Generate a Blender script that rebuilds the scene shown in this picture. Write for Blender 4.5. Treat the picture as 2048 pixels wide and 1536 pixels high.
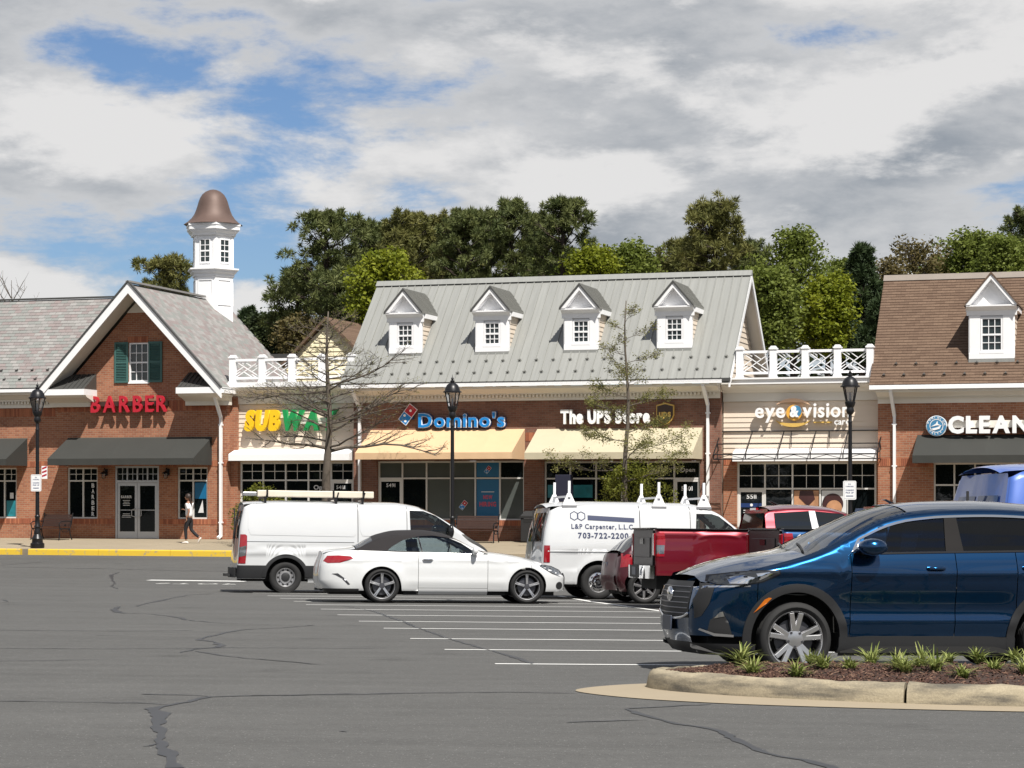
import bpy, bmesh, math, random
import numpy as np
from mathutils import Vector, Matrix
from mathutils.geometry import tessellate_polygon
R = math.radians
S = bpy.context.scene
for o in list(bpy.data.objects): bpy.data.objects.remove(o)
COL = S.collection
random.seed(7); np.random.seed(7)

# ---------------------------------------------------------------- camera
EYE = 1.73
cam_d = bpy.data.cameras.new('Camera'); cam = bpy.data.objects.new('Camera', cam_d); COL.objects.link(cam)
cam.location = (0, 0, EYE); cam.rotation_euler = (R(90), 0, 0)
cam_d.sensor_width = 36; cam_d.lens = 77.0; cam_d.shift_y = 217/2048
cam_d.clip_start = 0.2; cam_d.clip_end = 5000
S.camera = cam

# ---------------------------------------------------------------- sky and sun
SUN_TO = Vector((0.568, -1.219, 1.9)).normalized()
elev = math.asin(SUN_TO.z); azim = math.atan2(SUN_TO.x, SUN_TO.y)
W = bpy.data.worlds.new('World'); S.world = W; W.use_nodes = True
nt = W.node_tree; nt.nodes.clear()
def N(tree, typ, **kw):
    n = tree.nodes.new(typ)
    for k, v in kw.items(): setattr(n, k, v)
    return n
def mth(tree, op, a, b=None, c=None, clamp=False):
    n = tree.nodes.new('ShaderNodeMath'); n.operation = op; n.use_clamp = clamp
    for i, x in enumerate((a, b, c)):
        if x is None: continue
        if isinstance(x, (int, float)): n.inputs[i].default_value = x
        else: tree.links.new(x, n.inputs[i])
    return n.outputs[0]
def build_world():
    L = nt.links.new
    out = N(nt, 'ShaderNodeOutputWorld'); bg = N(nt, 'ShaderNodeBackground'); bg.inputs[1].default_value = 0.05
    L(bg.outputs[0], out.inputs[0])
    sky = N(nt, 'ShaderNodeTexSky', sky_type='NISHITA', sun_disc=False)
    sky.sun_elevation = elev; sky.sun_rotation = azim; sky.altitude = 60; sky.air_density = 1.0; sky.dust_density = 0.6; sky.ozone_density = 1.6
    tc = N(nt, 'ShaderNodeTexCoord')
    sx = N(nt, 'ShaderNodeSeparateXYZ'); L(tc.outputs['Generated'], sx.inputs[0])
    def noise(vec, scale, det, rough, dist=0.0):
        n = N(nt, 'ShaderNodeTexNoise'); n.inputs['Scale'].default_value = scale; n.inputs['Detail'].default_value = det
        n.inputs['Roughness'].default_value = rough; n.inputs['Distortion'].default_value = dist; L(vec, n.inputs['Vector']); return n.outputs['Fac']
    def coords(dz, zs=2.3, off=(SKY_OFF[0], SKY_OFF[1], SKY_OFF[2])):
        c = N(nt, 'ShaderNodeCombineXYZ')
        L(mth(nt, 'ADD', sx.outputs[0], off[0]), c.inputs[0]); L(mth(nt, 'ADD', sx.outputs[1], off[1]), c.inputs[1])
        z = mth(nt, 'POWER', mth(nt, 'MAXIMUM', sx.outputs[2], 0.0), 0.8)
        L(mth(nt, 'MULTIPLY_ADD', z, zs, off[2] + dz), c.inputs[2]); return c.outputs[0]
    def dens(dz):
        a = noise(coords(dz), 3.6, 3, 0.5, 0.25)
        b = noise(coords(dz), 10.0, 11, 0.62, 0.12)
        return mth(nt, 'ADD', mth(nt, 'MULTIPLY', a, 0.60), mth(nt, 'MULTIPLY', b, 0.40))
    hi = N(nt, 'ShaderNodeMapRange', interpolation_type='SMOOTHSTEP'); L(sx.outputs[2], hi.inputs[0]); hi.inputs[1].default_value = 0.25; hi.inputs[2].default_value = 0.85   # overhead, out of view: clouds thinned and greyed to cut the fill light
    thin = mth(nt, 'MULTIPLY', hi.outputs[0], 0.045)
    d0 = mth(nt, 'SUBTRACT', dens(0.0), thin); d1 = mth(nt, 'SUBTRACT', dens(0.075), thin)
    cov = N(nt, 'ShaderNodeMapRange', interpolation_type='SMOOTHSTEP'); L(d0, cov.inputs[0])
    cov.inputs[1].default_value = SKY_COV[0]; cov.inputs[2].default_value = SKY_COV[1]
    # thickness above the viewed point shades the cloud base
    sh = N(nt, 'ShaderNodeMapRange', interpolation_type='SMOOTHSTEP'); L(mth(nt, 'SUBTRACT', d1, d0), sh.inputs[0])
    sh.inputs[1].default_value = -0.06; sh.inputs[2].default_value = 0.045
    thick = N(nt, 'ShaderNodeMapRange', interpolation_type='SMOOTHSTEP'); L(d0, thick.inputs[0]); thick.inputs[1].default_value = SKY_COV[0]+0.04; thick.inputs[2].default_value = SKY_COV[1] + 0.13
    gray = mth(nt, 'MULTIPLY', sh.outputs[0], mth(nt, 'MULTIPLY_ADD', thick.outputs[0], 0.65, 0.35), clamp=True)
    gray = mth(nt, 'MAXIMUM', gray, mth(nt, 'MULTIPLY', hi.outputs[0], 0.85))
    ramp = N(nt, 'ShaderNodeMix', data_type='RGBA'); L(gray, ramp.inputs[0])
    ramp.inputs[6].default_value = (*[SKY_W*c for c in (1.0, 0.985, 0.97)], 1); ramp.inputs[7].default_value = (*[SKY_W*c for c in (0.36, 0.40, 0.45)], 1)
    skyc = N(nt, 'ShaderNodeMix', data_type='RGBA', blend_type='MULTIPLY'); skyc.inputs[0].default_value = 1
    L(sky.outputs[0], skyc.inputs[6]); skyc.inputs[7].default_value = (*SKY_B, 1)
    mix = N(nt, 'ShaderNodeMix', data_type='RGBA'); L(mth(nt, 'MULTIPLY', cov.outputs[0], 0.96), mix.inputs[0])
    L(skyc.outputs[2], mix.inputs[6]); L(ramp.outputs[2], mix.inputs[7]); L(mix.outputs[2], bg.inputs[0])
SKY_OFF = (6.05, 8.78, 1.08); SKY_COV = (0.400, 0.472); SKY_W = 11.2; SKY_B = (0.92, 1.10, 1.38)
build_world()
sun_d = bpy.data.lights.new('Sun', 'SUN'); sun = bpy.data.objects.new('Sun', sun_d); COL.objects.link(sun)
sun_d.energy = 5.0; sun_d.angle = R(0.53); sun_d.color = (1.0, 0.955, 0.88)
sun.rotation_euler = SUN_TO.to_track_quat('Z', 'Y').to_euler(); sun.location = (0, -20, 40)
S.view_settings.view_transform = 'Standard'; S.view_settings.look = 'None'
S.view_settings.exposure = 0.5; S.view_settings.gamma = 1.0; S.view_settings.use_curve_mapping = False
S.cycles.max_bounces = 7; S.cycles.transparent_max_bounces = 12; S.cycles.caustics_reflective = False; S.cycles.caustics_refractive = False
S.cycles.use_denoising = True

# ---------------------------------------------------------------- helpers
class MB:
    """collects shapes, builds ONE mesh object"""
    def __init__(s): s.v = []; s.f = []
    def add(s, vs, fs):
        b = len(s.v); s.v += [tuple(p) for p in vs]; s.f += [tuple(b+i for i in f) for f in fs]; return s
    def box(s, x0, x1, y0, y1, z0, z1):
        return s.add([(x0,y0,z0),(x1,y0,z0),(x1,y1,z0),(x0,y1,z0),(x0,y0,z1),(x1,y0,z1),(x1,y1,z1),(x0,y1,z1)],
            [(3,2,1,0),(4,5,6,7),(0,1,5,4),(1,2,6,5),(2,3,7,6),(3,0,4,7)])
    def hexa(s, p):  # 8 points, bottom 4 then top 4
        return s.add(p, [(3,2,1,0),(4,5,6,7),(0,1,5,4),(1,2,6,5),(2,3,7,6),(3,0,4,7)])
    def bar(s, a, b, w, t, up=(0,0,1)):
        a = Vector(a); b = Vector(b); d = (b-a).normalized(); u = Vector(up)
        if abs(d.dot(u)) > .98: u = Vector((1,0,0))
        r = d.cross(u).normalized(); u = r.cross(d).normalized(); r = r*w/2; u = u*t/2
        return s.hexa([a-r-u, a+r-u, b+r-u, b-r-u, a-r+u, a+r+u, b+r+u, b-r+u])
    def prism(s, poly, y0, y1, ax='y'):
        """poly in the plane normal to ax, extruded y0..y1"""
        n = len(poly)
        def P(a, b, c): return {'y': (a, c, b), 'x': (c, a, b), 'z': (a, b, c)}[ax]
        vs = [P(a, b, y0) for a, b in poly] + [P(a, b, y1) for a, b in poly]
        tri = tessellate_polygon([[Vector((a, b, 0)) for a, b in poly]])
        fs = [tuple(t) for t in tri] + [tuple(n+i for i in reversed(t)) for t in tri]
        fs += [(i, (i+1) % n, n+(i+1) % n, n+i) for i in range(n)]
        return s.add(vs, fs)
    def tube(s, pts, rad, n=8, cap=True):
        pts = [Vector(p) for p in pts]; rad = rad if hasattr(rad, '__len__') else [rad]*len(pts)
        b = len(s.v); prev = None
        for i, p in enumerate(pts):
            d = (pts[min(i+1, len(pts)-1)] - pts[max(i-1, 0)]).normalized()
            if prev is None:
                u = Vector((0,0,1)) if abs(d.z) < .9 else Vector((1,0,0)); r = d.cross(u).normalized()
            else: r = (prev - d*prev.dot(d)).normalized()
            prev = r; q = d.cross(r)
            for k in range(n):
                t = 2*math.pi*k/n; s.v.append(tuple(p + (r*math.cos(t) + q*math.sin(t))*rad[i]))
        for i in range(len(pts)-1):
            for k in range(n):
                s.f.append((b+i*n+k, b+i*n+(k+1) % n, b+(i+1)*n+(k+1) % n, b+(i+1)*n+k))
        if cap:
            s.f.append(tuple(b+k for k in reversed(range(n)))); s.f.append(tuple(b+(len(pts)-1)*n+k for k in range(n)))
        return s
    def lathe(s, prof, n=16, c=(0,0,0), ax='z', a0=0.0):
        b = len(s.v); c = Vector(c)
        for r, h in prof:
            for k in range(n):
                t = a0 + 2*math.pi*k/n; x, y = r*math.cos(t), r*math.sin(t)
                s.v.append(tuple(c + Vector({'z': (x, y, h), 'y': (x, h, y), 'x': (h, x, y)}[ax])))
        for i in range(len(prof)-1):
            for k in range(n): s.f.append((b+i*n+k, b+i*n+(k+1) % n, b+(i+1)*n+(k+1) % n, b+(i+1)*n+k))
        if prof[0][0] > 1e-4: s.f.append(tuple(b+k for k in reversed(range(n))))
        if prof[-1][0] > 1e-4: s.f.append(tuple(b+(len(prof)-1)*n+k for k in range(n)))
        return s
    def grid(s, fn, nu, nv):
        b = len(s.v)
        for i in range(nu+1):
            for j in range(nv+1): s.v.append(tuple(fn(i/nu, j/nv)))
        for i in range(nu):
            for j in range(nv): s.f.append((b+i*(nv+1)+j, b+(i+1)*(nv+1)+j, b+(i+1)*(nv+1)+j+1, b+i*(nv+1)+j+1))
        return s
    def build(s, name, mat, parent=None, off=None, smooth=False, fixn=True, bevel=0):
        me = bpy.data.meshes.new(name)
        vs = s.v if off is None else [(a-off[0], b-off[1], c-off[2]) for a, b, c in s.v]
        me.from_pydata(vs, [], s.f)
        if fixn or bevel:
            bm = bmesh.new(); bm.from_mesh(me)
            if bevel:
                bmesh.ops.bevel(bm, geom=[e for e in bm.edges if e.is_manifold and e.calc_face_angle(0) > .5], offset=bevel, segments=2, affect='EDGES', profile=.5)
            if fixn: bmesh.ops.recalc_face_normals(bm, faces=bm.faces)
            bm.to_mesh(me); bm.free()
        me.update()
        return obj(name, me, mat, parent, smooth)
def obj(name, me, mat=None, parent=None, smooth=False):
    if mat is not None: me.materials.append(mat)
    if smooth:
        me.polygons.foreach_set('use_smooth', [True]*len(me.polygons))
        if smooth == 'auto':
            try: me.set_sharp_from_angle(angle=R(38))
            except Exception: pass
    o = bpy.data.objects.new(name, me); COL.objects.link(o)
    if parent is not None: o.parent = parent
    return o
def like(src, parent=None, loc=None, rot=None, mat=None):
    o = src.copy(); COL.objects.link(o); o.parent = parent
    if loc is not None: o.location = loc
    if rot is not None: o.rotation_euler = rot
    return o
def empty(name, loc=(0,0,0), rz=0.0):
    e = bpy.data.objects.new(name, None); COL.objects.link(e); e.location = loc; e.rotation_euler = (0, 0, rz); e.empty_display_size = .2; return e
def tag(o, label=None, cat=None, group=None, kind=None):
    for k, v in (('label', label), ('category', cat), ('group', group), ('kind', kind)):
        if v: o[k] = v
    return o

# ---------------------------------------------------------------- materials
def mat_new(name):
    m = bpy.data.materials.new(name); m.use_nodes = True; t = m.node_tree
    return m, t, t.nodes['Principled BSDF'], t.links.new
def plain(name, col, rough=.6, metal=0.0, spec=.5, coat=0.0, var=.12, scale=3.0, bump=0.0, bscale=40.0, rnd=0.0, emis=0):
    """colour with soft noise mottling, optional fine bump, optional per-object / per-island variation"""
    m, t, p, L = mat_new(name)
    tc = N(t, 'ShaderNodeTexCoord'); n = N(t, 'ShaderNodeTexNoise'); n.inputs['Scale'].default_value = scale; n.inputs['Detail'].default_value = 5
    L(tc.outputs['Object'], n.inputs['Vector'])
    v = mth(t, 'MULTIPLY_ADD', n.outputs['Fac'], 2*var, 1-var)
    if rnd:
        oi = N(t, 'ShaderNodeObjectInfo'); g = N(t, 'ShaderNodeNewGeometry')
        r = mth(t, 'FRACT', mth(t, 'ADD', oi.outputs['Random'], g.outputs['Random Per Island']))
        v = mth(t, 'MULTIPLY', v, mth(t, 'MULTIPLY_ADD', r, 2*rnd, 1-rnd))
    mx = N(t, 'ShaderNodeVectorMath', operation='SCALE'); mx.inputs[0].default_value = col; L(v, mx.inputs['Scale'])
    L(mx.outputs[0], p.inputs['Base Color'])
    p.inputs['Roughness'].default_value = rough; p.inputs['Metallic'].default_value = metal; p.inputs['Specular IOR Level'].default_value = spec
    p.inputs['Coat Weight'].default_value = coat; p.inputs['Coat Roughness'].default_value = .03
    if bump:
        b = N(t, 'ShaderNodeTexNoise'); b.inputs['Scale'].default_value = bscale; b.inputs['Detail'].default_value = 4; L(tc.outputs['Object'], b.inputs['Vector'])
        bp = N(t, 'ShaderNodeBump'); bp.inputs['Strength'].default_value = bump; bp.inputs['Distance'].default_value = .02; L(b.outputs['Fac'], bp.inputs['Height']); L(bp.outputs[0], p.inputs['Normal'])
    return m
def brick_mat(name, c1, c2, mortar):
    m, t, p, L = mat_new(name)
    tc = N(t, 'ShaderNodeTexCoord'); s = N(t, 'ShaderNodeSeparateXYZ'); L(tc.outputs['Object'], s.inputs[0])
    c = N(t, 'ShaderNodeCombineXYZ'); L(mth(t, 'ADD', s.outputs[0], s.outputs[1]), c.inputs[0]); L(s.outputs[2], c.inputs[1])
    b = N(t, 'ShaderNodeTexBrick'); L(c.outputs[0], b.inputs['Vector']); b.inputs['Scale'].default_value = 1.0
    b.inputs['Brick Width'].default_value = .213; b.inputs['Row Height'].default_value = .0775; b.inputs['Mortar Size'].default_value = .0065; b.inputs['Mortar Smooth'].default_value = .2; b.inputs['Bias'].default_value = -.1
    b.inputs['Color1'].default_value = (*c1, 1); b.inputs['Color2'].default_value = (*c2, 1); b.inputs['Mortar'].default_value = (*mortar, 1)
    n = N(t, 'ShaderNodeTexNoise'); n.inputs['Scale'].default_value = 1.3; n.inputs['Detail'].default_value = 6; L(tc.outputs['Object'], n.inputs['Vector'])
    mx = N(t, 'ShaderNodeVectorMath', operation='SCALE'); L(b.outputs['Color'], mx.inputs[0]); L(mth(t, 'MULTIPLY_ADD', n.outputs['Fac'], .5, .75), mx.inputs['Scale'])
    L(mx.outputs[0], p.inputs['Base Color']); p.inputs['Roughness'].default_value = .9; p.inputs['Specular IOR Level'].default_value = .2
    bp = N(t, 'ShaderNodeBump'); bp.inputs['Strength'].default_value = .7; bp.inputs['Distance'].default_value = .01; L(mth(t, 'SUBTRACT', 1.0, b.outputs['Fac']), bp.inputs['Height']); L(bp.outputs[0], p.inputs['Normal'])
    return m
def tile_mat(name, cols, rough=.85, var=.12):
    """colour drawn per tile (object or mesh island) from a list"""
    m, t, p, L = mat_new(name)
    oi = N(t, 'ShaderNodeObjectInfo'); g = N(t, 'ShaderNodeNewGeometry')
    r = mth(t, 'FRACT', mth(t, 'ADD', oi.outputs['Random'], g.outputs['Random Per Island']))
    cr = N(t, 'ShaderNodeValToRGB'); cr.color_ramp.interpolation = 'CONSTANT'; e = cr.color_ramp.elements
    while len(e) < len(cols): e.new(.5)
    for i, c in enumerate(cols): e[i].position = i/len(cols); e[i].color = (*c, 1)
    L(r, cr.inputs[0])
    tc = N(t, 'ShaderNodeTexCoord'); n = N(t, 'ShaderNodeTexNoise'); n.inputs['Scale'].default_value = 6; n.inputs['Detail'].default_value = 5; L(tc.outputs['Object'], n.inputs['Vector'])
    mx = N(t, 'ShaderNodeVectorMath', operation='SCALE'); L(cr.outputs[0], mx.inputs[0]); L(mth(t, 'MULTIPLY_ADD', n.outputs['Fac'], 2*var, 1-var), mx.inputs['Scale'])
    L(mx.outputs[0], p.inputs['Base Color']); p.inputs['Roughness'].default_value = rough; p.inputs['Specular IOR Level'].default_value = .3
    return m
def glass_mat(name, tint, refl=1.0, rough=.01):
    m = bpy.data.materials.new(name); m.use_nodes = True; t = m.node_tree; t.nodes.clear(); L = t.links.new
    out = N(t, 'ShaderNodeOutputMaterial'); mix = N(t, 'ShaderNodeMixShader'); tr = N(t, 'ShaderNodeBsdfTransparent'); gl = N(t, 'ShaderNodeBsdfGlossy'); fr = N(t, 'ShaderNodeFresnel')
    tr.inputs[0].default_value = (*tint, 1); gl.inputs['Roughness'].default_value = rough; gl.inputs[0].default_value = (refl, refl, refl, 1); fr.inputs[0].default_value = 1.52
    L(fr.outputs[0], mix.inputs[0]); L(tr.outputs[0], mix.inputs[1]); L(gl.outputs[0], mix.inputs[2]); L(mix.outputs[0], out.inputs[0]); return m
def asphalt_mat():
    m, t, p, L = mat_new('asphalt')
    tc = N(t, 'ShaderNodeTexCoord')
    def nz(scale, det, rough=.6, vec=None):
        n = N(t, 'ShaderNodeTexNoise'); n.inputs['Scale'].default_value = scale; n.inputs['Detail'].default_value = det; n.inputs['Roughness'].default_value = rough
        L(vec or tc.outputs['Object'], n.inputs['Vector']); return n.outputs['Fac']
    mp = N(t, 'ShaderNodeMapping'); mp.inputs['Scale'].default_value = (.25, 1.6, 1); mp.inputs['Rotation'].default_value = (0, 0, R(8)); L(tc.outputs['Object'], mp.inputs['Vector'])
    big = nz(.35, 4, .55, mp.outputs[0]); mid = nz(2.2, 5); fine = nz(85, 3, .75)
    vor = N(t, 'ShaderNodeTexVoronoi', feature='F1'); vor.inputs['Scale'].default_value = 70; L(tc.outputs['Object'], vor.inputs['Vector'])
    v = mth(t, 'ADD', mth(t, 'MULTIPLY_ADD', big, .36, .66), mth(t, 'MULTIPLY_ADD', mid, .26, -.06))
    v = mth(t, 'ADD', v, mth(t, 'MULTIPLY_ADD', fine, 1.3, -.65))
    v = mth(t, 'ADD', v, mth(t, 'MULTIPLY_ADD', nz(17, 4, .7), .5, -.25))
    # oil drips and scuffs
    st = N(t, 'ShaderNodeTexVoronoi', feature='F1'); st.inputs['Scale'].default_value = .55; L(tc.outputs['Object'], st.inputs['Vector'])
    ed = mth(t, 'ADD', st.outputs['Distance'], mth(t, 'MULTIPLY_ADD', nz(5, 5, .7), .5, -.25))
    spot = N(t, 'ShaderNodeMapRange', interpolation_type='SMOOTHSTEP'); L(ed, spot.inputs[0]); spot.inputs[1].default_value = .02; spot.inputs[2].default_value = .20; spot.inputs[3].default_value = -.20; spot.inputs[4].default_value = 0.0
    v = mth(t, 'ADD', v, spot.outputs[0])
    mp2 = N(t, 'ShaderNodeMapping'); mp2.inputs['Scale'].default_value = (.10, 3.2, 1); mp2.inputs['Rotation'].default_value = (0, 0, R(-5)); L(tc.outputs['Object'], mp2.inputs['Vector'])
    v = mth(t, 'ADD', v, mth(t, 'MULTIPLY_ADD', nz(1.0, 5, .65, mp2.outputs[0]), .34, -.17))
    s = N(t, 'ShaderNodeSeparateColor'); L(vor.outputs['Color'], s.inputs[0])
    chip = mth(t, 'MULTIPLY', mth(t, 'GREATER_THAN', s.outputs[0], .965), mth(t, 'LESS_THAN', vor.outputs['Distance'], .36))
    v = mth(t, 'ADD', v, mth(t, 'MULTIPLY', chip, 1.7))
    mx = N(t, 'ShaderNodeVectorMath', operation='SCALE'); mx.inputs[0].default_value = (.094, .093, .090); L(mth(t, 'MAXIMUM', v, .2), mx.inputs['Scale'])
    L(mx.outputs[0], p.inputs['Base Color']); p.inputs['Roughness'].default_value = .88; p.inputs['Specular IOR Level'].default_value = .25
    bp = N(t, 'ShaderNodeBump'); bp.inputs['Strength'].default_value = .35; bp.inputs['Distance'].default_value = .01; L(fine, bp.inputs['Height']); L(bp.outputs[0], p.inputs['Normal'])
    return m
def worn_paint(name, col, under, amount, scale=9):
    m, t, p, L = mat_new(name)
    tc = N(t, 'ShaderNodeTexCoord'); n = N(t, 'ShaderNodeTexNoise'); n.inputs['Scale'].default_value = scale; n.inputs['Detail'].default_value = 8; n.inputs['Roughness'].default_value = .7; L(tc.outputs['Object'], n.inputs['Vector'])
    mr = N(t, 'ShaderNodeMapRange'); L(n.outputs['Fac'], mr.inputs[0]); mr.inputs[1].default_value = amount; mr.inputs[2].default_value = amount+.10
    mix = N(t, 'ShaderNodeMix', data_type='RGBA'); L(mr.outputs[0], mix.inputs[0]); mix.inputs[6].default_value = (*col, 1); mix.inputs[7].default_value = (*under, 1)
    L(mix.outputs[2], p.inputs['Base Color']); p.inputs['Roughness'].default_value = .75; return m
def leaf_mat(name, c1, c2, trans=.25):
    m, t, p, L = mat_new(name)
    at = N(t, 'ShaderNodeAttribute', attribute_name='tint'); g = N(t, 'ShaderNodeNewGeometry')
    f = mth(t, 'ADD', mth(t, 'MULTIPLY', at.outputs['Fac'], .65), mth(t, 'MULTIPLY', g.outputs['Random Per Island'], .35), clamp=True)
    mix = N(t, 'ShaderNodeMix', data_type='RGBA'); L(f, mix.inputs[0]); mix.inputs[6].default_value = (*c1, 1); mix.inputs[7].default_value = (*c2, 1)
    L(mix.outputs[2], p.inputs['Base Color']); p.inputs['Roughness'].default_value = .6; p.inputs['Specular IOR Level'].default_value = .25
    tr = N(t, 'ShaderNodeBsdfTranslucent'); L(mix.outputs[2], tr.inputs[0]); ms = N(t, 'ShaderNodeMixShader'); ms.inputs[0].default_value = trans
    L(p.outputs[0], ms.inputs[1]); L(tr.outputs[0], ms.inputs[2]); L(ms.outputs[0], t.nodes['Material Output'].inputs[0]); return m
def paint(name, col, metal=.0, rough=.35, flake=0.0):
    m = plain(name, col, rough=rough, metal=metal, coat=1.0, var=.03, scale=2, spec=.5); return m
def streak_mat(name, col):
    """sheet metal with rain streaks down the slope, different on every panel"""
    m, t, p, L = mat_new(name); tc = N(t, 'ShaderNodeTexCoord'); oi = N(t, 'ShaderNodeObjectInfo')
    mp = N(t, 'ShaderNodeMapping'); mp.inputs['Scale'].default_value = (11, .55, 1); L(tc.outputs['Object'], mp.inputs['Vector'])
    sc = N(t, 'ShaderNodeVectorMath', operation='ADD'); L(mp.outputs[0], sc.inputs[0]); cb = N(t, 'ShaderNodeCombineXYZ'); L(mth(t, 'MULTIPLY', oi.outputs['Random'], 91.0), cb.inputs[0]); L(mth(t, 'MULTIPLY', oi.outputs['Random'], 37.0), cb.inputs[2]); L(cb.outputs[0], sc.inputs[1])
    n = N(t, 'ShaderNodeTexNoise'); n.inputs['Scale'].default_value = 1; n.inputs['Detail'].default_value = 6; n.inputs['Roughness'].default_value = .6; L(sc.outputs[0], n.inputs['Vector'])
    v = mth(t, 'MULTIPLY', mth(t, 'MULTIPLY_ADD', n.outputs['Fac'], .42, .79), mth(t, 'MULTIPLY_ADD', oi.outputs['Random'], .08, .96))
    mx = N(t, 'ShaderNodeVectorMath', operation='SCALE'); mx.inputs[0].default_value = col; L(v, mx.inputs['Scale']); L(mx.outputs[0], p.inputs['Base Color']); p.inputs['Roughness'].default_value = .45; p.inputs['Metallic'].default_value = .15; return m
M = {}
M['brick'] = brick_mat('red_brick', (.355, .155, .090), (.255, .100, .060), (.36, .28, .205))
M['brick2'] = brick_mat('brown_brick', (.215, .105, .075), (.15, .070, .052), (.21, .165, .13))
M['soldier'] = tile_mat('soldier_brick', [(.40,.15,.08), (.30,.10,.055), (.35,.135,.07), (.26,.09,.05)])
M['white'] = plain('white_trim', (.80, .80, .81), .45, var=.03)
M['trim_cream'] = plain('cream_trim', (.70, .665, .60), .5, var=.03)
M['siding'] = plain('cream_siding', (.655, .56, .46), .55, var=.03, rnd=.025)
M['siding_y'] = plain('yellow_siding', (.80, .72, .50), .55, var=.03, rnd=.03)
M['metal_roof'] = streak_mat('grey_standing_seam', (.272, .275, .26))
M['metal_dark'] = plain('bronze_flashing', (.085, .085, .082), .45, metal=.4)
M['dormer_roof'] = plain('dormer_standing_seam', (.20, .20, .185), .4, metal=.3, rnd=.06)
M['slate'] = tile_mat('slate', [(.225,.217,.208), (.25,.242,.233), (.228,.192,.186), (.205,.208,.198), (.268,.258,.248), (.212,.184,.179), (.212,.220,.208), (.235,.214,.207)])
M['copper'] = plain('brown_copper', (.115, .075, .062), .6, metal=.25, var=.25, scale=2.2)
M['shutter'] = plain('green_shutter', (.045, .12, .11), .5)
M['awn_dark'] = plain('charcoal_canvas', (.030, .031, .028), .85, var=.10, scale=1.2)
M['awn_tan'] = plain('peach_canvas', (.58, .395, .235), .85, var=.05)
M['awn_cream'] = plain('cream_canvas', (.45, .40, .285), .85, var=.05)
M['black'] = plain('black_metal', (.012, .012, .014), .38, metal=.3)
M['black_m'] = plain('matt_black', (.016, .016, .017), .6)
M['pane'] = plain('window_glass', (.005, .007, .008), .02, spec=.45, var=.5, scale=.8, bump=.10, bscale=1.1)
M['pane_b'] = plain('glass_over_blind', (.085, .095, .09), .05, spec=.5, var=.15, scale=1.5)
M['pane_d'] = plain('dormer_glass', (.02, .03, .032), .02, spec=.6, var=.3)
M['frame'] = plain('storefront_frame', (.62, .61, .59), .4, var=.03)
M['alu'] = plain('aluminium_door', (.50, .51, .53), .35, metal=.5, var=.04)
M['concrete'] = plain('pale_concrete', (.285, .235, .165), .9, var=.10, scale=1.5, bump=.2, bscale=60, rnd=.04)
M['concrete2'] = plain('joint_concrete', (.20, .175, .135), .95)
M['sign_white'] = plain('sign_white', (.82, .82, .82), .4, var=.01)
M['sign_red'] = plain('sign_red', (.42, .015, .03), .35, var=.02)
M['sign_blue'] = plain('sign_blue', (.01, .20, .55), .35, var=.02)
M['sign_dkblue'] = plain('sign_dark_blue', (.012, .035, .13), .4, var=.02)
M['sign_yellow'] = plain('sign_yellow', (.80, .50, .01), .4, var=.02)
M['sign_green'] = plain('sign_green', (.01, .26, .07), .4, var=.02)
M['sign_gold'] = plain('sign_gold', (.62, .40, .10), .4, var=.03)
M['sign_orange'] = plain('sign_orange', (.72, .38, .06), .4, var=.03)
M['sign_peach'] = plain('sign_peach', (.75, .50, .33), .4, var=.03)
M['sign_brown'] = plain('sign_brown', (.045, .025, .018), .4, var=.02)
M['sign_cyan'] = plain('sign_round_blue', (.05, .20, .36), .4, var=.02)
M['poster_blue'] = plain('poster_blue', (.008, .12, .26), .3, var=.05)
M['poster_red'] = plain('poster_red', (.55, .06, .10), .3, var=.05)
M['poster_teal'] = plain('poster_teal', (.02, .18, .22), .3, var=.5, scale=5)
M['poster_skin'] = plain('poster_photo_tan', (.42, .22, .12), .3, var=.6, scale=3.2)
M['poster_hair'] = plain('poster_photo_dark', (.05, .02, .02), .3, var=.5, scale=4)
M['paper'] = plain('paper', (.62, .63, .64), .6)
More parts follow.
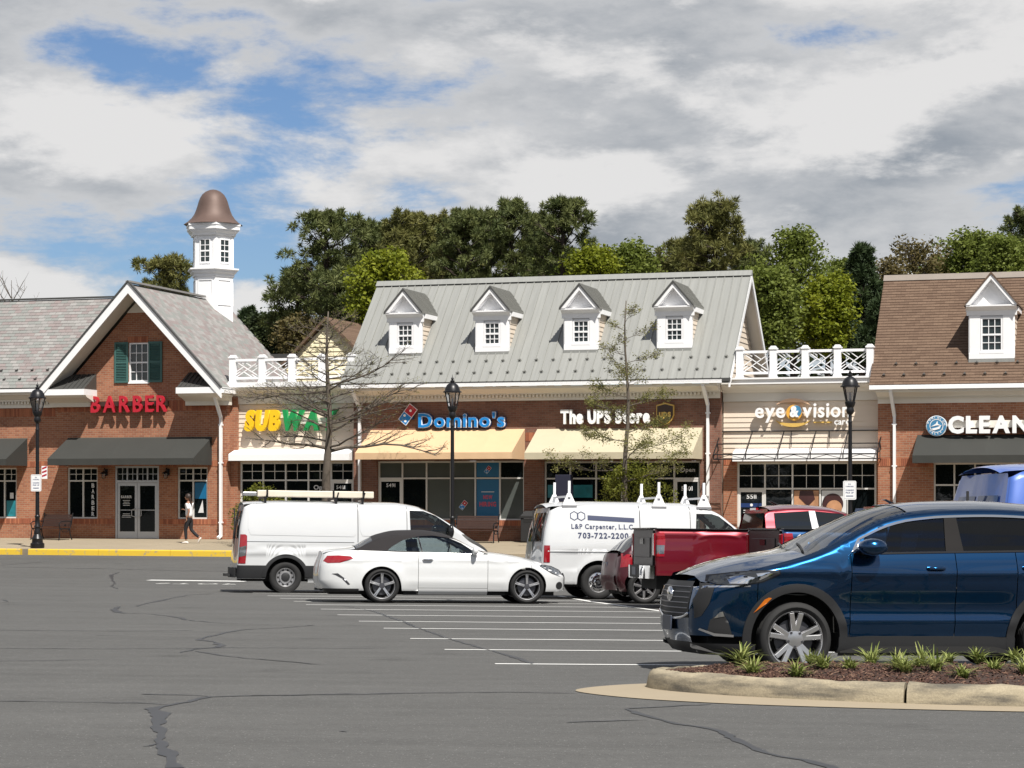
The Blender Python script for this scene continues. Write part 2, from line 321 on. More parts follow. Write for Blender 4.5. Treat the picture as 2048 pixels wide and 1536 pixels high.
# measured positions on the asphalt (metres)
LINES = [(-0.17, 21.96), (-0.76, 24.7), (-1.27, 27.33), (-1.78, 30.39), (-2.3, 32.88), (-2.83, 35.5), (-3.34, 38.28), (-3.83, 40.76), (-4.26, 42.76), (-4.74, 44.76), (-5.21, 46.69), (-5.8, 48.95), (-6.41, 51.61)]
DIAG = [(1.05, 49.14), (1.6, 44.95), (2.75, 38.76)]
STOPL = [(-10.1, 60.86), (-7.32, 60.25)]
CRACKS = [([(-1.8, 11.78), (-1.95, 12.48), (-2.09, 13.06), (-2.2, 13.7), (-2.3, 14.26), (-2.41, 14.87), (-2.47, 15.36), (-2.58, 15.79), (-2.53, 16.17), (-2.44, 16.48), (-2.38, 16.89), (-2.33, 17.05), (-2.1, 17.16), (-1.88, 17.24), (-0.9, 17.58)], [0.095, 0.087, 0.07, 0.062, 0.069, 0.099, 0.113, 0.095, 0.043, 0.036, 0.077, 0.046, 0.036, 0.036, 0.036]), ([(-2.11, 13.16), (-2.16, 12.99), (-2.18, 12.95)], [0.036, 0.036, 0.036]), ([(-3.82, 16.36), (-3.24, 16.36), (-2.67, 16.29), (-2.53, 16.17)], [0.036, 0.036, 0.036, 0.036]), ([(-2.92, 17.24), (-2.48, 17.15), (-2.34, 17.04)], [0.036, 0.036, 0.046]), ([(-3.55, 23.47), (-3.5, 24.2), (-3.33, 24.67), (-3.34, 25.13), (-3.54, 25.95), (-3.77, 26.4), (-3.81, 27.03), (-3.74, 27.77), (-3.74, 28.47), (-3.68, 28.91), (-3.6, 29.43), (-3.16, 30.2), (-2.81, 31.27)], [0.036, 0.039, 0.066, 0.101, 0.036, 0.085, 0.036, 0.067, 0.053, 0.07, 0.036, 0.036, 0.036]), ([(-3.44, 23.79), (-3.07, 23.05), (-2.76, 22.54), (-2.41, 22.13), (-1.89, 21.54)], [0.036, 0.036, 0.036, 0.036, 0.036]), ([(-5.59, 23.93), (-3.62, 24.3), (-3.23, 24.61), (-1.38, 24.87)], [0.036, 0.036, 0.036, 0.036]), ([(-5.04, 21.56), (-4.54, 21.73), (-4.12, 21.99)], [0.036, 0.036, 0.036]), ([(-6.67, 28.52), (-5.16, 28.6), (-4.2, 29.03)], [0.036, 0.036, 0.036]), ([(-5.2, 27.36), (-4.83, 27.34)], [0.036, 0.036]), ([(-6.91, 38.45), (-6.7, 36.91), (-6.43, 35.69), (-6.22, 35.19), (-5.77, 34.96), (-5.43, 34.34), (-5.04, 33.43), (-4.87, 32.66), (-4.38, 31.87), (-4.02, 31.52), (-3.4, 31.25)], [0.072, 0.109, 0.105, 0.036, 0.036, 0.046, 0.089, 0.044, 0.036, 0.036, 0.036]), ([(-6.64, 38.77), (-6.75, 40.15), (-6.79, 42.47), (-6.86, 44.15), (-6.85, 45.38), (-6.89, 46.48), (-6.51, 48.0)], [0.036, 0.043, 0.102, 0.036, 0.061, 0.036, 0.036]), ([(-11.68, 65.12), (-11.68, 63.83), (-11.11, 60.89), (-10.4, 57.4), (-9.85, 53.81), (-9.26, 51.5)], [0.036, 0.102, 0.049, 0.038, 0.036, 0.036]), ([(-16.1, 68.86), (-15.61, 69.43), (-15.03, 70.19)], [0.036, 0.036, 0.036]), ([(-15.94, 68.16), (-11.99, 66.51), (-10.1, 65.77), (-8.36, 65.06)], [0.036, 0.036, 0.036, 0.036]), ([(-9.78, 42.01), (-9.4, 40.82)], [0.036, 0.055]), ([(-2.05, 17.17), (-1.05, 17.59), (-0.08, 17.89), (0.52, 17.85)], [0.036, 0.036, 0.036, 0.036]), ([(-3.09, 40.4), (-2.38, 37.51), (-1.67, 33.14), (-1.33, 30.74), (-0.81, 27.56), (-0.33, 25.04), (-0.1, 23.97), (0.02, 23.23), (0.13, 22.54), (0.2, 21.95)], [0.036, 0.045, 0.07, 0.042, 0.046, 0.036, 0.036, 0.07, 0.075, 0.036]), ([(-1.12, 14.14), (-1.06, 14.07)], [0.036, 0.036]), ([(-2.68, 22.41), (-2.46, 22.21), (-1.88, 21.53)], [0.036, 0.036, 0.036]), ([(0.38, 14.99), (0.66, 15.12), (0.94, 15.26)], [0.036, 0.036, 0.036]), ([(0.85, 16.24), (0.94, 15.72), (0.99, 15.46), (1.04, 15.23), (1.14, 14.95), (1.28, 14.69), (1.37, 14.35), (1.42, 13.7), (1.5, 12.96), (1.57, 12.76), (1.68, 12.57), (1.76, 12.19), (1.74, 11.83)], [0.036, 0.062, 0.093, 0.043, 0.036, 0.051, 0.05, 0.061, 0.058, 0.036, 0.04, 0.085, 0.075]), ([(0.87, 16.29), (1.19, 16.52), (1.53, 16.8)], [0.036, 0.036, 0.036])]
# ---------------------------------------------------------------- terrain
TH = R(17); CB, SB = math.cos(TH), math.sin(TH); YC = 77.6
def b2w(u, v, z=0.0): return Vector((u*CB + v*SB, YC - u*SB + v*CB, z))
def w2b(X, Y): return (X*CB - (Y-YC)*SB, X*SB + (Y-YC)*CB)
VK = -7.5; KZ = -.40                                  # kerb line and the level of the asphalt at the kerb
def sstep(a, b, x):
    t = min(1, max(0, (x-a)/(b-a))); return t*t*(3-2*t)
def G(X, Y):
    """level of the asphalt"""
    Xc = max(-14, min(8, X))
    h = 1.245 + .0217*max(Y, 11.5) + .0105*Xc + (.0 if Y > 11.5 else .004*(11.5-Y))
    z = EYE - h
    v = w2b(X, Y)[1]
    return z + (KZ - z)*sstep(-21, VK-.3, v)
def SW(v): return .0267*v                              # level of the sidewalk
gm = MB(); gm.add([(-900,-300,-1.6),(900,-300,-1.6),(900,1500,-1.6),(-900,1500,-1.6)], [(0,1,2,3)])
M['grass'] = plain('rough_grass', (.06, .085, .03), .9, var=.4, scale=.3)
tag(gm.build('ground', M['grass']), kind='structure')
M['asphalt'] = asphalt_mat()
lot = MB()
def lotpt(a, b):
    u = -75 + 150*a; vv = VK + .02 - (1-b)**1.6*105
    p = b2w(u, vv); return (p.x, p.y, G(p.x, p.y))
lot.grid(lotpt, 110, 110)
LOT = tag(lot.build('parking_lot', M['asphalt'], smooth=True), kind='structure')
M['line'] = worn_paint('white_line_paint', (.74, .74, .72), (.14, .14, .135), .64, 14)
M['tar'] = plain('crack_sealant', (.030, .031, .034), .5, var=.25, scale=8)
def ribbon(pts, name, mat, parent, lift=.004, ws=None):
    """thin strip laid on the asphalt along world points; ws = widths"""
    P = []; Wd = []
    for i in range(len(pts)-1):
        a, b = Vector((*pts[i], 0)), Vector((*pts[i+1], 0)); n = max(1, int((b-a).length/.5))
        for k in range(n): P.append(a.lerp(b, k/n)); Wd.append(ws[i]+(ws[i+1]-ws[i])*k/n)
    P.append(Vector((*pts[-1], 0))); Wd.append(ws[-1])
    m = MB(); vs = []; fs = []
    for i, p in enumerate(P):
        d = (P[min(i+1, len(P)-1)]-P[max(i-1, 0)]).normalized(); r = Vector((d.y, -d.x, 0))
        for s in (-1, 1):
            q = p + r*s*Wd[i]/2; vs.append((q.x, q.y, G(q.x, q.y)+lift))
    fs = [(2*i, 2*i+1, 2*i+3, 2*i+2) for i in range(len(P)-1)]
    m.add(vs, fs); o = m.build(name, mat, parent, fixn=False)
    # faces upward
    if o.data.polygons and o.data.polygons[0].normal.z < 0: o.data.flip_normals()
    return o
PA = R(8)                                              # parking grid direction
for k, (x0, d) in enumerate(LINES):
    dirx = (math.cos(PA*.45), math.sin(PA*.45))
    a = (x0, d); b = (x0 + 6.2*dirx[0], d + 6.2*dirx[1])
    ribbon([a, b], 'parking_line', M['line'], LOT, ws=[.105, .105])
ribbon(DIAG, 'parking_line', M['line'], LOT, ws=[.11]*len(DIAG))
ribbon(STOPL, 'stop_line', M['line'], LOT, ws=[.42]*len(STOPL), lift=.006)
for pts, ws in CRACKS:
    # ragged edge: add jitter
    q = []; w2 = []
    for i in range(len(pts)-1):
        L_ = math.dist(pts[i], pts[i+1]); n = max(1, min(60, int(L_/.13)))
        for k in range(n):
            t = k/n; j = .02*L_/n
            q.append((pts[i][0]+(pts[i+1][0]-pts[i][0])*t + random.uniform(-.018, .018), pts[i][1]+(pts[i+1][1]-pts[i][1])*t + random.uniform(-.03, .03)))
            w2.append(max(.015, (ws[i]+(ws[i+1]-ws[i])*t)*random.uniform(.5, 1.45)))
    q.append(pts[-1]); w2.append(ws[-1]*.4)
    ribbon(q, 'crack_seal', M['tar'], LOT, ws=w2)

# ---------------------------------------------------------------- sidewalk and kerb
swr = empty('sidewalk', b2w(0, 0, 0), -TH); tag(swr, kind='structure')
sb = MB(); sb.hexa([(-60,VK+.16,SW(VK)-.4),(60,VK+.16,SW(VK)-.4),(60,30,-.4),(-60,30,-.4),(-60,VK+.16,SW(VK)-.012),(60,VK+.16,SW(VK)-.012),(60,0,-.012),(-60,0,-.012)])
sb.build('bedding', M['concrete2'], swr)
slab = None
for i in range(30):
    for j in range(5):
        u = -23.5 + i*1.5; v = VK + .17 + j*1.466
        if slab is None:
            m = MB(); a = 1.466*.0267; m.hexa([(.006,.006,-.08),(1.494,.006,-.08),(1.494,1.46,-.08+a),(.006,1.46,-.08+a),(.006,.006,0),(1.494,.006,0),(1.494,1.46,a),(.006,1.46,a)])
            slab = m.build('slab', M['concrete'], swr); slab.location = (u, v, SW(v))
        else: like(slab, swr, (u, v, SW(v)))
M['kerb_y'] = worn_paint('yellow_kerb_paint', (.60, .40, .03), (.30, .25, .17), .56, 4)
def kerb(u0, u1, mat, label):
    r = empty('kerb', b2w((u0+u1)/2, VK, KZ), -TH); h = (u1-u0)/2; n = max(1, round((u1-u0)/3.0))
    zt = SW(VK)+.006-KZ
    for k in range(n):
        a = -h + 2*h*k/n + .006; b = -h + 2*h*(k+1)/n - .006
        m = MB(); m.prism([(-.02, -.2), (.16, -.2), (.16, zt), (.045, zt), (.012, zt-.03)], a, b, 'x'); m.build('kerb_stone', mat, r)
        if mat is not M['kerb_y']: g = MB(); g.prism([(-.32, -.1), (-.022, -.1), (-.022, .03), (-.32, .006)], a, b, 'x'); g.build('gutter_pan', M['concrete'], r)
    tag(r, label, kind='structure'); return r
kerb(-40, -15.3, M['kerb_y'], 'yellow painted kerb left of the street lamp')
kerb(-15.0, -7.0, M['kerb_y'], 'long yellow painted kerb in front of the barber shop')
kerb(-6.9, 40, M['concrete'], 'plain concrete kerb behind the parked vans')
# ---------------------------------------------------------------- building kit; coordinates (u along the front, v into the building, z up)
class Bld:
    def __init__(s, name, u0, label):
        s.u0 = u0; s.r = empty(name, b2w(u0, 0, 0), -TH); tag(s.r, label, 'building')
    def part(s, name, mb, mat, parent=None, smooth=False, bevel=0):
        return mb.build(name, mat, parent or s.r, off=(s.u0, 0, 0), smooth=smooth, bevel=bevel)
    def box(s, name, mat, u0, u1, v0, v1, z0, z1, parent=None, bevel=0):
        return s.part(name, MB().box(u0, u1, v0, v1, z0, z1), mat, parent, bevel=bevel)
    def at(s, u, v, z): return (u-s.u0, v, z)

def wall_with_holes(u0, u1, v0, v1, z0, z1, holes, top=None):
    """upright slab with rectangular openings; top(u) optional sloped top"""
    us = sorted({u0, u1, *[h[0] for h in holes], *[h[1] for h in holes]}); zs = sorted({z0, z1, *[h[2] for h in holes], *[h[3] for h in holes]})
    m = MB()
    for a, b in zip(us, us[1:]):
        run = None
        for c, d in list(zip(zs, zs[1:])) + [(None, None)]:
            solid = c is not None and not any(h[0] <= a+1e-6 and h[1] >= b-1e-6 and h[2] <= c+1e-6 and h[3] >= d-1e-6 for h in holes)
            if solid: run = (run[0], d) if run else (c, d)
            elif run: m.box(a, b, v0, v1, *run); run = None
    return m
def storefront(B, u0, u1, z0, z1, v, bays, ztr, muntin=True, door=None, blinds=(), frame='frame', vrec=.12, doorlabel=None, skip=()):
    """glazed front: frame bars as one frame part, each pane its own object"""
    fr = MB(); w = .055; vf = v - .01
    fr.box(u0, u1, vf, v+vrec, z1-w, z1); 
    if z0 > .05: fr.box(u0, u1, vf, v+vrec, z0, z0+w)
    us = [u0 + (u1-u0)*i/bays for i in range(bays+1)]
    for i, u in enumerate(us):
        a = u if i == 0 else (u-w if i == bays else u-w/2)
        fr.box(a, a+w, vf+.002, v+vrec, z0+(w if z0 > .05 else 0), z1-w)
    fr.box(u0+w, u1-w, vf+.004, v+vrec-.01, ztr-w/2, ztr+w/2)
    W_ = B.part('window', fr, M[frame])
    for i in range(bays):
        a = us[i]+w/2; b = us[i+1]-w/2
        lowm = M['pane_b'] if (i, 0) in blinds else M['pane']; topm = M['pane_b'] if (i, 1) in blinds else M['pane']
        B.box('pane', topm, a, b, v+.05, v+.06, ztr+w/2, z1-w/2, W_)
        if muntin:
            m = MB(); c = (a+b)/2; zc = (ztr+z1)/2; m.box(c-.011, c+.011, v+.03, v+.049, ztr+w/2, z1-w); m.box(a, b, v+.032, v+.0495, zc-.011, zc+.011); B.part('muntin', m, M[frame], W_)
        if door is not None and i == door:
            d = MB(); t = .075; zb = 0.02
            d.box(a, b, v, v+.05, zb, zb+.24); d.box(a, b, v, v+.05, ztr-w/2-.09, ztr-w/2-.003); d.box(a, a+t, v+.001, v+.05, zb+.24, ztr-w/2-.09); d.box(b-t, b, v+.001, v+.05, zb+.24, ztr-w/2-.09)
            D = B.part('door', d, M['alu'] if frame == 'alu' else M[frame])
            B.box('pane', M['pane'], a+t, b-t, v+.02, v+.03, zb+.24, ztr-w/2-.09, D)
            h = MB(); h.tube([(b-t-.03, v-.005, 1.25), (b-t-.03, v-.06, 1.22), (b-t-.03, v-.06, .98), (b-t-.03, v-.005, .95)], .013, 8); B.part('handle', h, M['alu'], D)
        else:
            B.box('pane', lowm, a, b, v+.05, v+.06, z0+w/2, ztr-w/2, W_)
    return W_, us
def sash_window(B, u0, u1, z0, z1, v, nx=3, nz=4, parent=None, sep=True, name='window', glass='pane_d', sill=True):
    """white double-hung sash: frame, muntins and panes"""
    m = MB(); w = .055
    m.box(u0, u0+w, v-.03, v+.06, z0, z1); m.box(u1-w, u1, v-.03, v+.06, z0, z1); m.box(u0+w, u1-w, v-.03, v+.06, z1-w, z1); m.box(u0+w, u1-w, v-.03, v+.06, z0, z0+w*1.4)
    zc = (z0+z1)/2; m.box(u0+w, u1-w, v-.025, v+.05, zc-.03, zc+.03)
    for i in range(1, nx):
        u = u0+w+(u1-u0-2*w)*i/nx; m.box(u-.012, u+.012, v-.012, v+.02, z0+w, z1-w)
    for k, (a, b) in enumerate(((z0+w*1.4, zc-.03), (zc+.03, z1-w))):
        for i in range(1, nz//2):
            z = a+(b-a)*i/(nz//2); m.box(u0+w, u1-w, v-.010, v+.018, z-.012, z+.012)
    if sill: m.box(u0-.04, u1+.04, v-.07, v-.031, z0-.05, z0+.015)
    f = B.part(name if parent is None else 'window_sash', m, M['white'], parent)
    pp = f if parent is None else parent
    for (a, b) in ((z0+w*1.4, zc-.03), (zc+.03, z1-w)):
        for i in range(nx):
            for j in range(nz//2):
                ua = u0+w+(u1-u0-2*w)*i/nx; ub = u0+w+(u1-u0-2*w)*(i+1)/nx; za = a+(b-a)*j/(nz//2); zb = a+(b-a)*(j+1)/(nz//2)
                B.box('pane', M[glass], ua+.008, ub-.008, v+.021, v+.027, za+.008, zb-.008, pp)
    return f
def awning(B, u0, u1, zt, zf, zb, p, mat, v=0, name='awning'):
    """canvas awning: sloped top with soft sag, front valance, closed ends"""
    n = 14; m = MB()
    def top(a, b):
        u = u0+(u1-u0)*a; sag = -.018*math.sin(math.pi*((a*5) % 1))*math.sin(math.pi*b)
        return (u, v-.01-(p-.01)*b, zt+(zf-zt)*b+sag)
    m.grid(top, 40, 6)
    m.grid(lambda a, b: (u0+(u1-u0)*a, v-p-.004*math.sin(a*60)*b, zf+(zb-zf)*b), 40, 2)
    for u in (u0, u1): m.add([(u, v-.01, zt), (u, v-p, zf), (u, v-p, zb), (u, v-.01, zb)], [(0,1,2,3)])
    o = B.part(name, m, mat)
    f = MB()
    for u in (u0+.05, (u0+u1)/2, u1-.05): f.tube([(u, v-.02, zt-.05), (u, v-p+.03, zf-.04)], .015, 6); f.tube([(u, v-.02, zb+.05), (u, v-p+.03, zb+.05)], .015, 6)
    f.tube([(u0+.04, v-p+.03, zb+.06), (u1-.04, v-p+.03, zb+.06)], .015, 6)
    B.part('awning_frame', f, M['black'], o); return o
def soldier(B, u0, u1, z0, h=.2, v=0.0, proud=.012, parent=None):
    m = MB(); u = u0
    while u < u1-.06: m.box(u, u+.058, v-proud, v+.02, z0, z0+h); u += .0695
    o = B.part('soldier_course', m, M['soldier'], parent); o['kind'] = 'stuff'; return o
def cornice(B, u0, u1, ztop, zbot, v=0.0, over=.62, mat='trim_cream', dent=True, ends=(0, 0)):
    """stepped classical eave: gutter, soffit, crown steps, dentils, frieze"""
    e0, e1 = ends
    B.box('gutter', M['white'], u0-e0*.1, u1+e1*.1, v-over-.13, v-over, ztop-.11, ztop+.01)
    m = MB(); H = ztop-.1-zbot
    m.prism([(v+.02, ztop-.12), (v-over+.01, ztop-.12), (v-over+.01, ztop-.20), (v-over*.72, ztop-.24), (v-over*.5, ztop-.10-H*.42), (v-.20, ztop-.10-H*.50), (v-.20, ztop-.10-H*.58), (v+.02, ztop-.10-H*.58)], u0, u1, 'x')
    B.part('crown_moulding', m, M[mat])
    B.box('frieze_board', M[mat], u0, u1, v-.07, v+.02, zbot, ztop-.10-H*.58-.002)
    if dent:
        d = MB(); u = u0+.05; z = ztop-.10-H*.58
        while u < u1-.1: d.box(u, u+.075, v-.165, v-.071, z-.10, z-.004); u += .135
        o = B.part('dentil_course', d, M[mat]); o['kind'] = 'stuff'
def downspout(B, u, v, ztop, zbot, kick=.45, zk=None):
    zk = zk or ztop-.75; m = MB()
    m.bar((u, v-kick, ztop), (u, v-kick, ztop-.12), .12, .1); m.bar((u, v-kick, ztop-.10), (u+.06, v-.07, zk), .11, .09); m.bar((u+.06, v-.07, zk+.02), (u+.06, v-.07, zbot+.12), .115, .09); m.bar((u+.06, v-.07, zbot+.14), (u+.02, v-.24, zbot+.05), .11, .085)
    d = B.part('downspout', m, M['white'])
    for z in (zk-.3, zk-1.7, zbot+.6): B.box('bracket', M['white'], u-.02, u+.14, v-.125, v-.001, z, z+.045, d)
    return d
def clapboards(B, name, u0, u1, v, z0, z1, exp=.19, clip=None, mat='siding', parent=None, holes=()):
    """overlapping boards, each an object"""
    n = max(1, round((z1-z0)/exp)); e = (z1-z0)/n
    for k in range(n):
        a, b = u0, u1; za = z0+k*e; zb = za+e
        if clip:
            a, b = clip((za+zb)/2); 
            if b-a < .05: continue
        segs = [(a, b)]
        for (h0, h1, hz0, hz1) in holes:
            if zb > hz0+.02 and za < hz1-.02:
                segs = [q for s_ in segs for q in ((s_[0], min(s_[1], h0)), (max(s_[0], h1), s_[1])) if q[1]-q[0] > .02]
        for (a, b) in segs:
            m = MB(); m.prism([(v-.030, za), (v+.02, za), (v+.02, zb), (v-.006, zb)], a, b, 'x'); B.part('clapboard', m, M[mat], parent)
def lattice_railing(B, us, v, z0, z1):
    """posts with caps and geometric lattice panels between"""
    top = MB(); top.box(us[0]+.1, us[-1]-.1, v-.05, v+.05, z1-.09, z1); top.box(us[0]+.1, us[-1]-.1, v-.035, v+.035, z0+.13, z0+.21)
    r = B.part('railing', top, M['white'])
    for u in us:
        m = MB(); m.box(u-.115, u+.115, v-.115, v+.115, z0, z1+.03); m.box(u-.145, u+.145, v-.145, v+.145, z1+.03, z1+.08); m.prism([(u-.12, z1+.08), (u+.12, z1+.08), (u+.07, z1+.15), (u-.07, z1+.15)], v-.11, v+.11); m.box(u-.135, u+.135, v-.135, v+.135, z0, z0+.06)
        B.part('post', m, M['white'], r)
    for a, b in zip(us, us[1:]):
        a += .115; b -= .115; za = z0+.21; zb = z1-.09; cu = (a+b)/2; cz = (za+zb)/2; hw = (b-a)/2; hh = (zb-za)/2
        def br(p, q):
            m = MB(); m.bar((p[0], v, p[1]), (q[0], v, q[1]), .028, .034, up=(0, 1, 0)); B.part('lattice_bar', m, M['white'], r)
        br((a, za), (b, zb)); br((a, zb), (b, za))
        for k in (1, 2):
            t = k/3
            br((a, cz-hh*t), (a+hw*(1-t), cz-hh*t+hh*(1-t)))
            br((b, cz+hh*t), (b-hw*(1-t), cz+hh*t-hh*(1-t)))
            br((cu-hw*t, zb), (cu-hw*t+hw*(1-t), zb-hh*(1-t)))
            br((cu+hw*t, za), (cu+hw*t-hw*(1-t), za+hh*(1-t)))
    return r

# ---- text as mesh letters
def glyph(ch, bold=0.0, ext=.02):
    cu = bpy.data.curves.new('t', 'FONT'); cu.body = ch; cu.size = 1.0; cu.extrude = ext; cu.offset = bold; cu.resolution_u = 3
    o = bpy.data.objects.new('t', cu); me = bpy.data.meshes.new_from_object(o); bpy.data.objects.remove(o); bpy.data.curves.remove(cu); me.materials.clear(); return me
def letters(text, width, height, depth, mats, parent, at, bold=.02, gap=.10, name='letter', one=None, plane='uz', slant=0.0, lay=None):
    """text laid out over width x cap height from the lower left point at; each character a mesh object (or one mesh if one); lay: stroke weight used for the spacing"""
    gl = []; x = 0.0; ref = bold if lay is None else lay
    def coords(me): co = np.empty(len(me.vertices)*3); me.vertices.foreach_get('co', co); return co.reshape(-1, 3)
    for ch in text:
        if ch == ' ': x += .32; gl.append(None); continue
        me = glyph(ch, bold, .5); co = coords(me); rc = co
        if ref != bold: m2 = glyph(ch, ref, .5); rc = coords(m2); bpy.data.meshes.remove(m2)
        mn = rc[:, 0].min(); mx = rc[:, 0].max(); co[:, 0] += x-mn; x += mx-mn+gap; gl.append((ch, me, co))
    tot = x-gap; sx = width/tot; sz = height/.73
    out = []; acc = MB()
    for i, g in enumerate(gl):
        if g is None: continue
        ch, me, co = g; c = co.copy(); X = c[:, 0]*sx + c[:, 1]*slant*sz; Z = c[:, 1]*sz; D = c[:, 2]*depth
        if plane == 'uz': P = np.stack([at[0]+X, at[1]-D-depth/2, at[2]+Z], 1)      # faces -v
        else: P = np.stack([at[0]+X, at[1]+Z, at[2]+D], 1)
        if one:
            acc.add(P.tolist(), [tuple(p.vertices) for p in me.polygons]); bpy.data.meshes.remove(me); continue
        me.vertices.foreach_set('co', P.ravel()); me.update(); mt = mats[i] if isinstance(mats, (list, tuple)) else mats
        me.name = name; out.append(obj(name, me, mt, parent))
    if one: return acc.build(one, mats, parent, fixn=False)
    return out
def sign(name, label, u, v, z):
    e = empty(name, b2w(u, v, z), -TH); tag(e, label, 'sign'); return e

# ================================================================ barber shop building
B1 = Bld('shop_building', -15.0, 'brick shop building with gabled slate roof and cupola')
UL, UR, APX = -18.1, -10.9, -14.5; ZE, ZA = 5.66, 9.45; sl = (ZA-ZE)/(APX-UL)
holes = [(-17.56,-16.30,.75,2.67), (-15.57,-13.76,-.2,2.72), (-13.0,-11.78,.75,2.67), (-14.99,-14.19,5.85,7.33)]
m = wall_with_holes(-18.0, -10.98, 0, .3, -.3, 5.6, [h for h in holes if h[2] < 5])
B1.part('front_wall', m, M['brick'])
gw = MB()   # gable wall around the window opening
def gz(u): return ZA-.42 - abs(u-APX)*sl
for a, b in ((-17.75, -14.99), (-14.99, -14.19), (-14.19, -11.25)):
    zs = 5.6 if (a, b) != (-14.99, -14.19) else 7.33
    pts = [(a, zs), (b, zs)] + ([(b, max(zs, gz(b)))] if gz(b) > zs else []) + ([(APX, gz(APX))] if a < APX < b else []) + ([(a, max(zs, gz(a)))] if gz(a) > zs else [])
    gw.prism(pts, 0, .3)
gw.box(-14.99, -14.19, 0, .3, 5.6, 5.85)
B1.part('gable_wall', gw, M['brick'])
lw = wall_with_holes(-28.0, -18.0, 0, .3, -.3, 5.6, [(-21.35,-19.72,.75,2.67)]); B1.part('side_wing_wall', lw, M['brick'])
B1.box('end_wall', M['brick'], -11.0, -10.7, .301, 8.0, -.3, 5.6)
B1.box('back_wall', M['brick'], -28.0, -10.98, 8.0, 8.3, -.3, 5.6)
for (a, b, z) in ((-28,-18,.545), (-17.98,-15.6,.545), (-13.72,-11.0,.545), (-17.98,-17.6,2.70), (-11.76,-11.0,2.70), (-16.27,-15.6,2.70), (-13.72,-13.03,2.70), (-19.7,-18.0,2.70)): soldier(B1, a, b, z, h=.20)
soldier(B1, -17.98, -11.0, 4.78, h=.36); soldier(B1, -15.03, -14.15, 7.34, h=.22); soldier(B1, -28, -18.02, 4.62, h=.3)
# roof: rakes, soffits, returns
def roof_slab(name, u_e, z_e, u_r, z_r, v0, v1, mat, t=.10):
    m = MB(); n = Vector((-(z_r-z_e), 0, u_r-u_e)).normalized()*t
    if n.z < 0: n = -n
    a, b = Vector((u_e, 0, z_e)), Vector((u_r, 0, z_r)); m.hexa([(p.x, v, p.z) for v in (v0,) for p in (a, b)] + [(p.x, v1, p.z) for p in (b, a)] + [((p-n).x, v0, (p-n).z) for p in (a, b)] + [((p-n).x, v1, (p-n).z) for p in (b, a)])
    return B1.part(name, m, mat)
RB = B1
roofL = roof_slab('roof_left_slope', UL-.12, ZE-.12*sl, APX, ZA, -.98, 7.5, M['metal_dark'])
roofR = roof_slab('roof_right_slope', UR+.12, ZE-.12*sl, APX, ZA, -.98, 7.5, M['metal_dark'])
for s_ in (-1, 1):
    e = UL-.14 if s_ < 0 else UR+.14; m = MB()
    ze = ZE-.14*sl
    m.prism([(e, ze+.02), (APX, ZA+.03), (APX, ZA-.36), (e, ze-.34)], -1.06, -.985); B1.part('rake_board', m, M['white'])
    m = MB(); m.prism([(e, ze+.10), (APX, ZA+.115), (APX, ZA+.035), (e, ze+.025)], -1.10, -.95); B1.part('rake_edge', m, M['metal_dark'])
    m = MB(); m.prism([(e, ze-.20), (APX, ZA-.20), (APX, ZA-.26), (e, ze-.26)], -.984, -.001); B1.part('soffit', m, M['trim_cream'])
    # cornice return with a small metal pent roof
    a, b = (UL-.1, -16.32) if s_ < 0 else (-12.58, UR+.1)
    B1.box('return_fascia', M['white'], a, b, -1.02, 0, 5.36, 5.58)
    q = MB(); o1 = a+.02 if s_ < 0 else b-.02; i1 = b-.02 if s_ < 0 else a+.02; ob = o1-s_*.72
    q.add([(o1,-1.0,5.582),(i1,-1.0,5.582),(i1,-.002,5.582),(o1,-.002,5.582),(i1,-.002,6.18),(ob,-.002,6.18)], [(0,1,2,3),(0,1,4,5),(1,2,4),(2,3,5,4),(3,0,5)]); B1.part('return_roof', q, M['metal_dark'])
    for k in range(5):
        uu = i1+s_*(.12+.26*k*.72); mm = MB(); mm.bar((uu, -1.0, 5.60), (uu, -.03, 6.19), .02, .03); B1.part('seam', mm, M['metal_dark'])
    w0 = MB(); w0.prism([(-.9, 5.36), (0, 5.36), (0, 4.95), (-.22, 4.95), (-.22, 5.10), (-.5, 5.2), (-.8, 5.28)], a, b, 'x'); B1.part('return_moulding', w0, M['trim_cream'])
m = MB(); m.prism([(APX-.55, ZA-1.0), (APX+.55, ZA-1.0), (APX, ZA-.45)], -.06, -.003); B1.part('gable_panel', m, M['trim_cream'])
# main roof of the left wing (runs along the front) with a ridge cap
EV, EZ, RV, RZ = -.66, 5.66, 3.0, 9.32
m = MB(); m.hexa([(-34,EV,EZ-.1),(-18.0,EV,EZ-.1),(-14.75,RV,RZ-.1),(-34,RV,RZ-.1),(-34,EV,EZ),(-18.0,EV,EZ),(-14.75,RV,RZ),(-34,RV,RZ)]); B1.part('roof_deck', m, M['metal_dark'])
m = MB(); m.hexa([(-34,RV,RZ-.1),(-15.0,RV,RZ-.1),(-15.0,8.2,5.0),(-34,8.2,5.0),(-34,RV,RZ),(-15.0,RV,RZ),(-15.0,8.2,5.1),(-34,8.2,5.1)]); B1.part('roof_back', m, M['metal_dark'])
m = MB(); m.bar((-34,RV,RZ+.05), (-15.0,RV,RZ+.05), .22, .05); B1.part('ridge_cap', m, M['metal_dark'])
cornice(B1, -28, UL+.1, 5.62, 4.94, over=.55, dent=True)
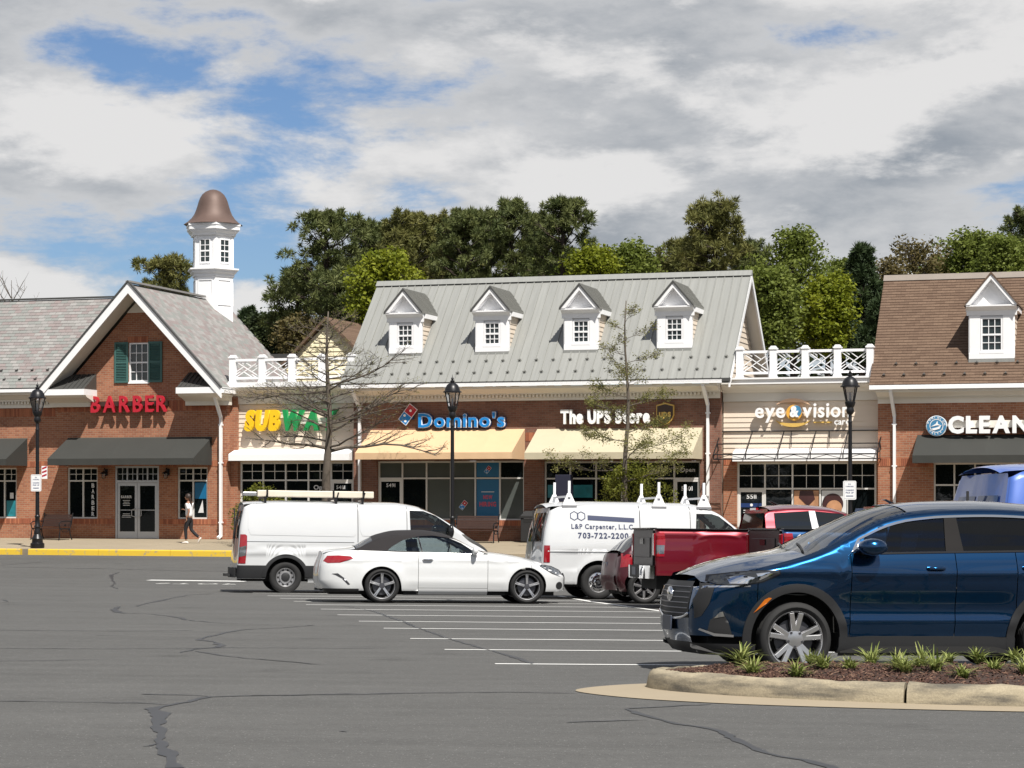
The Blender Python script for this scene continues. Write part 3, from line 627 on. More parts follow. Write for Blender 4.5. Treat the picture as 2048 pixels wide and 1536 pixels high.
# slates: one thin wedge each
ROW, WID = .176, .285
sm = MB(); L45 = ROW*1.25
smesh = MB().hexa([(.004,-.004,.006),(WID-.004,-.004,.006),(WID-.004,L45,0),(.004,L45,0),(.004,-.004,.024),(WID-.004,-.004,.024),(WID-.004,L45,.008),(.004,L45,.008)])
ang = math.atan2(RZ-EZ, RV-EV); ca, sa = math.cos(ang), math.sin(ang)
proto = None; cnt = 0; rest = MB(); rows = int(math.hypot(RV-EV, RZ-EZ)/ROW)
for r_ in range(rows):
    s0 = r_*ROW; v = EV + s0*ca; z = EZ + s0*sa + .004
    ulim = -18.35 + (s0/ROW)*ROW*sa*.98                        # the valley against the gable roof
    u = -24.5 + (.5*WID if r_ % 2 else 0) + random.uniform(-.03, .03)
    while u + WID < ulim+.25:
        if proto is None:
            proto = smesh.build('slate', M['slate'], B1.r); proto.location = B1.at(u, v, z); proto.rotation_euler = (ang, 0, 0); cnt += 1
        elif cnt < 300 and u > -21.3 and s0 < 4.9:
            like(proto, B1.r, B1.at(u, v, z), (ang + random.uniform(-.012, .012), 0, 0)); cnt += 1
        else:
            rest.add([(u+a, v + b*ca - c*sa, z + b*sa + c*ca) for a, b, c in smesh.v], smesh.f)
        u += WID
# slates of the gable roof's slopes run along v
LG = math.hypot(APX-UR, ZA-ZE)+.16; ag = math.atan2(ZA-ZE, UR-APX)
for side in (1, -1):
    ue = UR+.12 if side > 0 else UL-.12; ze = ZE-.12*sl
    rows = int(LG/ROW)
    for r_ in range(rows):
        s0 = r_*ROW; uu = ue - side*s0*math.cos(ag); zz = ze + s0*math.sin(ag) + .004
        v = -1.06 + (.5*WID if r_ % 2 else 0)
        while v + WID < 7.55:
            if side > 0 or v < 5:
                rest.add([(uu - side*(b*math.cos(ag) - c*math.sin(ag)*-1), v+a, zz + b*math.sin(ag) + c*math.cos(ag)) for a, b, c in smesh.v], smesh.f)
            v += WID
o = B1.part('slate_field', rest, M['slate']); o['kind'] = 'stuff'
m = MB()
for a in (0,): m.bar((APX, -1.05, ZA+.07), (APX, 5.5, ZA+.07), .20, .07)
B1.part('gable_ridge_cap', m, M['slate'])
# snow guards
gm_ = MB(); gm_.tube([(-.05,0,.02),(-.05,-.02,.07),(.05,-.02,.07),(.05,0,.02)], .012, 6); gm_.box(-.02,.02,0,.10,.0,.03); gm_.prism([(-.05,.02),(.05,.02),(.0,.09)], -.035, -.02)
gp = gm_.build('snow_guard', M['metal_dark'], B1.r); gl_ = [(-24+k*.66+(.33 if j else 0), j) for j in range(2) for k in range(10)]
for i, (u, j) in enumerate(gl_):
    if u > -18.6+j*.35: continue
    s0 = .45+j*.5; loc = B1.at(u, EV+s0*ca, EZ+s0*sa+.02)
    if i == 0: gp.location = loc; gp.rotation_euler = (ang, 0, 0)
    else: like(gp, B1.r, loc, (ang, 0, 0))
# gable window and shutters
sash_window(B1, -14.99, -14.19, 5.85, 7.33, .05)
for a in (-15.57, -14.17):
    m = MB(); b = a+.56; z0, z1 = 5.84, 7.36
    m.box(a, a+.07, -.06, -.005, z0, z1); m.box(b-.07, b, -.06, -.005, z0, z1)
    for z in (z0, (z0+z1)/2-.04, z1-.08): m.box(a+.07, b-.07, -.06, -.005, z, z+.08)
    m.box(a+.07, b-.07, -.02, -.005, z0+.08, z1-.08)
    sh = B1.part('shutter', m, M['shutter'])
    for k in range(22):
        z = z0+.10+k*.0605
        if abs(z-(z0+z1)/2) < .06: continue
        q = MB(); q.bar((a+.07, -.04, z+.01), (b-.07, -.04, z+.01), .045, .012, up=(0, -.6, .8)); B1.part('slat', q, M['shutter'], sh)
# shop fronts
storefront(B1, -17.56, -16.30, .75, 2.67, .06, 2, 2.17)
storefront(B1, -13.0, -11.78, .75, 2.67, .06, 2, 2.17)
storefront(B1, -21.35, -19.72, .75, 2.67, .06, 3, 2.17)
# double door with transom
fr = MB(); a, b = -15.57, -13.76; v = .05
fr.box(a, a+.07, v-.03, v+.13, 0, 2.72); fr.box(b-.07, b, v-.03, v+.13, 0, 2.72); fr.box(a+.07, b-.07, v-.03, v+.13, 2.65, 2.72); fr.box(a+.07, b-.07, v-.03, v+.13, 2.10, 2.19)
for k in (1, 2, 3): u = a+.07+(b-a-.14)*k/4; fr.box(u-.025, u+.025, v-.02, v+.10, 2.19, 2.65)
dw = B1.part('door_frame', fr, M['alu'])
for k in range(4):
    u0 = a+.07+(b-a-.14)*k/4; u1 = u0+(b-a-.14)/4; B1.box('pane', M['pane'], u0+.02, u1-.02, v+.04, v+.05, 2.18, 2.66, dw)
    q = MB(); c = (u0+u1)/2; q.box(c-.011, c+.011, v+.02, v+.039, 2.19, 2.65); q.box(u0+.025, u1-.025, v+.022, v+.0392, 2.41, 2.432); B1.part('muntin', q, M['alu'], dw)
for k in range(2):
    u0 = a+.075+(b-a-.15)/2*k; u1 = u0+(b-a-.15)/2-.012; q = MB(); t = .10
    q.box(u0, u0+t, v, v+.05, .01, 2.09); q.box(u1-t, u1, v, v+.05, .01, 2.09); q.box(u0+t, u1-t, v, v+.05, .01, .27); q.box(u0+t, u1-t, v, v+.05, 1.98, 2.09); q.box(u0+t, u1-t, v+.01, v+.04, 1.06, 1.085)
    d = B1.part('door', q, M['alu']); B1.box('pane', M['pane'], u0+t, u1-t, v+.02, v+.03, .27, 1.98, d)
    hh = MB(); us_ = u1-.05 if k == 0 else u0+.05; sg = -1 if k == 0 else 1
    hh.tube([(us_, v-.01, 1.12), (us_, v-.07, 1.12), (us_+sg*.14, v-.08, 1.08), (us_+sg*.14, v-.08, .86), (us_, v-.07, .82), (us_, v-.01, .82)], .016, 8); B1.part('handle', hh, M['alu'], d)
# door and window lettering
letters('5471', .22, .10, .004, M['sign_white'], B1.r, (-14.42, v+.016, 1.80), one='door_number')
letters('#10', .30, .15, .004, M['sign_white'], B1.r, (-14.50, v+.016, 1.56), one='door_number')
letters('BARBER', .44, .10, .004, M['paper'], B1.r, (-.35, v+.016, 1.52), one='door_lettering')
for z, w_ in ((1.42, .30), (1.36, .24), (1.30, .30), (1.24, .28), (.92, .30), (.86, .34), (.80, .38)):
    B1.box('door_lettering', M['paper'], -15.13-w_/2, -15.13+w_/2, v+.012, v+.016, z, z+.018)
for i, ch in enumerate('BARBER'):
    letters(ch, .12, .16, .004, M['paper'], B1.r, (-16.60+15, .102, 1.97-.05-i*.215), one='window_lettering', bold=.03)
B1.box('poster', M['poster_teal'], -20.20, -19.82, .095, .10, .82, 1.42); B1.box('notice', M['paper'], -20.05, -19.90, .09, .094, 1.5, 1.72)
B1.box('poster', M['poster_blue'], -12.34, -11.85, .10, .105, 1.5, 2.1)
q = MB(); q.prism([(-12.20, .98), (-11.98, .98), (-12.02, 1.45)], .088, .092); B1.part('sail_cutout', q, M['paper'])
awning(B1, -17.52, -11.6, 3.79, 2.98, 2.74, 1.6, M['awn_dark'])
awning(B1, -24.0, -19.25, 3.79, 2.98, 2.74, 1.6, M['awn_dark'])
downspout(B1, -11.25, -.05, 5.45, 0.0, kick=.55, zk=4.5)
B1.box('gutter', M['white'], UR+.10, UR+.24, -1.0, 7.4, ZE-.30, ZE-.17)
# cupola
cu, cv = APX, 6.4
def hexp(r): return r
cup = MB(); a0 = R(-90)+R(30)
base = MB(); base.lathe([(.86, 8.3), (.86, 10.35), (.92, 10.36), (.92, 10.43), (1.02, 10.52), (1.02, 10.56), (1.12, 10.62), (1.12, 10.68), (.90, 10.70)], 6, (cu, cv, 0), a0=a0)
CP = B1.part('cupola', base, M['white'])
lan = MB(); lan.lathe([(.87, 10.70), (.87, 11.98), (.98, 11.99), (1.0, 12.06), (1.10, 12.16), (1.10, 12.20), (1.16, 12.22), (1.16, 12.36), (1.19, 12.37), (1.19, 12.46)], 6, (cu, cv, 0), a0=a0)
B1.part('lantern', lan, M['white'], CP)
dome = MB(); prof = [(1.19,12.462),(1.02,12.58),(.87,12.72),(.76,12.88),(.69,13.05),(.635,13.22),(.59,13.38),(.53,13.54),(.44,13.69),(.31,13.80),(.16,13.87),(.0,13.90)]
dome.lathe(prof, 12, (cu, cv, 0), a0=a0); B1.part('dome', dome, M['copper'], CP, smooth='auto')
for k in range(6):
    t = a0+R(60)*k+R(30); nx, ny = math.cos(t), math.sin(t); ap = .87*math.cos(R(30)); tx, ty = -ny, nx
    def P(s_, d, z): return (cu+nx*(ap+d)+tx*s_, cv+ny*(ap+d)+ty*s_, z)
    def bx(mb, s0, s1, d0, d1, z0, z1): mb.hexa([P(s0,d0,z0),P(s1,d0,z0),P(s1,d1,z0),P(s0,d1,z0),P(s0,d0,z1),P(s1,d0,z1),P(s1,d1,z1),P(s0,d1,z1)])
    f = MB(); bx(f,-.23,-.19,.002,.035,10.86,11.86); bx(f,.19,.23,.002,.035,10.86,11.86); bx(f,-.19,.19,.002,.035,10.86,10.93); bx(f,-.19,.19,.002,.035,11.80,11.86); bx(f,-.19,.19,.002,.03,11.33,11.39); bx(f,-.013,.013,.002,.025,10.93,11.80)
    for z in (11.13, 11.59): bx(f,-.19,.19,.002,.024,z-.012,z+.012)
    B1.part('window_sash', f, M['white'], CP)
    for s0, s1 in ((-.19,-.013), (.013,.19)):
        for z0, z1 in ((10.93,11.118),(11.142,11.33),(11.39,11.578),(11.602,11.80)):
            g_ = MB(); bx(g_, s0, s1, .001, .008, z0, z1); B1.part('pane', g_, M['pane_d'], CP)
    [B1.part('corner_board', (lambda f_: (bx(f_, s0, s0+.09, .001, .02, 10.70, 11.97), f_)[1])(MB()), M['white'], CP) for s0 in (-.43, .34)]
    f = MB(); bx(f,-.31,-.28,.0,.018,9.2,10.22); bx(f,.28,.31,.0,.018,9.2,10.22); bx(f,-.28,.28,.0,.018,10.19,10.22); bx(f,-.28,.28,.0,.018,9.2,9.23); B1.part('panel_moulding', f, M['white'], CP)
for s_ in (-1, 1):
    m = MB(); m.prism([(APX, ZA+.32), (APX+s_*.44, ZA+.32-sl*.44), (APX+s_*.44, ZA-sl*.44), (APX, ZA+.02)], cv-.80, cv-.75); B1.part('skirt_board', m, M['white'], CP)
# BARBER sign
sg_ = sign('shop_sign', 'red BARBER letters on brick wall below the shuttered window', -14.86, 0, 4.74)
letters('BARBER', 3.14, .62, .11, M['sign_red'], sg_, (-1.57, -.20, 0), bold=.022, gap=.19)
MB().box(-1.5, 1.5, -.19, -.001, .22, .40).build('raceway', M['sign_brown'], sg_)

# ================================================================ sandwich shop (low, clad in siding)
B2 = Bld('shop_building', -8.5, 'low cream siding shop with yellow and green sign')
B2.part('front_wall', wall_with_holes(-10.97, -6.02, .44, .7, -.3, 5.5, [(-10.64, -6.15, -.3, 2.84)]), M['siding']); B2.box('stall_riser', M['brick2'], -10.64, -7.06, .46, .68, -.3, .44)
B2.box('brick_base', M['brick'], -10.97, -10.66, .38, .439, -.3, 2.88); B2.box('brick_pier', M['brick2'], -6.14, -6.02, .36, .439, -.3, 2.88)
clapboards(B2, 'clapboard', -10.97, -6.02, .42, 2.95, 4.98, .17)
B2.box('frieze_board', M['trim_cream'], -10.97, -6.02, .34, .44, 4.99, 5.30); q = MB(); q.prism([(.44,5.30),(.30,5.30),(.22,5.40),(.05,5.48),(-.02,5.56),(-.02,5.60),(.44,5.60)], -10.97, -6.02, 'x'); B2.part('crown_moulding', q, M['trim_cream'])
B2.box('fascia', M['white'], -10.97, -6.02, -.08, .5, 5.602, 5.78)
B2.box('roof', M['metal_dark'], -10.97, -6.02, .5, 8, 5.5, 5.70)
lattice_railing(B2, [-10.86, -9.68, -8.5, -7.32, -6.18], .25, 5.78, 6.66)
q = MB(); q.prism([(.40, 3.32), (-.20, 3.14), (-.20, 2.90), (.40, 2.90)], -10.85, -6.1, 'x'); B2.part('ledge_canopy', q, M['white'])
storefront(B2, -10.64, -6.15, .45, 2.84, .44, 5, 2.18, door=4)
letters('Open', .62, .17, .004, M['paper'], B2.r, (-7.75+8.5, .475, 1.84), one='open_sign', bold=.02)
letters('5481', .34, .13, .004, M['paper'], B2.r, (-6.85+8.5, .455, 1.86), one='door_number', bold=.02)
sg_ = sign('shop_sign', 'yellow and green sandwich shop sign letters on siding behind the bare tree', -8.55, .4, 4.05)
letters('SUBWAY', 3.62, .70, .16, [M['sign_yellow']]*3+[M['sign_green']]*3, sg_, (-1.81, -.16, 0), bold=.065, gap=.07, slant=.12)
MB().box(-1.6, 1.6, -.15, -.0, .2, .42).build('raceway', M['trim_cream'], sg_)

# ================================================================ grey standing-seam roof building
B3 = Bld('shop_building', .7, 'brick shop building with grey metal roof and four dormers')
gu0, gu1 = -6.0, 7.5
holes3 = [(-5.08, .44, -.3, 2.86), (1.18, 6.79, -.3, 2.83)]
B3.part('front_wall', wall_with_holes(gu0, gu1, 0, .3, -.3, 5.2, holes3), M['brick2'])
for a, b in ((-4.10, .44), (1.18, 5.84)): B3.box('stall_riser', M['brick2'], a, b, .02, .28, -.3, .74)
soldier(B3, -4.1, .44, .55, v=.02); soldier(B3, .45, 1.17, 2.88, h=.24); soldier(B3, .5, .94, 3.55, h=.30)
E3V, E3Z, R3V, R3Z = -.72, 5.62, 3.25, 9.59; a3 = math.atan2(R3Z-E3Z, R3V-E3V); c3, s3 = math.cos(a3), math.sin(a3); L3 = math.hypot(R3V-E3V, R3Z-E3Z)
m = MB(); m.hexa([(-6.25,E3V,E3Z-.12),(7.95,E3V,E3Z-.12),(7.95,R3V,R3Z-.12),(-6.25,R3V,R3Z-.12),(-6.25,E3V,E3Z),(7.95,E3V,E3Z),(7.95,R3V,R3Z),(-6.25,R3V,R3Z)]); B3.part('roof_deck', m, M['metal_dark'])
m = MB(); m.hexa([(-6.25,R3V,R3Z-.12),(7.95,R3V,R3Z-.12),(7.95,6.9,5.9),(-6.25,6.9,5.9),(-6.25,R3V,R3Z+.01),(7.95,R3V,R3Z+.01),(7.95,6.9,6.03),(-6.25,6.9,6.03)]); B3.part('roof_back', m, M['metal_roof'])
npan = 46; pw = 14.24/npan; pp = None
for i in range(npan):
    u = -6.27+i*pw
    if pp is None:
        m = MB(); m.box(.012, pw-.012, 0, L3, .002, .010); m.box(pw-.012, pw+.012, 0, L3, .002, .050); m.box(-.002, .012, 0, L3, .002, .009)
        pp = m.build('roof_panel', M['metal_roof'], B3.r); pp.location = B3.at(u, E3V, E3Z); pp.rotation_euler = (a3, 0, 0)
    else: like(pp, B3.r, B3.at(u, E3V, E3Z), (a3, 0, 0))
m = MB(); m.prism([(R3V-.20, R3Z-.10), (R3V-.02, R3Z+.10), (R3V+.1, R3Z+.05), (R3V+.05, R3Z-.1)], -6.3, 8.0, 'x'); B3.part('ridge_cap', m, M['metal_roof'])
m = MB(); m.box(-6.3, 8.0, E3V-.03, E3V-.005, E3Z-.10, E3Z+.02); B3.part('drip_edge', m, M['metal_dark'])
gp2 = None
for j in range(2):
    for k in range(22):
        u = -5.6+k*pw*2+(pw if j else 0); s0 = .42+j*.62
        loc = B3.at(u, E3V+s0*c3, E3Z+s0*s3+.05)
        if u > 7.8: continue
        if gp2 is None:
            g2 = MB(); g2.tube([(-.055,0,.0),(-.055,-.02,.06),(.055,-.02,.06),(.055,0,.0)], .012, 6); g2.box(-.03,.03,-.01,.07,.0,.03)
            gp2 = g2.build('snow_guard', M['dormer_roof'], B3.r); gp2.location = loc; gp2.rotation_euler = (a3, 0, 0)
        else: like(gp2, B3.r, loc, (a3, 0, 0))
cornice(B3, -6.0, 7.5, 5.58, 4.98, over=.62, ends=(2, 2))
# right gable end
def clipg(z): 
    return (E3V+.72+max(0, (z-5.6)*1.0)-.0, 6.5-max(0, (z-6.2)*.99))
gw2 = MB(); gw2.prism([(0.3, -.3), (6.6, -.3), (6.6, 6.1), (R3V, R3Z-.2), (.0, 6.2), (0.3, 5.0)], gu1-.28, gu1-.02, 'x'); B3.part('gable_wall', gw2, M['siding'])
gw2 = MB(); gw2.prism([(0.3, -.3), (6.6, -.3), (6.6, 6.1), (R3V, R3Z-.2), (.0, 6.2), (0.3, 5.0)], gu0+.02, gu0+.28, 'x'); B3.part('gable_wall', gw2, M['siding'])
for k in range(22):
    z = 5.2+k*.195; zb = z+.195; va = max(.0, z-6.15) ; vb = 6.6-max(0, z-6.0)
    va = max(.0, (zb-E3Z)+E3V+.12); vb = min(6.6, 6.85-(zb-6.03)*1.02)
    if vb-va < .1: continue
    m = MB(); m.hexa([(gu1-.02,va,z),(gu1+.03,va,z),(gu1+.03,vb,z),(gu1-.02,vb,z),(gu1-.02,va,zb),(gu1+.006,va,zb),(gu1+.006,vb,zb),(gu1-.02,vb,zb)]); B3.part('clapboard', m, M['siding'])
for (va, za, vb, zb) in ((E3V, E3Z, R3V, R3Z), (6.9, 6.0, R3V, R3Z)):
    m = MB(); m.hexa([(7.93,va,za-.30),(7.99,va,za-.30),(7.99,vb,zb-.30),(7.93,vb,zb-.30),(7.93,va,za-.0),(7.99,va,za-.0),(7.99,vb,zb+.0),(7.93,vb,zb+.0)]); B3.part('rake_board', m, M['white'])
    m = MB(); m.hexa([(7.52,va,za-.20),(7.92,va,za-.20),(7.92,vb,zb-.20),(7.52,vb,zb-.20),(7.52,va,za-.16),(7.92,va,za-.16),(7.92,vb,zb-.16),(7.52,vb,zb-.16)]); B3.part('soffit', m, M['trim_cream'])
def dormer(B, uc, vf, zb, w, ze, za, EVv, EZz, roofmat, sidemat, hw_over=.16, metal=True):
    """gabled dormer with pilasters, pediment, sash window; main roof plane z = EZz + (v-EVv)"""
    u0, u1 = uc-w/2, uc+w/2; back = ze - EZz + EVv
    m = MB(); m.prism([(u0, zb), (u1, zb), (u1, ze), (uc, za-.12), (u0, ze)], vf+.06, vf+.14); D = B.part('dormer', m, M['white'])
    ww = .56*w/1.2; wz0 = zb+.20; wz1 = ze-.36
    for a, b in ((u0, uc-ww/2-.03), (uc+ww/2+.03, u1)): B.box('pilaster', M['white'], a, b, vf-.02, vf+.059, zb+.16, wz1+.06, D)
    B.box('apron_board', M['white'], u0-.02, u1+.02, vf-.045, vf+.059, zb-.02, zb+.159, D)
    q = MB(); q.prism([(vf+.059, wz1+.062), (vf-.03, wz1+.062), (vf-.03, ze-.14), (vf-.07, ze-.10), (vf-.22, ze-.01), (vf-.22, ze+.04), (vf+.059, ze+.04)], u0-.10, u1+.10, 'x'); B.part('entablature', q, M['white'], D)
    sash_window(B, uc-ww/2-.02, uc+ww/2+.02, wz0, wz1, vf+.02, parent=D, sill=True)
    B.box('base_flashing', M['metal_roof'], u0-.03, u1+.03, vf-.08, vf+.05, zb-.14, zb-.03, D)
    # cheeks
    for s_, u in ((-1, u0), (1, u1)):
        n = 8
        for k in range(n):
            z = zb+(ze-.1-zb)*k/n; z2 = zb+(ze-.1-zb)*(k+1)/n; vb = (z - EZz + EVv)+.1
            q = MB(); q.hexa([(u-.02*s_,vf+.14,z),(u+.025*s_,vf+.14,z),(u+.025*s_,vb,z),(u-.02*s_,vb,z),(u-.02*s_,vf+.14,z2),(u+.004*s_,vf+.14,z2),(u+.004*s_,vb+.15,z2),(u-.02*s_,vb+.15,z2)]); B.part('clapboard', q, M[sidemat], D)
        B.box('corner_board', M['white'], min(u, u+.03*s_), max(u, u+.03*s_), vf+.0, vf+.139, zb+.0, ze-.2, D)
        ov = w/2+hw_over; sld = (za-ze)/ov
        # roof slope and its seams, raking mould and eave
        q = MB(); q.hexa([(uc+s_*ov,vf-.26,ze+.0),(uc,vf-.26,za),(uc,za-EZz+EVv+.1,za),(uc+s_*ov,ze-EZz+EVv+.1,ze+.0),(uc+s_*ov,vf-.26,ze+.06),(uc,vf-.26,za+.06),(uc,za-EZz+EVv+.1,za+.06),(uc+s_*ov,ze-EZz+EVv+.1,ze+.06)]); B.part('dormer_roof', q, M[roofmat], D)
        if metal:
            vv = vf-.24
            while vv < za-EZz+EVv:
                ub = uc+s_*ov; tfrac = 1.0
                if vv > ze-EZz+EVv: zz = EZz+(vv-EVv); fr_ = (za-zz)/(za-ze); ub = uc+s_*ov*fr_
                if abs(ub-uc) > .12:
                    q = MB(); zz = za-(za-ze)*abs(ub-uc)/ov; q.bar((ub, vv, zz+.075), (uc, vv, za+.075), .02, .035); B.part('seam', q, M['dormer_roof'], D)
                vv += .155
        q = MB(); q.prism([(uc+s_*(ov-.01), ze+.04), (uc, za-.01), (uc, za-.17), (uc+s_*(ov-.20), ze+.04)], vf-.24, vf+.05); B.part('raking_mould', q, M['white'], D)
        q = MB(); q.prism([(uc+s_*(ov+.01), ze+.055), (uc, za+.075), (uc, za+.0), (uc+s_*(ov+.01), ze-.02)], vf-.275, vf-.255); B.part('drip_edge', q, M['metal_dark'] if metal else M[roofmat], D)
        q = MB(); q.prism([(vf+.14, ze-.16), (ze-EZz+EVv-.05, ze-.16), (ze-EZz+EVv, ze), (vf+.14, ze)], min(u+s_*.03, u+s_*.14), max(u+s_*.03, u+s_*.14), 'x'); B.part('eave_mould', q, M['white'], D)
    return D
for uc in (-4.15, -.86, 2.43, 5.80): dormer(B3, uc, .38, 6.78, 1.20, 8.18, 9.02, E3V, E3Z, 'dormer_roof', 'siding', hw_over=.13)
awning(B3, -5.33, .48, 3.98, 3.13, 2.90, 1.6, M['awn_tan'])
awning(B3, .94, 6.88, 3.97, 3.11, 2.88, 1.6, M['awn_cream'])
downspout(B3, -5.80, 0, 5.5, 0, kick=.62, zk=4.75); downspout(B3, 7.02, 0, 5.5, 0, kick=.62, zk=4.75)
bl = {(i, k) for i in range(4) for k in (0, 1)} - {(0, 0), (1, 0)} | {(5, 0)}
storefront(B3, -5.08, .44, .74, 2.85, .10, 6, 2.24, muntin=False, door=0, blinds=bl)
storefront(B3, 1.18, 6.79, .74, 2.82, .10, 6, 2.22, muntin=False, door=5, blinds=())
u0 = B3.u0
bw = 5.52/6; pu = -5.08+4*bw
B3.box('window_poster', M['poster_blue'], pu+.04, pu+bw-.04, .13, .145, .80, 2.20); B3.box('window_poster', M['poster_blue'], pu+.04, pu+bw-.04, .13, .145, 2.28, 2.80)
letters('NOW', .34, .14, .004, M['poster_red'], B3.r, (pu+.29-u0, .128, 1.50), one='poster_lettering', bold=.04)
letters('HIRING', .62, .16, .004, M['poster_red'], B3.r, (pu+.15-u0, .128, 1.24), one='poster_lettering', bold=.04)
B3.box('poster_band', M['paper'], pu+.22, pu+.70, .122, .128, 1.74, 1.765)
def tile_emblem(B, uc, v, zc, s, parent, tilt=-38, rot=0):
    """tilted two-square game tile: red square with one dot, blue with two, white edge"""
    c, t = math.cos(R(tilt)), math.sin(R(tilt))
    def T(a, b): return (uc + (a*c - b*t)*s, zc + (a*t + b*c)*s)
    def rect(x0, x1, y0, y1): return [T(x0, y0), T(x1, y0), T(x1, y1), T(x0, y1)]
    out = []
    for nm, poly, mt, d in (('emblem_border', rect(-.56, .56, -1.06, 1.06), 'sign_white', .02), ('emblem_square', rect(-.5, .5, .03, 1.0), 'sign_red', .026), ('emblem_square', rect(-.5, .5, -1.0, -.03), 'sign_blue', .026)):
        m = MB(); m.prism(poly, v-d*s*2, v); out.append(m.build(nm, M[mt], parent, off=(0, 0, 0)))
    for (a, b) in ((0, .5), (-.22, -.30), (.22, -.72)):
        m = MB(); x, z = T(a, b); m.lathe([(.14*s, -.032*2*s), (.14*s, -.02*2*s)], 12, (x, v, z), 'y'); m.build('emblem_dot', M['sign_white'], parent)
tile_emblem(B3, pu+bw/2-u0, .128, 2.54, .13, B3.r); tile_emblem(B3, -5.08+3.5*bw-u0, .145, 1.28, .16, B3.r)
letters('5491', .34, .13, .004, M['paper'], B3.r, (-4.78-u0, .118, 1.93), one='door_number', bold=.02)
letters('Open', .52, .15, .004, M['paper'], B3.r, (6.06-u0, .148, 2.45), one='open_sign', bold=.015)
letters('5501', .40, .15, .004, M['paper'], B3.r, (6.10-u0, .118, 1.80), one='door_number', bold=.03)
for k in (0, 1): B3.box('window_poster', M['poster_teal'], 1.18+k*.935+.1, 1.18+k*.935+.80, .13, .145, 1.55, 2.0)
# signs
sg_ = sign('shop_sign', 'blue pizza shop letters with white outline on brick above peach awning', -1.85, 0, 4.02)
letters("Domino's", 3.22, .50, .05, M['sign_blue'], sg_, (-1.60, -.15, .05), bold=.02, gap=.13, lay=.02)
letters("Domino's", 3.22, .50, .05, M['sign_white'], sg_, (-1.60, -.10, .05), bold=.05, gap=.13, lay=.02, name='letter_outline')
letters("Domino's", 3.22, .50, .09, M['sign_dkblue'], sg_, (-1.60, -.005, .05), bold=.085, gap=.13, lay=.02, one='letter_backing')
sg_ = sign('shop_sign', 'tilted red and blue game tile emblem on brick beside the pizza shop letters', -3.87, 0, 4.05)
tile_emblem(None, 0, -.12, .48, .34, sg_); MB().box(-.2, .2, -.118, -.001, .3, .6).build('mount', M['sign_dkblue'], sg_)
sg_ = sign('shop_sign', 'white The UPS Store letters on brown brick above cream awning', 3.46, 0, 4.16)
letters('The UPS Store', 3.2, .47, .14, M['sign_white'], sg_, (-1.60, -.14, 0), bold=.05, gap=.06)
MB().box(-1.55, 1.55, -.138, -.001, .12, .28).build('raceway', M['sign_brown'], sg_)
sg_ = sign('shop_sign', 'brown and gold shield sign beside the white store letters', 5.58, 0, 4.2)
def shield(k): return [(-.31*k, .58*k-.02), (0, .66*k-.02), (.31*k, .58*k-.02), (.31*k, .22*k), (.24*k, .05*k), (.12*k, -.06*k), (0, -.12*k), (-.12*k, -.06*k), (-.24*k, .05*k), (-.31*k, .22*k)]
MB().prism(shield(1.0), -.12, -.001).build('shield_edge', M['sign_gold'], sg_); MB().prism([(a, b+.015) for a, b in shield(.9)], -.135, -.121).build('shield_face', M['sign_brown'], sg_)
letters('ups', .42, .24, .02, M['sign_gold'], sg_, (-.21, -.136, .16), bold=.03, gap=.05)

# ================================================================ optician (low, clad in siding, bare awning frame)
B4 = Bld('shop_building', 10.2, 'low cream siding optician shop with white lattice railing and bare awning frame')
B4.part('front_wall', wall_with_holes(7.53, 12.88, .44, .7, -.3, 5.5, [(8.02, 12.78, -.3, 2.76)]), M['siding']); B4.box('stall_riser', M['brick'], 8.99, 12.78, .46, .68, -.3, .44)
clapboards(B4, 'clapboard', 7.53, 12.88, .42, 2.92, 4.86, .175)
B4.box('brick_base', M['brick'], 7.53, 8.0, .38, .439, -.3, 2.9); B4.box('brick_base', M['brick'], 12.80, 12.88, .38, .439, -.3, 2.9); soldier(B4, 7.55, 8.0, 2.68, v=.38)
B4.box('frieze_board', M['trim_cream'], 7.53, 12.88, .34, .44, 4.87, 5.16); q = MB(); q.prism([(.44,5.16),(.30,5.16),(.22,5.26),(.05,5.34),(-.02,5.40),(-.02,5.44),(.44,5.44)], 7.53, 12.88, 'x'); B4.part('crown_moulding', q, M['trim_cream'])
B4.box('fascia', M['white'], 7.53, 12.82, -.10, .5, 5.442, 5.60); B4.box('fascia_cap', M['white'], 7.53, 12.82, -.16, .5, 5.602, 5.66)
B4.box('roof', M['metal_dark'], 7.53, 12.88, .5, 8, 5.4, 5.58)
lattice_railing(B4, [8.16, 9.32, 10.42, 11.52, 12.62], .15, 5.66, 6.60)
q = MB(); q.prism([(.40, 3.24), (-.16, 3.06), (-.16, 2.80), (.40, 2.80)], 7.95, 12.84, 'x'); B4.part('ledge_canopy', q, M['white'])
storefront(B4, 8.02, 12.78, .45, 2.76, .44, 5, 1.86, door=0)
fr = MB(); p_ = 1.25; us_ = [7.45, 8.55, 9.65, 10.75, 11.85, 13.0]; zt, zf, zb = 3.84, 3.02, 2.86
AF = None
for i, u in enumerate(us_):
    m = MB(); m.tube([(u, .36, zt), (u, .36-p_, zf), (u, .36-p_, zb), (u, .36, zb)] if i in (0, 5) else [(u, .36, zt), (u, .36-p_, zf), (u, .36-p_, zb)], .02, 6)
    if i in (0, 5): m.tube([(u, .36, zt), (u, .36, zb)], .02, 6); m.tube([(u, .36-p_*.5, (zt+zf)/2), (u, .36, zb)], .014, 6); m.tube([(u, .36-p_*.5, (zt+zf)/2), (u, .36-p_*.5, zb)], .014, 6)
    if AF is None: AF = B4.part('awning_frame', m, M['black'])
    else: B4.part('frame_rib', m, M['black'], AF)
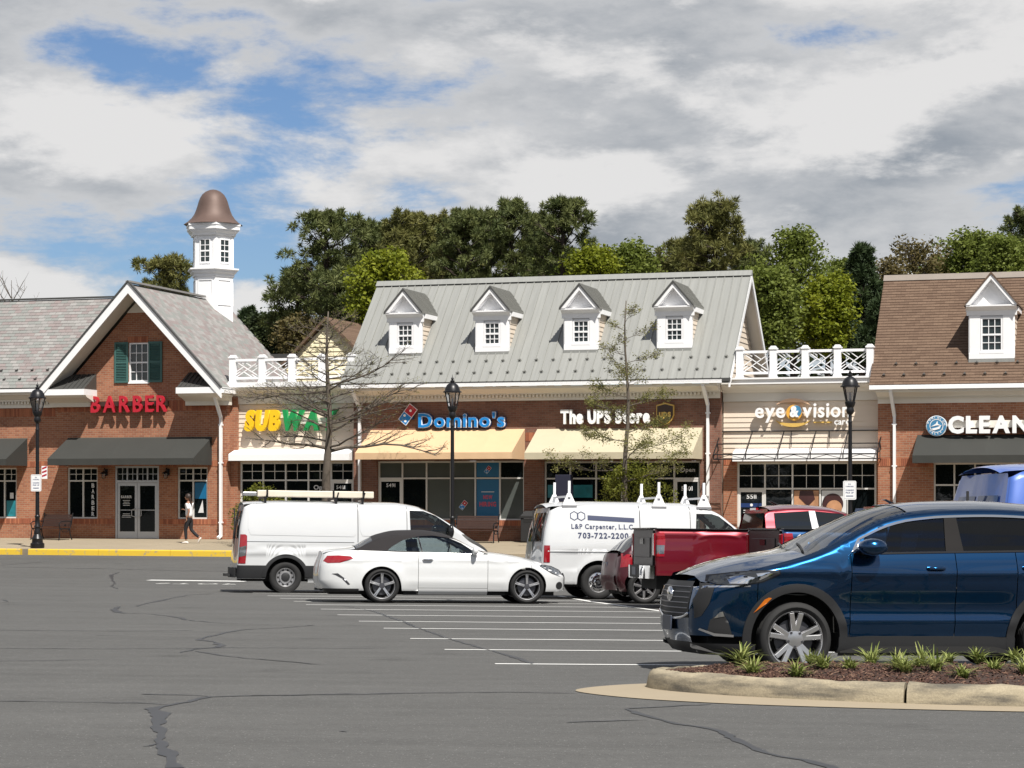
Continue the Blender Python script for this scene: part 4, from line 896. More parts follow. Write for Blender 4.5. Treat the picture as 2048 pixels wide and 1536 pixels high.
for (v_, z_) in ((.36, zt), (.36-p_, zf), (.36-p_, zb), (.36-p_*.55, zt+(zf-zt)*.55)):
    m = MB(); m.tube([(7.45, v_, z_), (13.0, v_, z_)], .022, 6); B4.part('frame_rail', m, M['black'], AF)
for a, b in zip(us_, us_[1:]):
    m = MB(); c = (a+b)/2; m.tube([(a, .36-p_, zb), (c, .36-p_, zf-.02), (b, .36-p_, zb)], .011, 6); B4.part('frame_brace', m, M['black'], AF)
for u in (9.9, 11.2):
    m = MB(); m.tube([(u, .36, zt), (u, .30, zt-.55)], .016, 6); B4.part('frame_brace', m, M['black'], AF)
u0 = B4.u0; bw = 4.76/5
letters('5511', .34, .15, .004, M['paper'], B4.r, (8.33-u0, .455, 1.52), one='door_number', bold=.02)
B4.box('door_graphic', M['sign_dkblue'], 8.12, 8.90, .452, .456, 1.22, 1.36); m = MB(); m.lathe([(.05, -.0), (.05, .004)], 12, (8.5, .448, 1.30), 'y'); B4.part('door_graphic', m, M['sign_white'])
for z in (1.10, 1.02): B4.box('door_graphic', M['paper'], 8.22, 8.80, .452, .456, z, z+.03)
B4.box('window_poster', M['poster_skin'], 8.02+2*bw+.05, 8.02+3*bw-.05, .47, .485, .5, 1.80)
m = MB(); m.prism([(8.02+2*bw+.25, 1.79), (8.02+3*bw-.25, 1.79), (8.02+3*bw-.18, 1.5), (8.02+2.55*bw, 1.25), (8.02+2*bw+.22, 1.55)], .462, .469); B4.part('poster_figure', m, M['poster_hair'])
B4.box('window_poster', M['paper'], 8.02+3*bw+.05, 8.02+4*bw-.05, .47, .485, .5, 1.80)
m = MB(); m.lathe([(.36, -.003), (.36, .003)], 24, (8.02+3.45*bw, .465, 1.34), 'y'); B4.part('poster_figure', m, M['poster_hair'])
m = MB(); m.lathe([(.27, -.003), (.27, .003)], 20, (8.02+3.50*bw, .458, 1.20), 'y'); B4.part('poster_figure', m, M['poster_skin'])
sg_ = sign('shop_sign', 'white eye and vision care letters with orange rings on cream siding', 10.3, .40, 4.18)
letters('eye', 1.02, .52, .10, M['sign_white'], sg_, (-1.62, -.16, .12), bold=.018, gap=.07)
letters('vision', 1.62, .52, .10, M['sign_white'], sg_, (.02, -.16, .12), bold=.018, gap=.10)
letters('care', .52, .22, .08, M['sign_white'], sg_, (1.10, -.16, -.14), bold=.015, gap=.06)
MB().lathe([(.27, -.10), (.27, -.20)], 28, (-.28, 0, .28), 'y').build('sign_disc', M['sign_orange'], sg_); MB().lathe([(.20, -.201), (.20, -.215)], 24, (-.22, 0, .33), 'y').build('sign_disc', M['sign_cyan'], sg_)
letters('&', .32, .36, .03, M['sign_white'], sg_, (-.42, -.22, .15), bold=.05)
def crescent(r, a0, a1, w, cx, cz, n=22):
    o_, i_ = [], []
    for k in range(n+1):
        t = a0+(a1-a0)*k/n; f = math.sin(math.pi*k/n); o_.append((cx+r*math.cos(t), cz+r*.62*math.sin(t))); i_.append((cx+(r-w*f)*math.cos(t), cz+(r*.62-w*f)*math.sin(t)))
    return o_ + i_[::-1]
MB().prism(crescent(.66, R(25), R(150), .13, -.33, .36), -.16, -.06).build('sign_arc', M['sign_peach'], sg_); MB().prism(crescent(.66, R(200), R(335), .13, -.33, .20), -.16, -.06).build('sign_arc', M['sign_gold'], sg_)
MB().box(.36, 1.0, -.15, -.05, -.08, -.03).build('sign_bar', M['sign_gold'], sg_); MB().box(-1.55, 1.6, -.06, -.001, .16, .30).build('raceway', M['siding'], sg_)

# ================================================================ dry cleaner building with brown shingle roof
B5 = Bld('shop_building', 18.0, 'brick shop building with brown shingle roof and one dormer')
B5.part('front_wall', wall_with_holes(12.9, 26, 0, .3, -.3, 5.1, [(14.75, 19.5, .75, 2.72)]), M['brick'])
B5.box('end_wall', M['brick'], 12.9, 13.2, .301, 7, -.3, 5.1)
soldier(B5, 12.92, 14.72, 2.62, h=.26); soldier(B5, 12.92, 19.5, .53)
storefront(B5, 14.75, 19.5, .75, 2.72, .08, 7, 1.98, muntin=False)
E5V, E5Z, R5V, R5Z = -.72, 5.32, 3.28, 9.32; 
m = MB(); rows = 40; pts = []
for k in range(rows):
    t0, t1 = k/rows, (k+1)/rows; v0 = E5V+(R5V-E5V)*t0; v1 = E5V+(R5V-E5V)*t1; z0 = E5Z+(R5Z-E5Z)*t0; z1 = E5Z+(R5Z-E5Z)*t1
    m.add([(12.7, v0-.012, z0+.012), (27, v0-.012, z0+.012), (27, v1, z1), (12.7, v1, z1), (12.7, v0, z0), (27, v0, z0)], [(0,1,2,3), (4,5,1,0)])
def shingle_mat():
    mt, t, p, L = mat_new('brown_shingle'); tc = N(t, 'ShaderNodeTexCoord'); s = N(t, 'ShaderNodeSeparateXYZ'); L(tc.outputs['Object'], s.inputs[0]); c = N(t, 'ShaderNodeCombineXYZ'); L(s.outputs[0], c.inputs[0]); L(mth(t, 'MULTIPLY_ADD', s.outputs[2], 1.0, -E5Z), c.inputs[1])
    b = N(t, 'ShaderNodeTexBrick'); L(c.outputs[0], b.inputs['Vector']); b.inputs['Scale'].default_value = 1; b.inputs['Brick Width'].default_value = .31; b.inputs['Row Height'].default_value = .1; b.inputs['Mortar Size'].default_value = .004; b.inputs['Color1'].default_value = (.155,.105,.075,1); b.inputs['Color2'].default_value = (.118,.078,.056,1); b.inputs['Mortar'].default_value = (.075,.05,.037,1)
    n = N(t, 'ShaderNodeTexNoise'); n.inputs['Scale'].default_value = 22; n.inputs['Detail'].default_value = 6; L(tc.outputs['Object'], n.inputs['Vector']); mx = N(t, 'ShaderNodeVectorMath', operation='SCALE'); L(b.outputs['Color'], mx.inputs[0]); L(mth(t, 'MULTIPLY_ADD', n.outputs['Fac'], .8, .6), mx.inputs['Scale']); L(mx.outputs[0], p.inputs['Base Color']); p.inputs['Roughness'].default_value = .95; p.inputs['Specular IOR Level'].default_value = .15
    return mt
M['shingle'] = shingle_mat()
B5.part('shingle_courses', m, M['shingle'])
m = MB(); m.hexa([(12.7,E5V,E5Z-.12),(27,E5V,E5Z-.12),(27,R5V,R5Z-.14),(12.7,R5V,R5Z-.14),(12.7,E5V,E5Z-.01),(27,E5V,E5Z-.01),(27,R5V,R5Z-.02),(12.7,R5V,R5Z-.02)]); B5.part('roof_deck', m, M['white'])
m = MB(); m.hexa([(12.7,R5V,R5Z-.14),(27,R5V,R5Z-.14),(27,7.2,5.3),(12.7,7.2,5.3),(12.7,R5V,R5Z-.0),(27,R5V,R5Z-.0),(27,7.2,5.42),(12.7,7.2,5.42)]); B5.part('roof_back', m, M['shingle'])
m = MB(); m.prism([(R5V-.22, R5Z-.17), (R5V, R5Z+.05), (R5V+.2, R5Z-.17)], 12.68, 27, 'x'); B5.part('ridge_cap', m, plain('ridge_shingle', (.22, .19, .165), .9))
gp5 = None
for j in range(2):
    for k in range(16):
        u = 13.15+k*.665+(.36 if j else 0); s0 = .40+j*.55; loc = B5.at(u, E5V+s0*.707, E5Z+s0*.707+.03)
        if gp5 is None:
            gp5 = obj('snow_guard', gp.data, None, B5.r); gp5.location = loc; gp5.rotation_euler = (R(45), 0, 0)
        else: like(gp5, B5.r, loc, (R(45), 0, 0))
cornice(B5, 12.9, 26, 5.28, 4.72, over=.60, dent=False, ends=(2, 0))
m = MB(); m.prism([(0.3,-.3),(6.9,-.3),(6.9,5.3),(R5V,R5Z-.2),(0,5.9)], 12.92, 13.1, 'x'); B5.part('gable_wall', m, M['siding'])
dormer(B5, 16.65, .08, 6.20, 1.44, 7.92, 8.98, E5V, E5Z, 'shingle', 'siding', hw_over=.17, metal=False)
awning(B5, 14.22, 20, 3.66, 2.95, 2.70, 1.5, M['awn_dark'])
downspout(B5, 13.40, 0, 5.2, 0, kick=.60, zk=4.3)
sg_ = sign('shop_sign', 'white CLEANERS letters on brick above dark awning', 17.1, 0, 3.72)
letters('CLEANERS', 4.0, .55, .14, M['sign_white'], sg_, (-1.83, -.28, 0), bold=.045, gap=.10); MB().box(-1.8, 2.1, -.27, -.001, .16, .40).build('raceway', M['trim_cream'], sg_)
sg_ = sign('shop_sign', 'round blue and white emblem sign left of the CLEANERS letters', 14.88, 0, 3.95)
MB().lathe([(.345, -.10), (.345, -.30)], 32, (0, 0, 0), 'y').build('disc_edge', M['sign_white'], sg_); MB().lathe([(.32, -.301), (.32, -.315)], 32, (0, 0, 0), 'y').build('disc_face', M['sign_cyan'], sg_)
m = MB()
for k in range(30):
    t0, t1 = R(12*k), R(12*k+12); m.add([(r_*math.cos(t), -.32, r_*math.sin(t)) for t in (t0, t1) for r_ in (.205, .225)], [(0,1,3,2)])
m.build('ring', M['sign_white'], sg_, fixn=False)
MB().prism([(-.19, -.03), (-.02, .07), (.03, .17), (.05, .06), (.18, .0), (.03, .02)], -.33, -.316).build('swoosh', M['sign_white'], sg_); MB().prism([(-.18, -.10), (.02, -.05), (.16, .02), (.10, -.10), (-.08, -.15)], -.33, -.316).build('swoosh', M['sign_white'], sg_)
for txt, ra, s_ in (('DOMINION', R(160), -1), ('VALLEY', R(212), 1)):
    for i, ch in enumerate(txt):
        span = R(140) if s_ < 0 else R(116); t = ra + s_*span*i/(len(txt)-1); me = glyph(ch, .03, .0); o = obj('letter', me, M['sign_white'], sg_)
        o.scale = (.085,)*3; o.location = (.265*math.cos(t)-.02, -.324, .265*math.sin(t)-.02); o.rotation_euler = (R(90), -(t-R(90)) if s_ < 0 else -(t+R(90)), 0)

# ================================================================ yellow building behind
B6 = Bld('rear_building', -11.0, 'yellow siding building with brown gable behind the low sandwich shop')
B6.r.location = b2w(-11.0, 0, 0)
ZP = 9.0; va = 12.0
def clip6(z): h = min(1.75, (ZP-.1-z)*.93); return (-11.82-h, -11.82+max(h, .01))
B6.box('wall', M['siding_y'], -14.6, -9.8, va+.05, va+8, -.3, 7.3)
m = MB(); m.prism([(-13.6, 7.3), (-10.05, 7.3), (-11.82, 8.9)], va+.03, va+.2); B6.part('gable_wall', m, M['siding_y'])
for k in range(18):
    z = 5.6+k*.19; a, b = (-14.6, -9.8) if z < 7.2 else clip6(z+.19)
    if b-a < .08: continue
    m = MB(); m.prism([(va-.02, z), (va+.03, z), (va+.03, z+.19), (va+.012, z+.19)], a, b, 'x'); B6.part('clapboard', m, M['siding_y'])
for s_ in (-1, 1):
    m = MB(); m.hexa([(-11.82+s_*2.05,va-.25,7.02),(-11.82,va-.25,ZP),(-11.82,va+9,ZP),(-11.82+s_*2.05,va+9,7.02),(-11.82+s_*2.05,va-.25,7.16),(-11.82,va-.25,ZP+.14),(-11.82,va+9,ZP+.14),(-11.82+s_*2.05,va+9,7.16)]); B6.part('roof_slope', m, M['shingle'])
B6.box('parapet_cap', M['metal_dark'], -16.5, -13.1, va-.1, va+6, 7.32, 7.62); B6.box('link_wall', M['siding_y'], -16.5, -13.3, va, va+6, 5.5, 7.31)
m = MB(); m.hexa([(-10.2,va+2,7.4),(-4.5,va+2,7.4),(-5.5,va+6,9.05),(-10.6,va+6,9.05),(-10.2,va+2,7.5),(-4.5,va+2,7.5),(-5.5,va+6,9.15),(-10.6,va+6,9.15)]); B6.part('roof_wing', m, M['shingle'])
# ================================================================ vehicles
def pchip(pts):
    xs = np.array([p[0] for p in pts], float); ys = np.array([p[1] for p in pts], float); n = len(xs)
    h = np.diff(xs); d = np.diff(ys)/h; m = np.zeros(n)
    if n == 2: m[:] = d[0]
    else:
        for i in range(1, n-1):
            if d[i-1]*d[i] > 0:
                w1 = 2*h[i]+h[i-1]; w2 = h[i]+2*h[i-1]; m[i] = (w1+w2)/(w1/d[i-1]+w2/d[i])
        m[0] = d[0]; m[-1] = d[-1]
    X = xs.tolist(); Y = ys.tolist(); Mm = m.tolist()
    def f(x):
        if x <= X[0]: return Y[0]
        if x >= X[-1]: return Y[-1]
        lo = 0; hi = n-1
        while hi-lo > 1:
            k = (lo+hi)//2
            if X[k] <= x: lo = k
            else: hi = k
        hh = X[lo+1]-X[lo]; t = (x-X[lo])/hh
        return Y[lo]*(1+2*t)*(1-t)**2 + hh*Mm[lo]*t*(1-t)**2 + Y[lo+1]*t*t*(3-2*t) + hh*Mm[lo+1]*t*t*(t-1)
    return f
class Car:
    """body described as side skin y = w(x, z) and a crowned top; x forward from the rear axle, z from the ground"""
    def __init__(s, root, top, drop, width, xf, xr, lf=.5, lr=.45, mf=.62, mr=.72, pf=2.4, roll=.06, arches=(), sill=.25, belt=None, flare=.0, lines=(), hood_w=None):
        s.root = root; s.T = pchip(top); s.D = pchip(drop); s.wz = pchip(width); s.xf = pchip(xf); s.xr = pchip(xr); s.lf = lf; s.lr = lr; s.mf = mf; s.mr = mr; s.pf = pf; s.roll = roll; s.arch = arches; s.sl = sill; s.belt = belt; s.flare = flare; s.lines = lines
        s.zf = (xf[0][0], xf[-1][0]); s.zr = (xr[0][0], xr[-1][0])
    def zsh(s, x): return s.T(x) - s.D(x)
    def w(s, x, z):
        y = s.wz(z)
        d = min(1, max(0, (s.xf(z)-x)/s.lf)); y *= s.mf + (1-s.mf)*(1-(1-d)**s.pf)**(1/s.pf)
        d = min(1, max(0, (x-s.xr(z))/s.lr)); y *= s.mr + (1-s.mr)*(1-(1-d)**s.pf)**(1/s.pf)
        zs = s.zsh(x); r = s.roll
        if z > zs-r: q = min(1, (z-zs+r)/r); y -= r*.9*(1-math.sqrt(max(0, 1-q*q)))
        for (xa, za, Ra) in s.arch:
            if s.flare:
                rr = math.hypot(x-xa, z-za); y += s.flare*math.exp(-((rr-Ra)/.11)**2)
        for (zc, sg, am, x0, x1) in s.lines:
            k = sstep(x0-.25, x0+.15, x)*(1-sstep(x1-.15, x1+.25, x)); y += am*k*math.exp(-((z-zc)/sg)**2)
        return y
    def nrm(s, x, z, sd):
        e = .008; wx = (s.w(x+e, z)-s.w(x-e, z))/(2*e); wz = (s.w(x, z+e)-s.w(x, z-e))/(2*e)
        wx = max(-6, min(6, wx)); wz = max(-6, min(6, wz)); return Vector((-wx, sd, -wz)).normalized()
    def _mk(s, name, V, Fc, Nn, mat, parent):
        me = bpy.data.meshes.new(name); me.from_pydata([tuple(v) for v in V], [], Fc); me.update()
        bm = bmesh.new(); bm.from_mesh(me); bm.to_mesh(me); bm.free()
        me.polygons.foreach_set('use_smooth', [True]*len(me.polygons))
        if Nn is not None: me.normals_split_custom_set_from_vertices([tuple(n) for n in Nn])
        me.materials.append(mat); o = bpy.data.objects.new(name, me); COL.objects.link(o); o.parent = parent or s.root; return o
    def low(s, x):
        z = s.sl(x) if callable(s.sl) else s.sl
        for (xa, za, Ra) in s.arch:
            if abs(x-xa) < Ra: z = max(z, za + math.sqrt(Ra*Ra-(x-xa)**2))
        return z
    def panel(s, name, x0, x1, mat, up=None, lo=None, nose=False, tail=False, sides=(-1, 1), off=0.0, parent=None, nz=14, gap=.004):
        """side skin between lo(x) and up(x) over x0..x1; nose/tail let the end follow the bumper profile"""
        up = up or s.zsh; lo = lo or s.low
        g0 = 0 if tail else gap; g1 = 0 if nose else gap; xs = {x0+g0, x1-g1}; n = max(3, int((x1-x0)/.07)); xs |= {x0+g0+(x1-x0-g0-g1)*i/n for i in range(n+1)}
        for (xa, za, Ra) in s.arch:
            for t in range(0, 41):
                q = xa - Ra*math.cos(math.pi*t/40)*.9995
                if x0+gap < q < x1-gap: xs.add(q)
            for q in (xa-Ra-.002, xa+Ra+.002):
                if x0+gap < q < x1-gap: xs.add(q)
        if nose: xs |= {x1-(x1-x0)*.6*(k/30)**2.2 for k in range(31)}; nz = max(nz, 26)
        if tail: xs |= {x0+(x1-x0)*.4*(k/16)**2.2 for k in range(17)}
        xs = sorted(xs); res = []
        for sd in sides:
            V = []; Nn = []; F_ = []
            for x in xs:
                a = lo(x); b = max(a+.01, up(x))
                for j in range(nz+1):
                    z = a+(b-a)*j/nz; xx = x
                    if nose: t = (x-x0)/(x1-x0); xx = x0+(s.xf(z)-x0)*t
                    if tail: t = (x1-x)/(x1-x0); xx = x1+(s.xr(z)-x1)*t
                    V.append((xx, sd*(s.w(xx, z)+off), z)); Nn.append(s.nrm(xx, z, sd))
            m = nz+1
            for i in range(len(xs)-1):
                for j in range(nz):
                    q = (i*m+j, (i+1)*m+j, (i+1)*m+j+1, i*m+j+1); F_.append(q if sd < 0 else q[::-1])
            res.append(s._mk(name, V, F_, Nn, mat, parent))
        return res
    def patch(s, name, poly, mat, off=.004, sides=(-1, 1), parent=None, g=.07, flat=None, rim=.0):
        """polygon in (x, z) laid on the side skin"""
        tri = tessellate_polygon([[Vector((a, b, 0)) for a, b in poly]])
        bm0 = bmesh.new(); vs = [bm0.verts.new((a, 0, b)) for a, b in poly]
        for t in tri:
            try: bm0.faces.new([vs[i] for i in t])
            except ValueError: pass
        X = [p[0] for p in poly]; Z = [p[1] for p in poly]
        x = min(X)+g
        while x < max(X):
            bmesh.ops.bisect_plane(bm0, geom=bm0.verts[:]+bm0.edges[:]+bm0.faces[:], plane_co=(x, 0, 0), plane_no=(1, 0, 0)); x += g
        z = min(Z)+g
        while z < max(Z):
            bmesh.ops.bisect_plane(bm0, geom=bm0.verts[:]+bm0.edges[:]+bm0.faces[:], plane_co=(0, 0, z), plane_no=(0, 0, 1)); z += g
        bm0.verts.ensure_lookup_table(); co = [(v.co.x, v.co.z) for v in bm0.verts]; bm0.verts.index_update(); fs = [[v.index for v in f.verts] for f in bm0.faces]
        bd = [(e.verts[0].index, e.verts[1].index) for e in bm0.edges if e.is_boundary]; bm0.free(); res = []
        for sd in sides:
            V = []; Nn = []
            for (x, z) in co:
                y = (s.w(x, z) if flat is None else flat)+off; V.append((x, sd*y, z)); Nn.append(s.nrm(x, z, sd) if flat is None else Vector((0, sd, 0)))
            F_ = []
            for f in fs:
                a, b, c = (Vector(V[i]) for i in f[:3]); nn = (b-a).cross(c-a); F_.append(tuple(f) if nn.y*sd > 0 else tuple(reversed(f)))
            if rim:
                for (i, j) in bd:
                    k = len(V); a, b = V[i], V[j]; V += [a, b, (b[0], b[1]-sd*rim, b[2]), (a[0], a[1]-sd*rim, a[2])]
                    e = Vector((b[0]-a[0], 0, b[2]-a[2])); nn = Vector((e.z, 0, -e.x)); nn = nn.normalized() if nn.length > 1e-6 else Vector((0, sd, 0)); Nn += [nn]*4; F_.append((k, k+1, k+2, k+3))
            res.append(s._mk(name, V, F_, Nn, mat, parent))
        return res
    def strip(s, name, x0, x1, mat, off=0.0, parent=None, n=None, inset=0.0, power=2.3, m=16, bump=None):
        """crowned top surface between the two shoulders"""
        n = n or max(4, int((x1-x0)/.06)); b = MB()
        def fn(a, t):
            x = x0+(x1-x0)*a; zs = s.zsh(x); ys = s.w(x, zs)*(1-inset); e = (2*t-1); ee = math.sin(e*math.pi/2)*.35 + e*.65
            z = zs + (s.T(x)-zs)*(1-abs(ee)**power) + off
            if bump: z += bump(x, ee)
            return (x, ys*ee, z)
        b.grid(fn, n, m); return b.build(name, mat, parent or s.root, smooth=True, fixn=False)
    def cap(s, name, end, z0, z1, mat, bulge=.06, parent=None, n=14, m=16, off=0.0):
        """closing face of nose (+1) or tail (-1) following the profile"""
        b = MB(); f = s.xf if end > 0 else s.xr
        def fn(a, t):
            z = z0+(z1-z0)*a; x = f(z); y = s.w(x, z); e = 2*t-1; return (x + end*(bulge*(.5+.5*math.cos(math.pi*e))+off), y*e, z)
        b.grid(fn, n, m); o = b.build(name, mat, parent or s.root, smooth=True, fixn=False)
        if (o.data.polygons[0].normal.x > 0) != (end > 0): o.data.flip_normals()
        return o
    def under(s, x0, x1, wd, z0=.2, z1=.62):
        MB().box(x0, x1, -wd, wd, z0, z1).build('underbody', M['under'], s.root)
M['under'] = plain('underbody', (.012, .012, .012), .9)
M['tyre'] = plain('tyre_rubber', (.012, .012, .0125), .8, var=.15, scale=12)
M['rim'] = plain('alloy_rim', (.62, .62, .63), .28, metal=.9, var=.03)
M['rim_dark'] = plain('dark_alloy', (.10, .10, .11), .35, metal=.7)
M['steel'] = plain('steel_rim', (.36, .36, .37), .4, metal=.7)
M['chrome'] = plain('chrome', (.75, .75, .76), .06, metal=1.0, var=.02)
M['cladding'] = plain('grey_cladding', (.014, .0145, .016), .55, var=.06)
M['trim_black'] = plain('gloss_black_trim', (.010, .010, .011), .15, var=.02)
M['lamp_red'] = plain('red_lens', (.26, .006, .012), .08, coat=1, var=.05)
M['lamp_clear'] = plain('clear_lens', (.20, .21, .22), .08, coat=1, metal=.6, var=.4, scale=14)
M['gate'] = plain('shaded_tailgate', (.016, .011, .012), .4, var=.3); M['lamp_dark'] = plain('smoked_lens', (.035, .038, .042), .05, coat=1, metal=.4, var=.5, scale=18); M['pillar'] = plain('satin_pillar', (.020, .019, .019), .9, spec=.08); M['lamp_amber'] = plain('amber_lens', (.50, .13, .01), .12, coat=1)  # pickup tailgates painted near black: shade and dark reflections put into the colour
M['cglass'] = glass_mat('car_glass', (.50, .56, .56)); M['cglass_d'] = glass_mat('privacy_glass', (.055, .06, .065)); M['cglass_m'] = glass_mat('tinted_glass', (.26, .31, .33))
M['oglass'] = plain('dark_car_glass', (.010, .012, .014), .02, spec=.6, var=.1)
M['seat_d'] = plain('dark_seat', (.03, .03, .032), .8); M['seat_l'] = plain('light_seat', (.42, .40, .38), .7)
M['p_blue'] = paint('blue_metallic', (.0025, .042, .118), metal=.9, rough=.2)
M['p_white'] = paint('white_paint', (.52, .53, .54), rough=.4); M['p_white2'] = paint('bright_white_paint', (.60, .61, .615), rough=.35)
M['p_red'] = paint('red_metallic', (.17, .004, .013), metal=.5, rough=.3)
M['p_maroon'] = plain('maroon_paint', (.055, .005, .010), .35, metal=.2, coat=.35, var=.2, scale=3)
M['p_pblue'] = paint('mid_blue_paint', (.012, .085, .24), metal=.35, rough=.3)
M['p_violet'] = paint('cornflower_blue_paint', (.05, .12, .42), metal=.1, rough=.4)
M['softtop'] = plain('black_soft_top', (.012, .010, .011), .9, var=.1, bump=.2, bscale=200)
M['plate'] = plain('number_plate', (.05, .06, .09), .4, var=.3, scale=30)
def wheel(root, x, y, z, Rt, wd, Rr, style, name='wheel'):
    """tyre with rounded shoulders and tread grooves; rim with spokes; y sign gives the outer face"""
    sd = 1 if y > 0 else -1; e = empty(name, (x, y, z)); e.parent = root
    t = MB(); h = wd/2
    prof = [(Rr, -h*.72), (Rr+.012, -h*.86), (Rr+(Rt-Rr)*.45, -h*1.0), (Rt-.035, -h*.97), (Rt-.012, -h*.84), (Rt, -h*.66)]
    for k in range(4): c = -h*.5+h*k/3; prof += [(Rt, c-.022), (Rt-.010, c-.018), (Rt-.010, c-.006), (Rt, c-.002)]
    prof += [(Rt, h*.66), (Rt-.012, h*.84), (Rt-.035, h*.97), (Rr+(Rt-Rr)*.45, h*1.0), (Rr+.012, h*.86), (Rr, h*.72)]
    t.lathe(prof[:], 40, ax='y'); t.f = [f for f in t.f if len(f) == 4]; t.build('tyre', M['tyre'], e, smooth='auto')
    q = MB(); o = sd
    if style == 'steel':
        q.lathe([(Rr, o*h*.72), (Rr*.97, o*h*.80), (Rr*.90, o*h*.70), (Rr*.86, o*h*.45), (Rr*.70, o*h*.42), (Rr*.60, o*h*.66), (Rr*.48, o*h*.66), (Rr*.46, o*h*.45), (0.0001, o*h*.45)], 32, ax='y'); q.f = [f for f in q.f if len(f) == 4]
        q.build('rim', M['steel'], e, smooth='auto')
        c = MB(); c.lathe([(Rr*.42, o*h*.46), (Rr*.42, o*h*.74), (Rr*.30, o*h*.80), (.0001, o*h*.80)], 20, ax='y'); c.f = [f for f in c.f if len(f) == 4]; c.build('hub_cap', M['cladding'], e, smooth='auto')
        for k in range(10):
            a = 2*math.pi*k/10; b = MB(); b.lathe([(.024, o*h*.43), (.024, o*h*.475)], 8, (Rr*.775*math.cos(a), 0, Rr*.775*math.sin(a)), 'y'); b.build('vent_hole', M['under'], e)
        return e
    q.lathe([(Rr, -o*h*.7), (Rr*.94, -o*h*.6), (Rr*.93, o*h*.40), (Rr*.955, o*h*.62), (Rr*.99, o*h*.74), (Rr+.012, o*h*.78), (Rr+.012, o*h*.70)], 40, ax='y'); q.f = [f for f in q.f if len(f) == 4]
    q.build('rim', M['rim'] if style != 'star' else M['rim'], e, smooth='auto')
    d = MB(); d.lathe([(Rr*.72, -o*h*.05), (Rr*.72, o*h*.05), (.06, o*h*.1), (.0001, o*h*.1)], 24, ax='y'); d.f = [f for f in d.f if len(f) == 4]; d.build('brake_disc', M['rim_dark'], e)
    bk = MB(); bk.lathe([(Rr*.93, -o*h*.55), (.0001, -o*h*.5)], 24, ax='y'); bk.f = [f for f in bk.f if len(f) == 4]; bk.build('backing', M['under'], e)
    def spoke(a, w0, w1, r0, r1, mt, y0=.62, y1=.66, th=.03, tw=0.0):
        b = MB(); ca_, sa_ = math.cos(a), math.sin(a); ca2, sa2 = math.cos(a+tw), math.sin(a+tw)
        def P(r, s_, yy, c=None, d_=None): return (r*ca_ - s_*sa_, yy, r*sa_ + s_*ca_)
        def P2(r, s_, yy): return (r*ca2 - s_*sa2, yy, r*sa2 + s_*ca2)
        ya, yb = o*h*y0, o*h*y1
        b.hexa([P(r0, -w0/2, ya-o*th), P(r0, w0/2, ya-o*th), P2(r1, w1/2, yb-o*th), P2(r1, -w1/2, yb-o*th), P(r0, -w0/2*.7, ya), P(r0, w0/2*.7, ya), P2(r1, w1/2*.75, yb), P2(r1, -w1/2*.75, yb)]); b.build('spoke', mt, e, bevel=.004)
    if style == 'split':        # five pairs of spokes
        for k in range(5):
            a = 2*math.pi*k/5+.35
            for s_ in (-1, 1): spoke(a+s_*.14, .062, .058, Rr*.22, Rr*.95, M['rim'], .58, .74, tw=s_*.05)
            b = MB(); b.lathe([(.013, o*h*.5), (.013, o*h*.66)], 8, (Rr*.27*math.cos(a+.63), 0, Rr*.27*math.sin(a+.63)), 'y'); b.build('lug_nut', M['rim_dark'], e)
        c = MB(); c.lathe([(Rr*.34, o*h*.40), (Rr*.33, o*h*.58), (Rr*.16, o*h*.64), (.0001, o*h*.64)], 24, ax='y'); c.f = [f for f in c.f if len(f) == 4]; c.build('hub', M['rim'], e, smooth='auto')
    elif style == 'star':       # five broad spokes, dark in the middle
        for k in range(5):
            a = 2*math.pi*k/5+R(90)
            for s_ in (-1, 1): spoke(a+s_*.10, .045, .022, Rr*.18, Rr*.97, M['rim'], .60, .72, tw=-s_*.03)
            spoke(a, .05, .03, Rr*.18, Rr*.95, M['rim_dark'], .56, .66)
        c = MB(); c.lathe([(Rr*.24, o*h*.40), (Rr*.22, o*h*.62), (.0001, o*h*.64)], 20, ax='y'); c.f = [f for f in c.f if len(f) == 4]; c.build('hub', M['rim_dark'], e, smooth='auto')
    elif style == 'multi':
        for k in range(7): spoke(2*math.pi*k/7+.2, .06, .055, Rr*.2, Rr*.96, M['rim'], .58, .72)
        c = MB(); c.lathe([(Rr*.30, o*h*.40), (Rr*.28, o*h*.64), (.0001, o*h*.66)], 20, ax='y'); c.f = [f for f in c.f if len(f) == 4]; c.build('hub', M['chrome'], e, smooth='auto')
    elif style == 'cap':        # bright wheel cover with round holes
        c = MB(); c.lathe([(Rr*.96, o*h*.60), (Rr*.72, o*h*.82), (Rr*.45, o*h*.80), (Rr*.36, o*h*.98), (Rr*.22, o*h*1.02), (.0001, o*h*1.02)], 28, ax='y'); c.f = [f for f in c.f if len(f) == 4]; c.build('wheel_cover', M['chrome'], e, smooth='auto')
        for k in range(8):
            a = 2*math.pi*k/8+.2; b = MB(); b.lathe([(.032, o*h*.70), (.030, o*h*.80)], 10, (Rr*.72*math.cos(a), 0, Rr*.72*math.sin(a)), 'y'); b.build('vent_hole', M['under'], e)
    return e
def place(root, X, Y, head):
    """stand a vehicle on the sloping lot, x axis along heading"""
    e = .8; gx = (G(X+e, Y)-G(X-e, Y))/(2*e); gy = (G(X, Y+e)-G(X, Y-e))/(2*e)
    n = Vector((-gx, -gy, 1)).normalized(); f = Vector((math.cos(head), math.sin(head), 0)); f = (f-n*f.dot(n)).normalized(); l = n.cross(f)
    m = Matrix((f, l, n)).transposed().to_4x4(); m.translation = (X, Y, G(X, Y)); root.matrix_world = m
